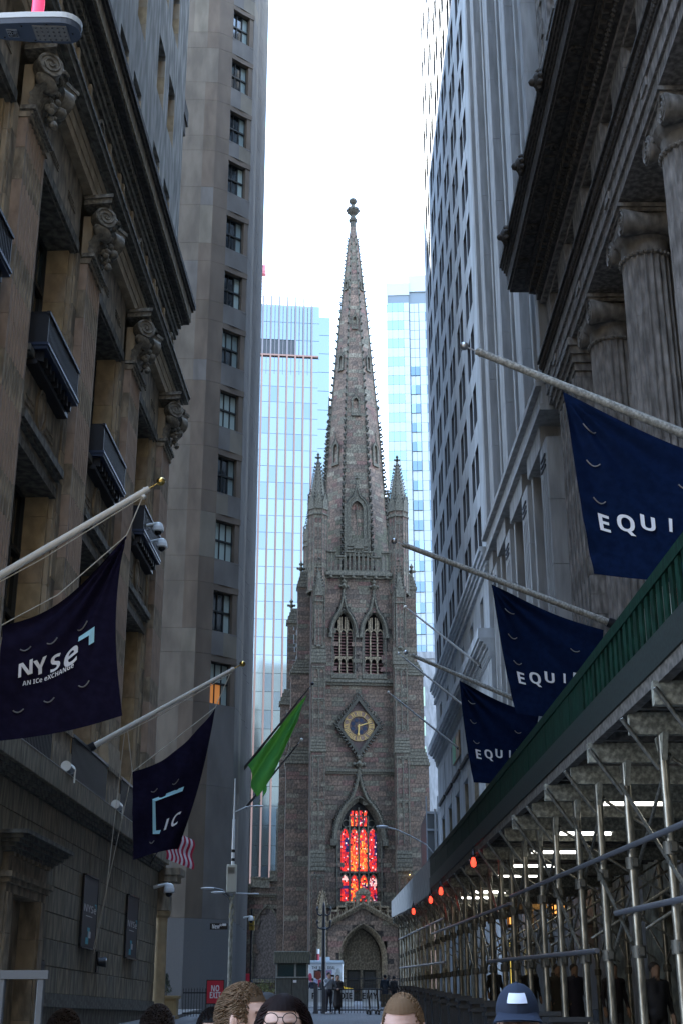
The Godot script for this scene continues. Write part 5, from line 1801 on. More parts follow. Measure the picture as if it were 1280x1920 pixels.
	for k in 7: m.ball(Vector3(-0.9 + k * 0.3, 7.2 + 0.5 * sin(k * 1.05), 0.32), Vector3(0.12, 0.28, 0.08), 6, 4)
	m.bx(-1.66, 1.66, 5.8, 6.0, 0.1, 0.42); m.bx(-0.1, 0.1, G, 5.8, 0.1, 0.42); m.bx(-1.7, -1.3, G, 5.8, 0.1, 0.36); m.bx(1.3, 1.7, G, 5.8, 0.1, 0.36)
	part(po, "tympanum", m, mat.brown_warm_lit)
	for s in [-1.0, 1.0]:
		var dl := group_part(po, "bronze_door")
		var bz := stone("bronze", 0.06, 0.05, 0.032, Vector3(2, 2, 2), "blotch", false, 0.5)
		blk(dl, "leaf", minf(s * 0.1, s * 1.3), maxf(s * 0.1, s * 1.3), G, 5.8, 0.0, 0.2, bz)
		for k in 3: blk(dl, "panel", minf(s * 0.22, s * 1.18), maxf(s * 0.22, s * 1.18), G + 0.3 + k, G + 1.15 + k, 0.2, 0.27, bz, 0.05)
	# --- nave and aisles behind the tower
	for s in [-1.0, 1.0]:
		var nv := group_part(b, "nave")
		m = M.new()
		var x_in := 4.5; var x_cl := 5.1; var x_ai := 10.4
		m.col = Color(0.14, 0.11, 0.095)
		m.bx(minf(s * 3, s * x_cl), maxf(s * 3, s * x_cl), G, 25.0, -60, -9.8)
		m.bx(minf(s * x_cl, s * x_ai), maxf(s * x_cl, s * x_ai), G, 13.6, -58, -10.3)
		stuff(part(nv, "core", m, mat.brown))
		m = M.new()
		var win := arch(1.25, 5.4, 9.4, 11.9, 8)
		var cxw := 7.9
		var skip_a := func(x: float, y: float) -> bool:
			var X: float = (x_cl + x) if s > 0 else (-x_ai + x)
			if Geometry2D.is_point_in_polygon(Vector2(X - s * cxw, y), win): return true
			return y > 13.6 + (x_ai - absf(X)) * 0.32
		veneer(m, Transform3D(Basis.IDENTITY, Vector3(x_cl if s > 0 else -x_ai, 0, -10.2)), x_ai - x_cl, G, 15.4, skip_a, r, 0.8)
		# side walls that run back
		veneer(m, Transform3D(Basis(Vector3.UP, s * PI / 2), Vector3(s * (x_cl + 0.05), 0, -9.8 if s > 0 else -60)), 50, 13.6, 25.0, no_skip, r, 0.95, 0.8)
		stuff(part(nv, "stones", m, mat.brown))
		m = M.new()
		for k in 3: band(m, moved(arch(1.36 - k * 0.09, 5.3, 9.4, 12.1 - k * 0.1, 8), Vector2(s * cxw, 0)), moved(arch(1.27 - k * 0.09, 5.3, 9.4, 12.0 - k * 0.1, 8), Vector2(s * cxw, 0)), -10.6, -10.12 - k * 0.1)
		m.bx(s * cxw - 0.07, s * cxw + 0.07, 5.4, 11.2, -10.6, -10.35); m.bx(s * cxw - 1.1, s * cxw + 1.1, 7.4, 7.52, -10.6, -10.35)
		for q in [-0.55, 0.55]:
			for yy in [[6.8, 7.4], [9.7, 10.7]]: band(m, moved(arch(0.55, yy[0] - 0.3, yy[0], yy[1], 6), Vector2(s * cxw + q, 0)), moved(arch(0.45, yy[0] - 0.3, yy[0], yy[1] - 0.15, 6), Vector2(s * cxw + q, 0)), -10.58, -10.36)
		m.bx(s * cxw - 1.5, s * cxw + 1.5, 5.0, 5.35, -10.6, -9.95)
		# raking battlements over the aisle front
		for k in 6:
			var xx = s * (x_ai - 0.4 - k * 0.9); var yy := 13.6 + k * 0.29 + (0.35 if k % 2 else 0.0)
			m.bx(xx - 0.45, xx + 0.45, yy - 0.6, yy + 0.25, -10.7, -10.05)
			m.bx(xx - 0.48, xx + 0.48, yy + 0.25, yy + 0.38, -10.75, -9.98)
		for k in 3: m.bx(s * (x_cl + 2.6) - 2.7, s * (x_cl + 2.6) + 2.7, 12.75 + k * 0.1, 12.85 + k * 0.1, -10.5, -10.1 + k * 0.06)
		m.bx(s * x_ai - 0.5, s * x_ai + 0.5, G, 13.0, -11.2, -9.6); steps(m, s * x_ai - 0.5, s * x_ai + 0.5, 13.0, 14.6, -9.6, -10.3, -11.2, 4)
		part(nv, "aisle_trim", m, mat.brown_trim)
		m = M.new()
		m.prism(moved(arch(1.1, 5.4, 9.4, 11.8, 8), Vector2(s * cxw, 0)), -10.56, -10.5)
		part(nv, "aisle_window", m, plain("dusk_glass", 0.016, 0.02, 0.03, 0.12))
		# clerestory: buttress strips, pointed lights, pierced parapet and small pinnacles all along
		for k in 9:
			var z := -12.0 - k * 5.0
			var bay := group_part(nv, "clerestory_bay")
			bay.transform = Transform3D(Basis(Vector3.UP, s * PI / 2), Vector3(s * (x_cl + 0.06), 0, z))
			m = M.new()
			m.bx(-0.45, 0.45, 12.0, 24.4, 0.0, 0.7); m.prism(PackedVector2Array([Vector2(-0.5, 24.4), Vector2(0.5, 24.4), Vector2(0, 27.2)]), 0.1, 0.7)
			for j in 6: crocket(m, Vector3(-0.45 + j * 0.07, 24.6 + j * 0.4, 0.5), Vector3(-1, 0.5, 0), 0.2); crocket(m, Vector3(0.45 - j * 0.07, 24.6 + j * 0.4, 0.5), Vector3(1, 0.5, 0), 0.2)
			for j in 6: m.bx(0.5 + j * 0.7, 0.95 + j * 0.7, 25.0, 26.0, -0.1, 0.2)
			m.bx(0.4, 4.6, 24.7, 25.0, -0.1, 0.3)
			band(m, moved(arch(1.1, 15.5, 20.0, 22.6, 7), Vector2(2.5, 0)), moved(arch(0.85, 15.5, 20.0, 22.2, 7), Vector2(2.5, 0)), -0.1, 0.2)
			m.bx(2.45, 2.55, 15.5, 22, 0.0, 0.12)
			part(bay, "buttress_strip", m, mat.brown_trim)
			m = M.new()
			m.prism(moved(arch(0.85, 15.5, 20.0, 22.2, 7), Vector2(2.5, 0)), 0.02, 0.06)
			part(bay, "light", m, mat.dusk_glass)
		m = M.new()
		m.prism(PackedVector2Array([Vector2(-5.2, 25), Vector2(5.2, 25), Vector2(0, 31)]), -60, -10)
		if s < 0: part(b, "nave_roof", m, plain("slate", 0.07, 0.075, 0.085, 0.6))

# --- towers far behind ------------------------------------------------------------------------------------------------
func build_far_towers() -> void:
	# glass office tower with copper fins, behind the church on the left
	var sky_glass := plain("sky_glass", 0.165, 0.205, 0.215, 0.06, 0.9)
	var sky_glass_b := plain("sky_glass_b", 0.135, 0.175, 0.20, 0.06, 0.9)
	var copper := plain("copper_fin", 0.24, 0.13, 0.095, 0.5)
	var b := thing("copper_fin_tower", "glass office tower with vertical copper fins behind the church on the left", "building", Vector3(-5.0, 0, -260), 0.10)
	var m := M.new()
	m.bx(-24, 0, 3, 136.0, -24, -0.35)
	m.bx(-24, -0.4, 136.0, 149.0, -24, -1.0)
	m.bx(0, 2.6, 3, 146.5, -24, -1.2)
	part(b, "core", m, mat.frame_dark)
	var fx := bm(Vector3(0.34, 133, 0.6)); var fx2 := bm(Vector3(0.34, 16.2, 0.6)); var thin := bm(Vector3(0.12, 17.5, 0.4))
	for k in 13:
		part(b, "fin", fx, copper, Vector3(-1.4 - k * 1.78, 69.5, 0.1))
		part(b, "crown_fin", fx2, plain("fin_grey", 0.15, 0.135, 0.14, 0.5), Vector3(-1.4 - k * 1.78, 142.6, -0.3))
		part(b, "slim_fin", thin, mat.fin_grey, Vector3(-2.29 - k * 1.78, 140.5, -0.35))
	for row in 36:
		var y0 := 3.0 + row * 3.7
		if y0 > 133: break
		for k in 13:
			var x1 := -1.4 - k * 1.78 + 1.6
			if k == 0: x1 = 0.0
			if y0 < 24: continue
			blk(b, "pane", -1.4 - k * 1.78 + 0.12, x1, y0, y0 + 3.62, -0.35, -0.22 - 0.02 * rng.randf(), [sky_glass, sky_glass_b][0 if rng.randf() < 0.6 else 1])
	for row in 3:
		for k in 13:
			if row == 0 and k > 2:
				blk(b, "louvre_panel", -3.18 - k * 1.78 + 1.9, -1.5 - k * 1.78 + 1.78, 136.1, 140.2, -1.0, -0.8, plain("louvre_grey", 0.07, 0.08, 0.085, 0.5))
			else: blk(b, "crown_pane", -3.18 - k * 1.78 + 1.9, -1.5 - k * 1.78 + 1.78, 136.1 + row * 4.3, 140.3 + row * 4.3, -1.0, -0.85, sky_glass)
	for row in 9: blk(b, "side_pane", 0.05, 2.6, 106 + row * 4.5, 110.4 + row * 4.5, -1.2, -1.0, sky_glass)
	m = M.new()
	m.bx(-24, 0.05, 135.9, 136.25, -0.6, 0.25)
	part(b, "copper_band", m, copper)
	# construction crane behind it
	var cr := thing("tower_crane", "red lattice crane mast rising behind the copper fin tower", "crane", Vector3(-17.6, 130, -285), -0.1)
	var red := plain("crane_red", 0.45, 0.12, 0.14, 0.5)
	m = M.new()
	for sx in [-0.85, 0.85]:
		for sz in [-0.85, 0.85]: m.cyl(Vector3(sx, 0, sz), Vector3(sx - 1.6, 44, sz), 0.09, 0.09, 5)
	part(cr, "mast", m, red)
	m = M.new()
	for k in 22:
		var y := k * 2.0; var o := -1.6 * y / 44; var o2 := -1.6 * (y + 2) / 44
		for sz in [-0.85, 0.85]: m.cyl(Vector3(-0.85 + o, y, sz), Vector3(0.85 + o2, y + 2, sz), 0.05, 0.05, 4); m.cyl(Vector3(-0.85 + o, y, sz), Vector3(0.85 + o, y, sz), 0.05, 0.05, 4)
	part(cr, "lattice", m, red)
	m = M.new()
	m.bx(-3.0, -0.9, 41.5, 43.8, -0.8, 0.8)
	part(cr, "cab", m, red)
	# white glass tower on the right
	var wb := thing("white_glass_tower", "slim white glass tower with stacked blue bay windows behind the church on the right", "building", Vector3(10.2, 0, -270), -0.06)
	var white := plain("white_panel", 0.34, 0.38, 0.39, 0.35)
	m = M.new()
	m.bx(0, 5.1, 3, 159.5, -16, -0.1); m.bx(5.1, 14, 3, 161.5, -16, -0.6)
	part(wb, "core", m, plain("joint_grey", 0.12, 0.15, 0.17, 0.5))
	m = M.new()
	m.bx(-0.05, 0.3, 154.5, 160.2, -1, 0.1); m.bx(0, 5.2, 157.0, 160.2, -1, 0.06); m.bx(5.1, 14, 158.0, 162.2, -1.2, -0.3)
	part(wb, "crown", m, white)
	for row in 52:
		var y0 := 40.0 + row * 2.95 * 0.78
		if y0 > 154: break
		for k in 3: blk(wb, "panel", 0.05 + k * 1.28, 1.28 + k * 1.28, y0, y0 + 2.24, -0.1, 0.0, plain("pale_glass", 0.18, 0.26, 0.275, 0.08, 0.85) if row % 2 else white)
		blk(wb, "panel", 3.9, 5.05, y0, y0 + 2.24, -0.1, 0.0, white)
		for k in 2:
			var gl: Material = white
			if row % 2 == 0 and y0 < 140: gl = plain("bay_blue", 0.10, 0.15, 0.19, 0.08, 0.85) if rng.randf() < 0.65 else mat.pale_glass
			blk(wb, "bay_pane", 5.3 + k * 1.0, 6.22 + k * 1.0, y0, y0 + 2.2, -0.6, -0.3 if gl != white else -0.5, gl)
		for k in 4: blk(wb, "panel", 7.4 + k * 1.4, 8.72 + k * 1.4, y0, y0 + 2.24, -0.6, -0.48, white if k == 0 or row % 2 else mat.bay_blue)
	# low white building beyond the pale tower and the glass pavilion in front of it
	var lw := thing("white_side_building", "narrow white rendered building glimpsed between the church and the pale tower", "building", Vector3(8.2, 0, -150))
	m = M.new()
	m.bx(0.35, 7, 3, 40.5, -12, 0)
	part(lw, "wall", m, stone("render_white", 0.30, 0.30, 0.30, Vector3(0.4, 0.1, 0.4), "soft"))
	m = M.new()
	m.bx(0.3, 7, 40.5, 41.3, -12, 0.15)
	part(lw, "coping", m, mat.render_white)
	for k in 6: blk(lw, "window", 0.9, 1.25, 18 + k * 3.4, 20.2 + k * 3.4, -0.1, 0.03, plain("pale_lit_glass", 0.5, 0.62, 0.45, 0.2))
	var gp := thing("steel_glass_building", "small glass and steel frontage with copper panels beyond the street lamp", "building", Vector3(7.3, 0, -112))
	m = M.new()
	m.bx(-0.4, 6, 3, 17.6, -8, -0.2)
	part(gp, "wall", m, mat.frame_dark)
	m = M.new()
	for k in 5: m.bx(-0.4 + k * 0.95, -0.3 + k * 0.95, 3, 19.0, -0.1, 0.05)
	for y in [17.6, 16.2, 13.6, 11.4]: m.bx(-0.4, 6, y, y + 0.16, -0.1, 0.06)
	part(gp, "frame", m, mat.grey_metal)
	for k in 5:
		for j in 3: blk(gp, "copper_panel", -0.28 + k * 0.95, 0.5 + k * 0.95, 4.0 + j * 3.2, 6.9 + j * 3.2, -0.2, -0.08, plain("copper_light", 0.5, 0.3, 0.2, 0.4))
	# unseen block added behind the limestone tower to keep sun off the church
	var so := thing("unseen_shade_block", "unseen office block added behind the limestone tower to shade the church", "building", Vector3(-62, 0, -180))
	m = M.new()
	m.bx(-20, 30, 3, 130, -60, 45)
	part(so, "wall", m, mat.lime_c)

# --- pavement shed on the right -----------------------------------------------------------------------------------------
func deck_y(u: float) -> float:
	var p := [[0.0, 4.88], [13.2, 4.93], [23.7, 5.06], [39.9, 5.26], [50.0, 5.55], [62.7, 6.1]]
	for k in p.size() - 1:
		if u <= p[k + 1][0]: return lerpf(p[k][1], p[k + 1][1], (u - p[k][0]) / (p[k + 1][0] - p[k][0]))
	return 6.1

func rail_y(u: float) -> float:
	var p := [[0.0, 5.8], [18.0, 5.82], [34.0, 6.02], [39.3, 6.12], [62.6, 6.66]]
	for k in p.size() - 1:
		if u <= p[k + 1][0]: return lerpf(p[k][1], p[k + 1][1], (u - p[k][0]) / (p[k + 1][0] - p[k][0]))
	return 6.66

func shed_beam(m: M, u0: float, u1: float, lo: float, hi: float, w0: float, w1: float, rail := false) -> void:
	# a member along the shed that follows its slope; lo and hi are heights above the deck line
	var n := maxi(1, int((u1 - u0) / 4))
	for k in n:
		var a := lerpf(u0, u1, float(k) / n); var e := lerpf(u0, u1, float(k + 1) / n)
		var ya := rail_y(a) if rail else deck_y(a); var ye := rail_y(e) if rail else deck_y(e)
		var P := [Vector3(-a, ya + lo, w1), Vector3(-e, ye + lo, w1), Vector3(-e, ye + hi, w1), Vector3(-a, ya + hi, w1), Vector3(-a, ya + lo, w0), Vector3(-e, ye + lo, w0), Vector3(-e, ye + hi, w0), Vector3(-a, ya + hi, w0)]
		m.q(P[1], P[0], P[3], P[2]); m.q(P[4], P[5], P[6], P[7]); m.q(P[3], P[7], P[6], P[2]); m.q(P[0], P[1], P[5], P[4])
		if k == 0: m.q(P[0], P[4], P[7], P[3])
		if k == n - 1: m.q(P[5], P[1], P[2], P[6])

func build_shed() -> void:
	var b := thing("pavement_shed", "long scaffold shed over the pavement with a dark green boarded parapet", "scaffold")
	b.transform = frame_of(3.4, -0.018, false)
	var green := stone("shed_green", 0.010, 0.038, 0.027, Vector3(3, 0.6, 3), "wear", false, 0.55, 0.3)
	var green_b := stone("shed_green_b", 0.009, 0.031, 0.022, Vector3(2, 0.5, 2), "wear", false, 0.55, 0.3)
	var grey_board := stone("shed_grey", 0.15, 0.14, 0.125, Vector3(1, 1, 1), "wear", false, 0.7, 0.3)
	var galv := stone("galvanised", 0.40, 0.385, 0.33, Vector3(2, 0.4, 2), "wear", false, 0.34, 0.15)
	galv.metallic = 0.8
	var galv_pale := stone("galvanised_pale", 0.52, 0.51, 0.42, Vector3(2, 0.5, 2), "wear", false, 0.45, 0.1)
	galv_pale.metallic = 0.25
	var beam_mat := stone("beam_paint", 0.34, 0.34, 0.28, Vector3(1.5, 1.5, 1.5), "wear", false, 0.6, 0.1)
	for g in [green, green_b]: g.metallic_specular = 0.15
	var U0 := 5.0; var U1 := 62.5
	# parapet: slatted near us, close-boarded further off, white hoarding at the far end
	var u := U0
	while u < 41.0:
		var gap := u < 16.5
		var w := 0.13 if gap else 0.24
		var mm := M.new()
		var y0 := deck_y(u) + 0.30; var y1 := rail_y(u) - 0.04
		var o := part(b, "parapet_board", bm(Vector3(w, 1.0, 0.03)), green if int(u * 4) % 3 else green_b, Vector3(-u - w / 2, (y0 + y1) / 2, 0.03 + 0.004 * (int(u * 7) % 2)))
		o.scale.y = y1 - y0
		u += w + (0.125 if gap else 0.006)
	var m := M.new()
	shed_beam(m, U0, 41.0, -0.09, 0.04, -0.04, 0.06, true)
	part(b, "top_rail", m, green_b)
	m = M.new()
	shed_beam(m, U0, 41.0, -0.02, 0.31, -0.02, 0.075)
	part(b, "toe_board", m, stone("toe_green", 0.012, 0.022, 0.02, Vector3(2, 2, 2), "wear", false, 0.6, 0.3))
	m = M.new()
	shed_beam(m, U0, 41.0, -0.16, -0.02, -0.06, 0.05)
	part(b, "edge_beam", m, grey_board)
	for k in 9:
		u = 41.02 + k * 2.39
		m = M.new()
		var e := minf(u + 2.37, U1)
		var P := [Vector3(-u, deck_y(u) - 0.12, 0.05), Vector3(-e, deck_y(e) - 0.12, 0.05), Vector3(-e, rail_y(e), 0.05), Vector3(-u, rail_y(u), 0.05)]
		var z := Vector3(0, 0, -0.05)
		m.q(P[1], P[0], P[3], P[2]); m.q(P[0] + z, P[1] + z, P[2] + z, P[3] + z); m.q(P[3], P[3] + z, P[2] + z, P[2]); m.q(P[0], P[1], P[1] + z, P[0] + z)
		m.q(P[0], P[0] + z, P[3] + z, P[3]); m.q(P[1] + z, P[1], P[2], P[2] + z)
		part(b, "white_hoarding", m, stone("hoarding_white", 0.56, 0.58, 0.58, Vector3(0.6, 0.4, 0.6), "soft"))
	# deck: boards on joists
	m = M.new()
	shed_beam(m, U0, U1, 0.0, 0.05, -4.3, -0.05)
	part(b, "deck", m, stone("deck_metal", 0.13, 0.13, 0.115, Vector3(2, 2, 2), "wear", false, 0.6, 0.2))
	u = U0
	while u < 40:
		rb(b, "joist", u, u + 0.10, deck_y(u) - 0.14, deck_y(u) - 0.005, -4.2, 0.02, grey_board)
		u += 0.62
	# pole rows
	var pu := []
	u = 7.9
	while u < U1:
		pu.push_back(u)
		u += 1.70 + 0.16 * sin(u * 2.3)
	var pole := M.new()
	pole.cyl(Vector3(0, 0, 0), Vector3(0, 1, 0), 0.052, 0.052, 12)
	var pole_mesh := pole.mesh()
	var coup := M.new()
	coup.cyl(Vector3(0, -0.07, 0), Vector3(0, 0.07, 0), 0.085, 0.085, 10); coup.box(Vector3(0.09, 0, 0), Vector3(0.12, 0.09, 0.06))
	var coup_mesh := coup.mesh()
	var foot := M.new()
	foot.bx(-0.13, 0.13, 0, 0.015, -0.13, 0.13); foot.cyl(Vector3(0, 0, 0), Vector3(0, 0.2, 0), 0.03, 0.03, 8)
	var foot_mesh := foot.mesh()
	for i in pu.size():
		var uu: float = pu[i]
		var g := ground_y(uu) + 0.13
		var H := deck_y(uu) - 0.38
		for w in [-0.35, -3.6]:
			if w < -1 and i % 2: continue
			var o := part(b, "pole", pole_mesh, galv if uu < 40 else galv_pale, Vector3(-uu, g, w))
			o.scale.y = H - g
			part(b, "base_plate", foot_mesh, galv, Vector3(-uu, g, w))
			for yy in [2.35, 3.35]: part(b, "coupler", coup_mesh, plain("coupler", 0.10, 0.095, 0.08, 0.5, 0.5), Vector3(-uu, yy + (uu - 14) * 0.02, w))
		# head: saddle plate and cross beam
		m = M.new()
		m.prism(PackedVector2Array([Vector2(-0.05, H - 0.28), Vector2(0.05, H - 0.28), Vector2(0.2, H), Vector2(-0.2, H)]), -0.38, -0.32)
		part(b, "saddle", m, beam_mat, Vector3(-uu, 0, 0))
		if i % 2 == 0 or uu < 24: rb(b, "cross_beam", uu - 0.05, uu + 0.05, H, H + 0.24, -4.1, 0.0 + 0.1 * (i % 2), beam_mat, 0.0)
	# braces: along the street between poles, two tiers, and across the shed
	for i in pu.size() - 1:
		var a: float = pu[i]; var e: float = pu[i + 1]
		var lift := (a - 14) * 0.022
		if i + 2 < pu.size():
			var f: float = pu[i + 2]
			m = M.new()
			if i % 2 == 0: m.cyl(Vector3(-a, 4.35 + lift, -0.42), Vector3(-f, 2.45 + lift, -0.42), 0.024, 0.024, 6)
			else: m.cyl(Vector3(-a, 2.45 + lift, -0.28), Vector3(-f, 4.35 + lift, -0.28), 0.024, 0.024, 6)
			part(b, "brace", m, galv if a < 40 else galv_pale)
		m = M.new()
		m.cyl(Vector3(-a - 0.02, 4.3 + lift, -0.45), Vector3(-a - 0.35, 2.5 + lift, -3.5), 0.022, 0.022, 6)
		if i % 2 == 0: part(b, "cross_brace", m, galv)
		m = M.new()
		m.cyl(Vector3(-a, 2.6 + lift, -0.45), Vector3(-a - 0.2, 4.4 + lift, -3.5), 0.022, 0.022, 6)
		if i % 2 == 1 and a < 40: part(b, "cross_brace", m, galv)
		# short knee at the head
		m = M.new()
		m.cyl(Vector3(-a + 0.0, deck_y(a) - 0.75, -0.30), Vector3(-a + 0.1, deck_y(a) - 0.22, 0.1), 0.026, 0.026, 6)
		part(b, "knee_brace", m, galv)
		# inner row lattice
		if i % 2 == 0 and i + 2 < pu.size():
			var f: float = pu[i + 2]
			for q in 2:
				m = M.new()
				m.cyl(Vector3(-a, 4.4 - 1.9 * q + lift, -3.6), Vector3(-f, 2.5 + 1.9 * q + lift, -3.6), 0.022, 0.022, 5)
				part(b, "brace", m, galv)
	# two long ledgers that step up the street
	for L in [[8.0, 17.0, 2.62, 0.0], [8.0, 26.0, 3.32, 0.02], [18.3, 30.0, 2.5, 0.0], [26.0, 44.0, 3.7, 0.02], [40.0, 62.0, 4.4, 0.0], [40.0, 62.0, 3.2, 0.0]]:
		m = M.new()
		var n := int((L[1] - L[0]) / 3)
		for k in n:
			var a := lerpf(L[0], L[1], float(k) / n); var e := lerpf(L[0], L[1], float(k + 1) / n)
			m.cyl(Vector3(-a, L[2] + (a - L[0]) * 0.028, -0.24 + L[3]), Vector3(-e, L[2] + (e - L[0]) * 0.028, -0.24 + L[3]), 0.034, 0.034, 8)
		part(b, "ledger", m, plain("ledger_grey", 0.19, 0.20, 0.23, 0.4, 0.7))
	# strip lights across the shed
	var tube := M.new()
	tube.cyl(Vector3(0, 0, -0.84), Vector3(0, 0, 0.10), 0.026, 0.026, 8)
	var tube_mesh := tube.mesh()
	var spots := [9.6, 14.0, 18.3, 22.6, 26.8, 30.3, 33.5, 36.2, 39.1, 42.2, 45.4, 48.6, 51.8, 55.0, 58.2, 61.2]
	for k in spots.size():
		var t := thing("strip_light", ORD[k] + " white fluorescent strip light from the near end of the scaffold deck", "light", Vector3.ZERO, 0.0, "strip lights under the shed")
		t.transform = frame_of(3.4, -0.018, false) * Transform3D(Basis.IDENTITY, Vector3(-spots[k] * 0.907, 1.65 + (deck_y(spots[k]) - 1.67) * 0.907, -0.98))
		part(t, "tube", tube_mesh, glow("tube_white", 1.0, 0.99, 0.93, 0.9))
		blk(t, "housing", -0.05, 0.05, 0.028, 0.07, -0.88, 0.14, mat.white_paint)
		var l := AreaLight3D.new()
		l.name = "tube_light"
		t.add_child(l)
		l.area_size = Vector2(0.06, 0.94)
		l.light_color = lin(1.0, 0.97, 0.80); l.light_energy = 0.07
		l.area_range = 12.0
		l.position = Vector3(0, -0.04, -0.37)
		l.rotation = Vector3(-PI / 2, 0, 0)
		l.shadow_enabled = true
	# red warning lamps on the edge
	var where := ["nearest the flags", "second along the edge", "beside the white hoarding", "below the white hoarding"]
	var ru4 := [29.3, 37.2, 40.6, 47.9]
	for k in 4:
		var t := thing("warning_lamp", "small glowing red warning lamp hung from the shed edge, " + where[k], "lamp", Vector3.ZERO, 0.0, "red warning lamps on the shed")
		t.transform = frame_of(3.4, -0.018, false) * Transform3D(Basis.IDENTITY, Vector3(-ru4[k], deck_y(ru4[k]) - 0.36, 0.08))
		m = M.new()
		m.lathe([Vector2(0.015, -0.07), Vector2(0.05, -0.05), Vector2(0.06, 0.02), Vector2(0.048, 0.08), Vector2(0.03, 0.13)], 10)
		part(t, "globe", m, glow("lamp_red", 1.0, 0.05, 0.025, 0.5))
		m = M.new()
		m.lathe([Vector2(0.05, 0.13), Vector2(0.06, 0.18), Vector2(0.02, 0.3)], 8); m.cyl(Vector3(0, 0.28, 0), Vector3(0, 0.36, 0), 0.008, 0.008, 4)
		part(t, "holder", m, mat.iron)
		var l := OmniLight3D.new()
		l.name = "red_light"
		t.add_child(l)
		l.light_color = lin(1, 0.08, 0.04); l.light_energy = 0.004; l.light_size = 0.06; l.omni_range = 6; l.shadow_enabled = true
		l.position = Vector3(0, -0.2, 0.0)
	var fl := thing("fire_extinguisher_board", "red and white fire point board behind the green parapet slats", "sign")
	fl.transform = frame_of(3.4, -0.018, false)
	for k in 2: rb(fl, "board", 13.0 + k * 0.22, 13.16 + k * 0.22, 5.05, 5.75, -0.24, -0.20, plain("red_board", 0.42, 0.03, 0.04, 0.5))
	rb(fl, "white_strip", 13.17, 13.21, 5.05, 5.75, -0.24, -0.20, mat.white_paint)
	# lit wall lanterns and the yellow doorway behind the poles
	var lanterns := [[Vector3(6.98, 5.25, -45), "lantern glowing amber on the bank wall behind the scaffold poles, nearer of two"], [Vector3(6.96, 5.7, -57), "lantern glowing amber on the bank wall behind the scaffold poles, farther of two"]]
	for L in lanterns:
		var t := thing("wall_lantern", L[1], "lantern", L[0], 0.0, "amber wall lanterns")
		m = M.new()
		m.box(Vector3(0, 0.03, 0), Vector3(0.36, 0.86, 0.36))
		part(t, "glass_body", m, glow("lantern_amber", 1.0, 0.42, 0.10, 0.26))
		m = M.new()
		for sx in [-0.19, 0.19]:
			for sz in [-0.19, 0.19]: m.box(Vector3(sx, 0.03, sz), Vector3(0.05, 0.92, 0.05))
		for y in [-0.42, -0.12, 0.18, 0.48]: m.bx(-0.21, 0.21, y, y + 0.03, 0.185, 0.215); m.bx(-0.21, 0.21, y, y + 0.03, -0.215, -0.185); m.bx(-0.215, -0.185, y, y + 0.03, -0.2, 0.2)
		m.prism(PackedVector2Array([Vector2(-0.28, 0.5), Vector2(0.28, 0.5), Vector2(0.1, 0.85), Vector2(-0.1, 0.85)]), -0.28, 0.28)
		m.bx(-0.24, 0.24, -0.52, -0.42, -0.24, 0.24)
		part(t, "cage", m, plain("lantern_iron", 0.08, 0.045, 0.025, 0.5, 0.3))
		m = M.new()
		m.cyl(Vector3(0.0, 0.7, 0), Vector3(0.5, 0.9, 0), 0.03, 0.03, 6)
		part(t, "bracket", m, mat.lantern_iron)
		var l := OmniLight3D.new()
		l.name = "lantern_light"
		t.add_child(l)
		l.light_color = lin(1, 0.55, 0.2); l.light_energy = 0.02; l.light_size = 0.15; l.omni_range = 8; l.shadow_enabled = true
		l.position = Vector3(-0.45, 0, 0)
	var yd := thing("lit_doorway", "tall narrow doorway glowing yellow behind the scaffold poles", "doorway", Vector3(7.0, 0.75, -57.5))
	for k in 2: blk(yd, "lit_pane", -0.1, 0.0, 1.1, 3.9, -0.55 + k * 0.95, 0.0 + k * 0.75, glow("doorway_yellow", 1.0, 0.70, 0.12, 0.13))
	for z in [-0.62, 0.02, 0.36, 0.78]: blk(yd, "door_frame", -0.14, 0.02, 1.1, 4.0, z, z + 0.08, mat.iron)

# --- flagpoles and flags ---------------------------------------------------------------------------------------------
func bil(P: Array, s: float, t: float) -> Vector3:
	# P: top-left, top-right, bottom-right, bottom-left
	return (P[0] as Vector3).lerp(P[1], s).lerp((P[3] as Vector3).lerp(P[2], s), t)

func pole_at(p0: Vector3, p1: Vector3, r0: float, r1: float, label: String, group: String, tip: Material, body: Material, dirty := false) -> Node3D:
	var t := thing("flagpole", label, "flagpole", p0, 0.0, group)
	var d := p1 - p0
	var m := M.new()
	m.cyl(d * 0.03, d, r0, r1, 12)
	for k in 2: m.cyl(d * (0.08 + 0.9 * k), d * (0.085 + 0.9 * k), r0 * 1.12 if k == 0 else r1 * 1.25, r0 * 1.12 if k == 0 else r1 * 1.25, 12)
	part(t, "shaft", m, body)
	m = M.new()
	m.cyl(d * -0.01, d * 0.05, r0 * 1.5, r0 * 1.4, 10)
	part(t, "socket", m, mat.iron)
	m = M.new()
	m.cyl(d, d + d.normalized() * 0.2, 0.016, 0.016, 6)
	m.ball(d + d.normalized() * 0.27, Vector3.ONE * 0.09, 14, 9)
	part(t, "finial_ball", m, tip)
	return t

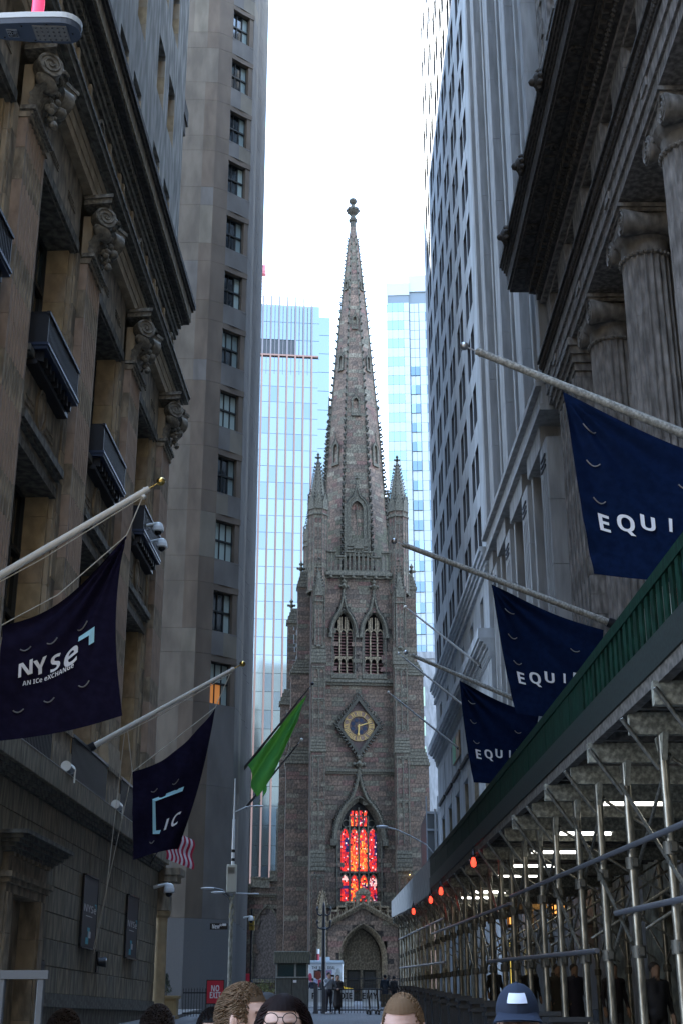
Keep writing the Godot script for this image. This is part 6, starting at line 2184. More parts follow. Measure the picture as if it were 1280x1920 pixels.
func build_flags() -> void:
	var LF := frame_of(-9, 0.039, true)
	var navy := stone("flag_navy", 0.014, 0.012, 0.03, Vector3(0.8, 0.8, 0.8), "soft", false, 0.75, 0.0)
	navy.metallic_specular = 0.08
	navy.backlight_enabled = true; navy.backlight = lin(0.003, 0.003, 0.008)
	var white := plain("print_white", 0.74, 0.74, 0.76, 0.7)
	var aqua := plain("print_aqua", 0.36, 0.66, 0.76, 0.7)
	var cut_edge := plain("slit_edge", 0.20, 0.19, 0.19, 0.8)
	# exchange flag (near) and its pole
	var b1: Vector3 = LF * Vector3(25.42, 9.13, 0.0); var t1: Vector3 = LF * Vector3(25.42, 11.73, 4.13)
	var p := pole_at(b1, t1, 0.085, 0.06, "white flagpole with gold ball carrying the large dark exchange flag", "white flagpoles on the exchange", mat.gold, mat.white_paint)
	var m := M.new()
	var d: Vector3 = t1 - b1
	m.path([d * 0.98 + Vector3(0, -0.10, 0), d * 0.5 + Vector3(0, -0.18, 0), d * 0.12 + Vector3(0, -0.1, 0)], 0.012, 4)
	m.path([d * 0.97 + Vector3(0, -0.1, 0), (LF * Vector3(25.42, 10.73, 3.73)) - b1], 0.012, 4)
	m.path([(LF * Vector3(25.42, 10.73, 3.73)) - b1, (LF * Vector3(25.42, 9.5, 2.44)) - b1, (LF * Vector3(25.42, 8.89, 1.37)) - b1], 0.012, 4)
	part(p, "halyard", m, mat.rope)
	m = M.new(); m.ball(d * 0.975 + Vector3(0, -0.12, 0), Vector3.ONE * 0.055, 8, 6)
	part(p, "truck_pulley", m, mat.white_paint)
	var f1 := thing("flag", "large dark navy flag printed NYSE hanging on the left", "flag", LF * Vector3(25.42, 7, 2.6), 0.0, "dark exchange flags")
	var o1 := f1.position
	var wave1 := func(s: float, t: float) -> Vector3:
		# local axes: u (depth) x, y, w (out); top edge sags, folds run from the hoist corner
		var Pn := bil([Vector3(0, 8.89, 1.37), Vector3(0, 10.73, 3.73), Vector3(0, 7.08, 3.85), Vector3(0, 6.62, 1.45)], s, t)
		Pn.y -= 0.42 * sin(PI * s) * (1 - t) * 0.9
		Pn.z -= 0.16 * sin(PI * t) * s * s
		Pn.y -= 0.10 * sin(PI * s) * t
		var ang := atan2(t * 3.7, (1.02 - s) * 2.4)
		var dist := Vector2((1 - s) * 2.4, t * 3.6).length()
		var du := 0.10 * sin(ang * 15.0) * exp(-dist * 0.55) * minf(1, dist * 3) + 0.05 * sin(ang * 7 + 1.0) + 0.05 * sin(s * 5 + t * 3)
		return LF * Vector3(25.42 + du, Pn.y, Pn.z) - o1
	m = M.new()
	m.sheet(wave1, 56, 56)
	part(f1, "cloth", m, navy)
	var toward := func(w: Callable, s: float, t: float, lift: float) -> Vector3:
		var a: Vector3 = w.call(s, t)
		return a + Vector3(0, 0, lift)
	m = M.new()
	var LT := [["N", 0.225, 0.447, 0.30], ["Y", 0.345, 0.465, 0.30], ["S", 0.475, 0.482, 0.30], ["e", 0.612, 0.492, 0.40]]
	for q in LT:
		m = M.new()
		text_on(m, q[0], q[3], func(x, y): return toward.call(wave1, q[1] + x / 2.42, q[2] - y / 2.6 - x * 0.03, 0.08), 1.12)
		part(f1, "letter", m, white)
	m = M.new()
	text_on(m, "AN ICe eXCHANGe", 0.088, func(x, y): return toward.call(wave1, 0.425 + x / 2.42, 0.572 - y / 2.5 + x * 0.02, 0.10), 0.98)
	part(f1, "small_lettering", m, white)
	m = M.new()
	var bracket := func(m2: M, w: Callable, pts: Array, lift: float) -> void:
		var tri := Geometry2D.triangulate_polygon(PackedVector2Array(pts))
		for k in range(0, tri.size(), 3): m2.t3(toward.call(w, pts[tri[k]].x, pts[tri[k]].y, lift), toward.call(w, pts[tri[k + 1]].x, pts[tri[k + 1]].y, lift), toward.call(w, pts[tri[k + 2]].x, pts[tri[k + 2]].y, lift))
	bracket.call(m, wave1, [Vector2(0.667, 0.398), Vector2(0.81, 0.42), Vector2(0.81, 0.515), Vector2(0.765, 0.512), Vector2(0.765, 0.45), Vector2(0.667, 0.432)], 0.05)
	part(f1, "corner_mark", m, aqua)
	var slits1 := [[0.21, 0.26], [0.44, 0.30], [0.69, 0.33], [0.17, 0.76], [0.43, 0.74], [0.72, 0.73]]
	var slit := func(parent: Node3D, w: Callable, s0: float, t0: float) -> void:
		var q := M.new()
		var pts := []
		for k in 9: pts.push_back(toward.call(w, s0 + (k - 4) * 0.011, t0 + 0.022 * (1 - pow((k - 4) / 4.0, 2)), 0.03))
		q.path(pts, 0.014, 5)
		part(parent, "wind_slit", q, cut_edge)
	for q in slits1: slit.call(f1, wave1, q[0], q[1])
	# second flag
	b1 = LF * Vector3(39.48, 9.13, 0.0); t1 = LF * Vector3(39.48, 11.53, 4.27)
	p = pole_at(b1, t1, 0.085, 0.055, "white flagpole with gold ball nearest the side street corner", "white flagpoles on the exchange", mat.gold, mat.white_paint)
	m = M.new()
	d = t1 - b1
	m.path([d * 0.98 + Vector3(0, -0.1, 0), d * 0.5 + Vector3(0, -0.17, 0), d * 0.12 + Vector3(0, -0.1, 0)], 0.012, 4)
	m.path([d * 0.97 + Vector3(0, -0.1, 0), (LF * Vector3(39.48, 10.34, 3.73)) - b1, (LF * Vector3(39.48, 9.35, 2.5)) - b1, (LF * Vector3(39.48, 8.46, 1.36)) - b1], 0.013, 4)
	m.path([d * 0.27 + Vector3(0, -0.1, 0), (LF * Vector3(39.48, 8.46, 1.36)) - b1, (LF * Vector3(41.5, 3.6, 0.1)) - b1], 0.012, 4)
	m.path([d * 0.25 + Vector3(0, -0.1, 0), (LF * Vector3(40.4, 5.0, 0.6)) - b1, (LF * Vector3(41.6, 3.5, 0.1)) - b1], 0.012, 4)
	part(p, "halyard", m, mat.rope)
	var f2 := thing("flag", "dark navy flag with pale blue corner mark hanging beside the limestone tower", "flag", LF * Vector3(39.48, 6, 2.4), 0.0, "dark exchange flags")
	var o2 := f2.position
	var wave2 := func(s: float, t: float) -> Vector3:
		var Pn := bil([Vector3(0, 8.46, 1.36), Vector3(0, 10.34, 3.73), Vector3(0, 6.30, 2.73), Vector3(0, 5.95, 1.52)], s, t)
		Pn.y -= 0.38 * sin(PI * s) * (1 - t)
		Pn.z += 0.12 * sin(PI * t) * s
		var fold := maxf(0.0, s - 0.62) / 0.38
		var du := 0.12 * sin((s * 9.0 + t * 2.0)) * s * 0.6 + 0.55 * fold * fold * t * 1.0 + 0.05 * sin(t * 9 + s * 3) + 0.06 * sin(s * 22 - t * 9) * s * (1 - t * 0.5)
		return LF * Vector3(39.48 + du, Pn.y, Pn.z) - o2
	m = M.new()
	m.sheet(wave2, 48, 48)
	part(f2, "cloth", m, navy)
	m = M.new()
	bracket.call(m, wave2, [Vector2(0.29, 0.40), Vector2(0.75, 0.465), Vector2(0.74, 0.50), Vector2(0.34, 0.44), Vector2(0.42, 0.76), Vector2(0.52, 0.78), Vector2(0.51, 0.815), Vector2(0.37, 0.785)], 0.07)
	part(f2, "corner_mark", m, aqua)
	m = M.new()
	bar_on(m, 0.075, 0.31, func(x, y): return toward.call(wave2, 0.60 + x / 1.9, 0.745 - y / 2.9, 0.09))
	part(f2, "letter", m, white)
	m = M.new()
	text_on(m, "C", 0.31, func(x, y): return toward.call(wave2, 0.755 + x / 1.9, 0.75 - y / 2.9, 0.09), 1.1)
	part(f2, "letter", m, white)
	for q in [[0.3, 0.30], [0.6, 0.35], [0.38, 0.86]]: slit.call(f2, wave2, q[0], q[1])
	# gym flags on the right
	var rp := [[25.0, Vector3(2.8, 14.72, -25), Vector3(8.1, 12.30, -24.98), 0.105], [37.0, Vector3(1.78, 14.66, -37), Vector3(7.9, 12.18, -36.98), 0.105], [51.0, Vector3(2.74, 15.0, -51), Vector3(7.7, 12.8, -50.98), 0.105]]
	var fc := [
		[Vector3(4.56, 13.78, -25), Vector3(7.75, 12.2, -25), Vector3(7.3, 9.55, -25), Vector3(4.94, 9.84, -25)],
		[Vector3(4.31, 13.42, -37), Vector3(7.45, 12.05, -37), Vector3(7.0, 9.45, -37), Vector3(4.86, 9.66, -37)],
		[Vector3(4.55, 13.98, -51), Vector3(7.55, 12.6, -51), Vector3(7.1, 9.9, -51), Vector3(4.97, 10.06, -51)]]
	var names := ["nearest on the right", "middle of the three on the right", "farthest of the three on the right"]
	var weathered := stone("pole_worn", 0.50, 0.49, 0.44, Vector3(1.4, 1.4, 1.4), "wear", false, 0.7, 0.3)
	var gym_navy := stone("gym_navy", 0.006, 0.014, 0.045, Vector3(0.8, 0.8, 0.8), "soft", false, 0.75, 0.0)
	gym_navy.metallic_specular = 0.08
	var ball_steel := plain("ball_steel", 0.45, 0.45, 0.45, 0.3, 0.9)
	for i in 3:
		pole_at(rp[i][2], rp[i][1], rp[i][3], rp[i][3] * 0.72, "weathered white flagpole with a steel ball, " + names[i], "weathered flagpoles on the bank", ball_steel, weathered)
		var P: Array = fc[i]
		var f := thing("flag", "deep blue flag printed EQUINOX, " + names[i], "flag", (P[0] + P[2]) / 2, 0.0, "deep blue gym flags")
		var o: Vector3 = f.position
		var wave := func(s: float, t: float) -> Vector3:
			var q := bil(P, s, t)
			q.y -= 0.12 * sin(PI * s) * (1 - t)
			q.x += 0.22 * sin(PI * t) * (1 - s) * 0.0 - 0.05 * sin(PI * t) * (1 - s)
			var ang := atan2(t * 3.8, s * 3.0 + 0.02)
			var dist := Vector2(s * 3.0, t * 3.8).length()
			q.z += 0.09 * sin(ang * 13.0 + i) * exp(-dist * 0.4) * minf(1, dist * 2.0) + 0.05 * sin(t * 4 + i) + 0.03 * sin(s * 6 + t * 5 + i)
			q.z += 0.035 * sin(t * 34.0) * exp(-s * 9.0) * smoothstep(0.5, 0.8, t)
			return q - o
		m = M.new()
		m.sheet(wave, 50, 50)
		part(f, "cloth", m, gym_navy)
		m = M.new()
		var word := "EQUINOX"
		for k in 7:
			m = M.new()
			var put := func(x, y): return toward.call(wave, 0.155 + k * 0.163 - (0.012 if k > 3 else 0.0) + x / 2.6, 0.705 - 0.031 * k - y / 3.3, 0.05)
			if word[k] == "I": bar_on(m, 0.06, 0.31, put)
			else: text_on(m, word[k], 0.315, put, 1.15)
			part(f, "letter", m, white)
		for q in [[0.14, 0.16], [0.14, 0.36], [0.15, 0.57], [0.75, 0.3], [0.78, 0.55]]: slit.call(f, wave, q[0], q[1])
	# three thin bare poles on the pale tower
	var th := [[Vector3(3.55, 21.9, -68), Vector3(7.35, 18.75, -68)], [Vector3(3.42, 20.95, -74), Vector3(7.25, 17.75, -74)], [Vector3(3.05, 20.1, -80), Vector3(7.12, 16.75, -80)]]
	for i in 3: pole_at(th[i][1], th[i][0], 0.07, 0.045, "thin bare flagpole on the pale tower, " + ["nearest", "middle one", "farthest"][i] + " of three", "bare flagpoles on the pale tower", mat.white_paint, plain("pole_grey", 0.36, 0.37, 0.38, 0.5))
	# green flag on a dark pole, leaning out from the limestone tower
	pole_at(Vector3(-5.6, 13.6, -71.5), Vector3(-1.7, 18.2, -70), 0.085, 0.04, "dark slanting flagpole of the green flag in front of the church", "dark flagpoles on the limestone tower", mat.iron, plain("pole_bronze", 0.05, 0.045, 0.045, 0.5))
	pole_at(Vector3(-5.6, 12.1, -74.5), Vector3(-2.35, 15.9, -73.5), 0.07, 0.04, "second dark slanting pole just below the green flag", "dark flagpoles on the limestone tower", mat.white_paint, mat.pole_bronze)
	var gf := thing("flag", "bright green flag hanging in loose folds in front of the church", "flag", Vector3(-3.6, 14, -70.6))
	var og := gf.position
	var wg := func(s: float, t: float) -> Vector3:
		var q := bil([Vector3(-4.95, 14.3, -71.2), Vector3(-1.85, 17.85, -70.1), Vector3(-2.4, 16.2, -70.2), Vector3(-4.45, 12.6, -71.0)], s, t)
		q.z += 0.22 * sin(t * 9 + s * 4) + 0.1 * sin(s * 9)
		q.x += 0.12 * sin(t * 7 + s * 5) * (1 - s)
		q.y -= 0.3 * sin(PI * s) * t
		return q - og
	m = M.new()
	m.sheet(wg, 40, 24)
	var gm := plain("flag_green", 0.03, 0.22, 0.06, 0.7)
	gm.backlight_enabled = true; gm.backlight = lin(0.12, 0.30, 0.03)
	part(gf, "cloth", m, gm)
	m = M.new()
	m.sheet(func(s, t): return wg.call(0.12 + 0.1 * s, 1.0) + Vector3(-0.25 * t + 0.1 * sin(t * 5), -0.95 * t, 0.1 * sin(t * 6)), 6, 10)
	part(gf, "trailing_corner", m, gm)
	# small national flag by the corner of the exchange
	var us := thing("flag", "small striped national flag hanging at the exchange corner under the dark flag", "flag", LF * Vector3(49.6, 6.6, 1.3))
	var ou := us.position
	var wu := func(s: float, t: float) -> Vector3:
		return LF * Vector3(49.6 + 0.35 * s + 0.08 * sin(s * 8), 8.15 - 1.05 * t - 0.35 * s, 0.75 + 0.95 * s + 0.05 * sin(t * 9)) - ou
	for k in 7:
		for c in 2:
			var q := M.new()
			var a := (k * 2 + c) / 13.0
			if k == 6 and c == 1: break
			q.sheet(func(s, t): return wu.call(lerpf(a, a + 1 / 13.0, s), t), 2, 10)
			part(us, "stripe", q, plain("us_red", 0.42, 0.01, 0.05, 0.7) if c == 0 else plain("us_white", 0.66, 0.64, 0.7, 0.7))
	m = M.new()
	m.sheet(func(s, t): return wu.call(0.02 + 0.5 * s, 0.0 + 0.42 * t) + Vector3(0.0, 0, 0.04), 6, 6)
	part(us, "canton", m, plain("us_blue", 0.015, 0.02, 0.10, 0.7))
	m = M.new()
	for k in 14: m.ball(wu.call(0.08 + 0.11 * (k % 4) + 0.05 * ((k / 4) % 2), 0.05 + 0.1 * (k / 4)) + Vector3(0, 0, 0.06), Vector3.ONE * 0.022, 5, 4)
	part(us, "stars", m, mat.us_white)
	m = M.new()
	m.cyl(LF * Vector3(49.6, 6.9, 0.2) - ou, LF * Vector3(49.75, 8.5, 1.1) - ou, 0.025, 0.02, 6)
	part(us, "staff", m, mat.iron)

# --- the street behind the viewer, which shuts off the sky on that side -----------------------------------------------
func build_rear_street() -> void:
	var rows := [["stone bank block behind the viewer on the left of the street", -9.5, -36.0, 14.0, 62.0, 42.0], ["tall stone tower farther behind the viewer on the left of the street", -9.0, -36.0, 64.0, 140.0, 120.0], ["columned stone hall behind the viewer on the right of the street", 9.5, 40.0, 16.0, 58.0, 18.0], ["tall brick tower farther behind the viewer on the right of the street", 8.5, 40.0, 60.0, 140.0, 130.0], ["office tower closing the view down the street behind the viewer", -20.0, 20.0, 150.0, 175.0, 110.0]]
	for q in rows:
		var b := thing("street_building", q[0], "building", Vector3((q[1] + q[2]) / 2, 0, (q[3] + q[4]) / 2), 0.0, "buildings behind the viewer")
		var w := absf(q[2] - q[1]) / 2; var d: float = (q[4] - q[3]) / 2
		blk(b, "wall", -w, w, -0.5, q[5], -d, d, mat.tan_b)
		blk(b, "cornice", -w - 0.6, w + 0.6, q[5], q[5] + 1.2, -d - 0.6, d + 0.6, mat.col_stone)

# --- street furniture ---------------------------------------------------------------------------------------------------
func picket_fence(called: String, label: String, group: String, x0: float, x1: float, D: float, h: float, step: float, mt: Material, thick := 0.02) -> Node3D:
	var t := thing(called, label, "fence", Vector3(x0, ground_y(D), -D), 0.0, group)
	var m := M.new()
	for y in [0.12, h - 0.18]: m.bx(0, x1 - x0, y, y + 0.05, -0.02, 0.02)
	part(t, "rail", m, mt)
	var pk := M.new()
	pk.bx(-thick / 2, thick / 2, 0.02, h - 0.06, -thick / 2, thick / 2)
	pk.prism(PackedVector2Array([Vector2(-thick * 0.9, h - 0.06), Vector2(thick * 0.9, h - 0.06), Vector2(0, h + 0.06)]), -thick / 2, thick / 2)
	var pm := pk.mesh()
	var x := 0.0
	while x <= x1 - x0 + 0.01:
		part(t, "picket", pm, mt, Vector3(x, 0, 0))
		x += step
	return t

func build_street_furniture() -> void:
	var LF := frame_of(-9, 0.039, true)
	var m: M
	# --- the lamp head and beacon close above the camera on the left
	var lamp := thing("street_lamp", "grey street lamp head with a red beacon on top close overhead", "street lamp", Vector3(-6.4, 0.13, -10.2))
	m = M.new()
	m.cyl(Vector3(0, 0, 0), Vector3(0, 10.2, 0), 0.10, 0.065, 12); m.lathe([Vector2(0.22, 0), Vector2(0.2, 0.5), Vector2(0.11, 0.7)], 12)
	part(lamp, "pole", m, mat.grey_metal)
	m = M.new()
	m.path([Vector3(0, 10.0, 0), Vector3(1.2, 10.22, 0), Vector3(3.25, 10.27, 0)], 0.03, 8)
	part(lamp, "arm", m, mat.grey_metal)
	var o := PackedVector2Array()
	for p in [[3.14, -0.10], [3.2, -0.125], [3.45, -0.15], [3.72, -0.165]]: o.push_back(Vector2(p[0], p[1]))
	for k in 11:
		var a := -PI / 2 + PI * k / 10
		o.push_back(Vector2(3.80 + cos(a) * 0.155, sin(a) * 0.165))
	for p in [[3.72, 0.165], [3.45, 0.15], [3.2, 0.125], [3.14, 0.10]]: o.push_back(Vector2(p[0], p[1]))
	var hd := group_part(lamp, "lamp_head")
	hd.transform = Transform3D(Basis.IDENTITY, Vector3(3.5, 10.275, 0)) * Transform3D(Basis(Vector3(0, 0, 1), -0.03) * Basis(Vector3(1, 0, 0), 0.10), Vector3.ZERO) * Transform3D(Basis.IDENTITY, Vector3(-3.5, -10.25, 0))
	m = M.new()
	m.prism_y(o, 10.185, 10.26)
	part(hd, "casing", m, plain("lamp_slate", 0.05, 0.066, 0.095, 0.5))
	m = M.new()
	var o2 := PackedVector2Array()
	for p in o: o2.push_back(Vector2((p.x - 3.55) * 1.015 + 3.55, p.y * 1.03))
	m.prism_y(o2, 10.245, 10.30)
	part(hd, "top_cover", m, plain("lamp_pale", 0.55, 0.60, 0.64, 0.45))
	m = M.new()
	m.bx(3.52, 3.84, 10.176, 10.186, -0.115, 0.115)
	part(hd, "led_panel", m, plain("led_panel", 0.17, 0.165, 0.155, 0.35))
	m = M.new()
	for i in 6:
		for j in 4: m.ball(Vector3(3.55 + i * 0.052, 10.175, -0.09 + j * 0.06), Vector3(0.011, 0.008, 0.011), 6, 4)
	part(hd, "led_lenses", m, plain("led_lens", 0.05, 0.05, 0.055, 0.2))
	m = M.new()
	m.bx(3.26, 3.36, 10.178, 10.186, -0.075, 0.045)
	part(hd, "service_label", m, plain("label_grey", 0.20, 0.215, 0.235, 0.6))
	m = M.new()
	text_on(m, "LED", 0.05, func(x, y): return Vector3(3.29 - y * 0.9, 10.176, -0.015 - x), 0.9)
	text_on(m, "130", 0.05, func(x, y): return Vector3(3.335 - y * 0.9, 10.176, -0.015 - x), 0.9)
	part(hd, "label_print", m, mat.black_plastic)
	m = M.new()
	for p in [[3.22, -0.08], [3.42, 0.1], [3.5, -0.12], [3.88, 0.0], [3.66, 0.135], [3.66, -0.135]]: m.ball(Vector3(p[0], 10.18, p[1]), Vector3(0.01, 0.006, 0.01), 6, 4)
	part(hd, "screws", m, mat.black_plastic)
	m = M.new()
	m.X = Transform3D(Basis.IDENTITY, Vector3(3.53, 10.30, 0))
	m.lathe([Vector2(0.05, 0.0), Vector2(0.062, 0.02), Vector2(0.062, 0.075)], 14)
	part(lamp, "beacon_base", m, plain("beacon_base", 0.45, 0.22, 0.13, 0.5))
	m = M.new()
	m.X = Transform3D(Basis.IDENTITY, Vector3(3.53, 10.375, 0))
	m.lathe([Vector2(0.058, 0), Vector2(0.058, 0.20), Vector2(0.05, 0.235), Vector2(0.0, 0.245)], 14)
	part(lamp, "beacon_lens", m, glow("beacon_red", 0.95, 0.05, 0.13, 0.2))
	m = M.new()
	m.X = Transform3D(Basis.IDENTITY, Vector3(3.53, 10.29, 0))
	m.lathe([Vector2(0.03, -0.02), Vector2(0.04, 0.05)], 10)
	part(lamp, "photocell", m, mat.black_plastic)
	# --- cameras, floodlights, banners and wall fittings on the exchange
	var cams := [[45.5, 18.15, "white dome camera on an arm beside the balcony, upper of two"], [46.4, 17.85, "white dome camera on an arm beside the balcony, lower of two"], [51.4, 6.1, "white dome camera at the exchange corner below the ledge"]]
	for c in cams:
		var t := thing("security_camera", c[2], "camera", Vector3.ZERO, 0.0, "security cameras")
		t.transform = LF * Transform3D(Basis(Vector3(0, 0, 1), Vector3.UP, Vector3(-1, 0, 0)), Vector3(c[0], c[1], 0.2))
		camera_parts(t, 0.62)
	for c in [[36.07, "steel floodlight on the ledge, nearer of two"], [42.8, "steel floodlight on the ledge, farther of two"]]:
		var t := thing("floodlight", c[1], "floodlight", Vector3.ZERO, 0.0, "floodlights on the ledge")
		t.transform = LF * Transform3D(Basis.IDENTITY, Vector3(c[0], 7.82, 0.30))
		m = M.new()
		m.cyl(Vector3(-0.28, 0.16, 0.0), Vector3(0.28, 0.16, 0.0), 0.13, 0.13, 14)
		part(t, "housing", m, plain("flood_steel", 0.22, 0.25, 0.27, 0.3, 0.8))
		m = M.new()
		m.cyl(Vector3(-0.31, 0.16, 0), Vector3(-0.28, 0.16, 0), 0.14, 0.14, 14)
		part(t, "end_cap", m, mat.white_paint)
		m = M.new()
		m.bx(0.24, 0.27, -0.2, 0.16, 0.1, 0.14); m.bx(-0.27, -0.24, 0, 0.16, -0.03, 0.03)
		part(t, "bracket", m, mat.white_paint)
	var nm := ["nearer of the two narrow black wall banners printed NYSE", "farther of the two narrow black wall banners printed NYSE"]
	for k in 2:
		var t := thing("wall_banner", nm[k], "banner", Vector3.ZERO, 0.0, "narrow wall banners")
		t.transform = LF * Transform3D(Basis.IDENTITY, Vector3(40.85 + k * 6.68, 3.58, 0.0))
		m = M.new()
		m.bx(-0.98, -0.94, 0, 2.05, 0.02, 0.08); m.bx(0.94, 0.98, 0, 2.05, 0.02, 0.08); m.bx(-0.94, 0.94, 0, 0.04, 0.02, 0.12); m.bx(-0.94, 0.94, 2.01, 2.05, 0.02, 0.12)
		part(t, "frame", m, mat.black_plastic)
		blk(t, "panel", -0.94, 0.94, 0.04, 2.01, 0.03, 0.07, plain("banner_black", 0.012, 0.012, 0.02, 0.45))
		m = M.new()
		text_on(m, "NYSe", 0.32, func(x, y): return Vector3(x * 1.05, 1.12 + y * 0.62, 0.076), 1.5)
		m.bx(-0.5, 0.35, 0.90, 0.925, 0.071, 0.075)
		m.bx(-0.02, 0.26, 0.32, 0.50, 0.071, 0.075)
		part(t, "lettering", m, plain("banner_white", 0.6, 0.6, 0.6, 0.6))
		m = M.new()
		m.bx(0.62, 0.85, 1.26, 1.30, 0.071, 0.075); m.bx(0.78, 0.85, 1.10, 1.26, 0.071, 0.075)
		m.bx(-0.2, 0.12, 0.50, 0.60, 0.071, 0.075); m.bx(-0.36, 0.0, 0.14, 0.32, 0.071, 0.075); m.bx(-0.1, -0.02, 0.18, 0.5, 0.0715, 0.0755)
		part(t, "aqua_mark", m, plain("banner_aqua", 0.08, 0.42, 0.52, 0.6))
	var wl := thing("wall_light", "small black wall light box between the banners on the exchange wall", "light")
	wl.transform = LF * Transform3D(Basis.IDENTITY, Vector3(42.5, 3.1, 0.0))
	blk(wl, "back_plate", -0.16, 0.12, -0.1, 0.5, 0.0, 0.06, mat.black_plastic)
	m = M.new()
	m.cyl(Vector3(0.02, 0.2, 0.06), Vector3(0.06, 0.2, 0.28), 0.12, 0.16, 12)
	part(wl, "lamp_can", m, mat.iron)
	m = M.new()
	m.cyl(Vector3(0.06, 0.2, 0.28), Vector3(0.062, 0.2, 0.29), 0.14, 0.14, 12)
	part(wl, "lens", m, plain("lens_grey", 0.35, 0.35, 0.35, 0.1, 0.5))
	var pq := thing("plaque", "small dark plaque beside the exchange doorway", "plaque")
	pq.transform = LF * Transform3D(Basis.IDENTITY, Vector3(35.85, 2.45, 0.0))
	blk(pq, "plate", -0.22, 0.22, 0, 0.62, 0.01, 0.05, mat.iron)
	blk(pq, "border", -0.25, 0.25, -0.03, 0.65, 0.0, 0.03, mat.black_plastic)
	# grey steel frame close by at the lower left
	var fr := thing("steel_barrier", "grey steel barrier of posts and a top bar at the lower left", "barrier", Vector3(-2.8, 0.25, -12))
	m = M.new()
	m.bx(-1.4, 0.33, 1.73, 1.80, -0.035, 0.035)
	part(fr, "top_bar", m, mat.grey_metal)
	for x in [-1.35, -0.06, 0.27]: blk(fr, "post", x - 0.028, x + 0.028, 0, 1.73, -0.03, 0.03, mat.grey_metal, 0.006)
	# a slim sandstone pillar at the corner
	var pl := thing("corner_pillar", "slim warm stone pillar with a small cap at the exchange corner", "pillar")
	pl.transform = LF * Transform3D(Basis.IDENTITY, Vector3(53.2, 1.6, 0.12))
	m = M.new()
	m.X = Transform3D(Basis.IDENTITY, Vector3.ZERO)
	m.lathe([Vector2(0.34, 0), Vector2(0.34, 0.45), Vector2(0.26, 0.55), Vector2(0.24, 0.7), Vector2(0.22, 3.6), Vector2(0.23, 3.7), Vector2(0.32, 3.78), Vector2(0.34, 3.95), Vector2(0.0, 3.96)], 18)
	part(pl, "shaft", m, mat.tan_warm)
	m = M.new()
	m.bx(-0.34, 0.34, 3.96, 4.5, -0.34, 0.3); m.bx(-0.5, 0.5, 5.0, 5.25, -0.5, 0.6); m.bx(-0.55, 0.75, 5.25, 5.5, -0.5, 0.72); m.bx(-0.3, 0.3, 4.5, 5.0, -0.34, 0.2)
	part(pl, "cap", m, mat.tan)
	# planter with a clipped conifer
	var pt := thing("planter", "tan stone planter box beside the iron fence", "planter", Vector3(-6.52, ground_y(54), -54))
	m = M.new()
	m.bx(-0.34, 0.34, 0, 0.72, -0.34, 0.34); m.bx(-0.42, 0.42, 0.72, 0.82, -0.42, 0.42); m.bx(-0.38, 0.38, 0, 0.1, -0.38, 0.38)
	part(pt, "box", m, plain("planter_tan", 0.36, 0.27, 0.14, 0.8))
	blk(pt, "panel", -0.24, 0.24, 0.18, 0.62, 0.34, 0.36, mat.planter_tan, 0.01)
	var tr := thing("conifer", "small clipped conifer growing in the tan planter", "tree", Vector3(-6.62, ground_y(54) + 0.8, -54))
	m = M.new()
	m.cyl(Vector3.ZERO, Vector3(0, 0.3, 0), 0.03, 0.02, 6)
	part(tr, "trunk", m, plain("bark", 0.08, 0.06, 0.04, 0.9))
	m = M.new()
	var r := RandomNumberGenerator.new(); r.seed = 3
	for k in 420:
		var y := r.randf() * 0.72
		var rad := 0.24 * (1 - y / 0.76) * sqrt(r.randf())
		var a := r.randf() * TAU
		var p := Vector3(cos(a) * rad, 0.08 + y, sin(a) * rad)
		m.t3(p, p + Vector3(r.randf_range(-0.05, 0.05), r.randf_range(0.0, 0.08), r.randf_range(-0.05, 0.05)), p + Vector3(r.randf_range(-0.05, 0.05), r.randf_range(-0.02, 0.06), r.randf_range(-0.05, 0.05)))
	part(tr, "crown", m, plain("conifer_green", 0.02, 0.035, 0.016, 0.8))
	picket_fence("iron_fence", "low black iron picket fence in front of the limestone tower", "iron fences", -6.2, -4.0, 56.0, 1.05, 0.11, mat.iron)
	var ne := thing("no_exit_sign", "red NO EXIT board on a black easel frame", "sign", Vector3(-4.77, ground_y(54), -54))
	blk(ne, "board", -0.31, 0.31, 0.55, 1.36, -0.01, 0.02, plain("sign_red", 0.50, 0.012, 0.035, 0.5))
	m = M.new()
	for x in [-0.34, 0.31]: m.bx(x, x + 0.03, 0, 1.39, -0.02, 0.02)
	m.bx(-0.34, 0.34, 1.36, 1.39, -0.02, 0.02); m.bx(-0.31, 0.31, 0.52, 0.55, -0.02, 0.02); m.bx(-0.02, 0.02, 0, 0.52, -0.3, -0.26)
	part(ne, "easel", m, mat.black_plastic)
	m = M.new()
	text_on(m, "NO", 0.22, func(x, y): return Vector3(x * 0.72, 1.08 + y, 0.03))
	text_on(m, "EXIT", 0.22, func(x, y): return Vector3(x * 0.66, 0.84 + y, 0.03))
	part(ne, "lettering", m, mat.print_white)
	# tall lamp and antenna pole at the corner
	var lp := thing("street_lamp", "pale grey pole with a double lamp arm, equipment box and New St sign", "street lamp", Vector3(-4.47, ground_y(57), -57))
	var G := ground_y(57)
	m = M.new()
	m.cyl(Vector3.ZERO, Vector3(0, 4.6, 0), 0.10, 0.085, 12); m.lathe([Vector2(0.16, 0), Vector2(0.15, 0.6), Vector2(0.11, 0.75)], 12)
	part(lp, "pole", m, stone("pole_pale", 0.38, 0.38, 0.32, Vector3(2, 0.5, 2), "wear", false, 0.6, 0.1))
	m = M.new()
	m.cyl(Vector3(0, 5.8, 0), Vector3(0, 7.7, 0), 0.07, 0.06, 10); m.cyl(Vector3(0, 7.7, 0), Vector3(0, 9.4, 0), 0.035, 0.02, 8)
	part(lp, "antenna", m, mat.white_plastic)
	m = M.new()
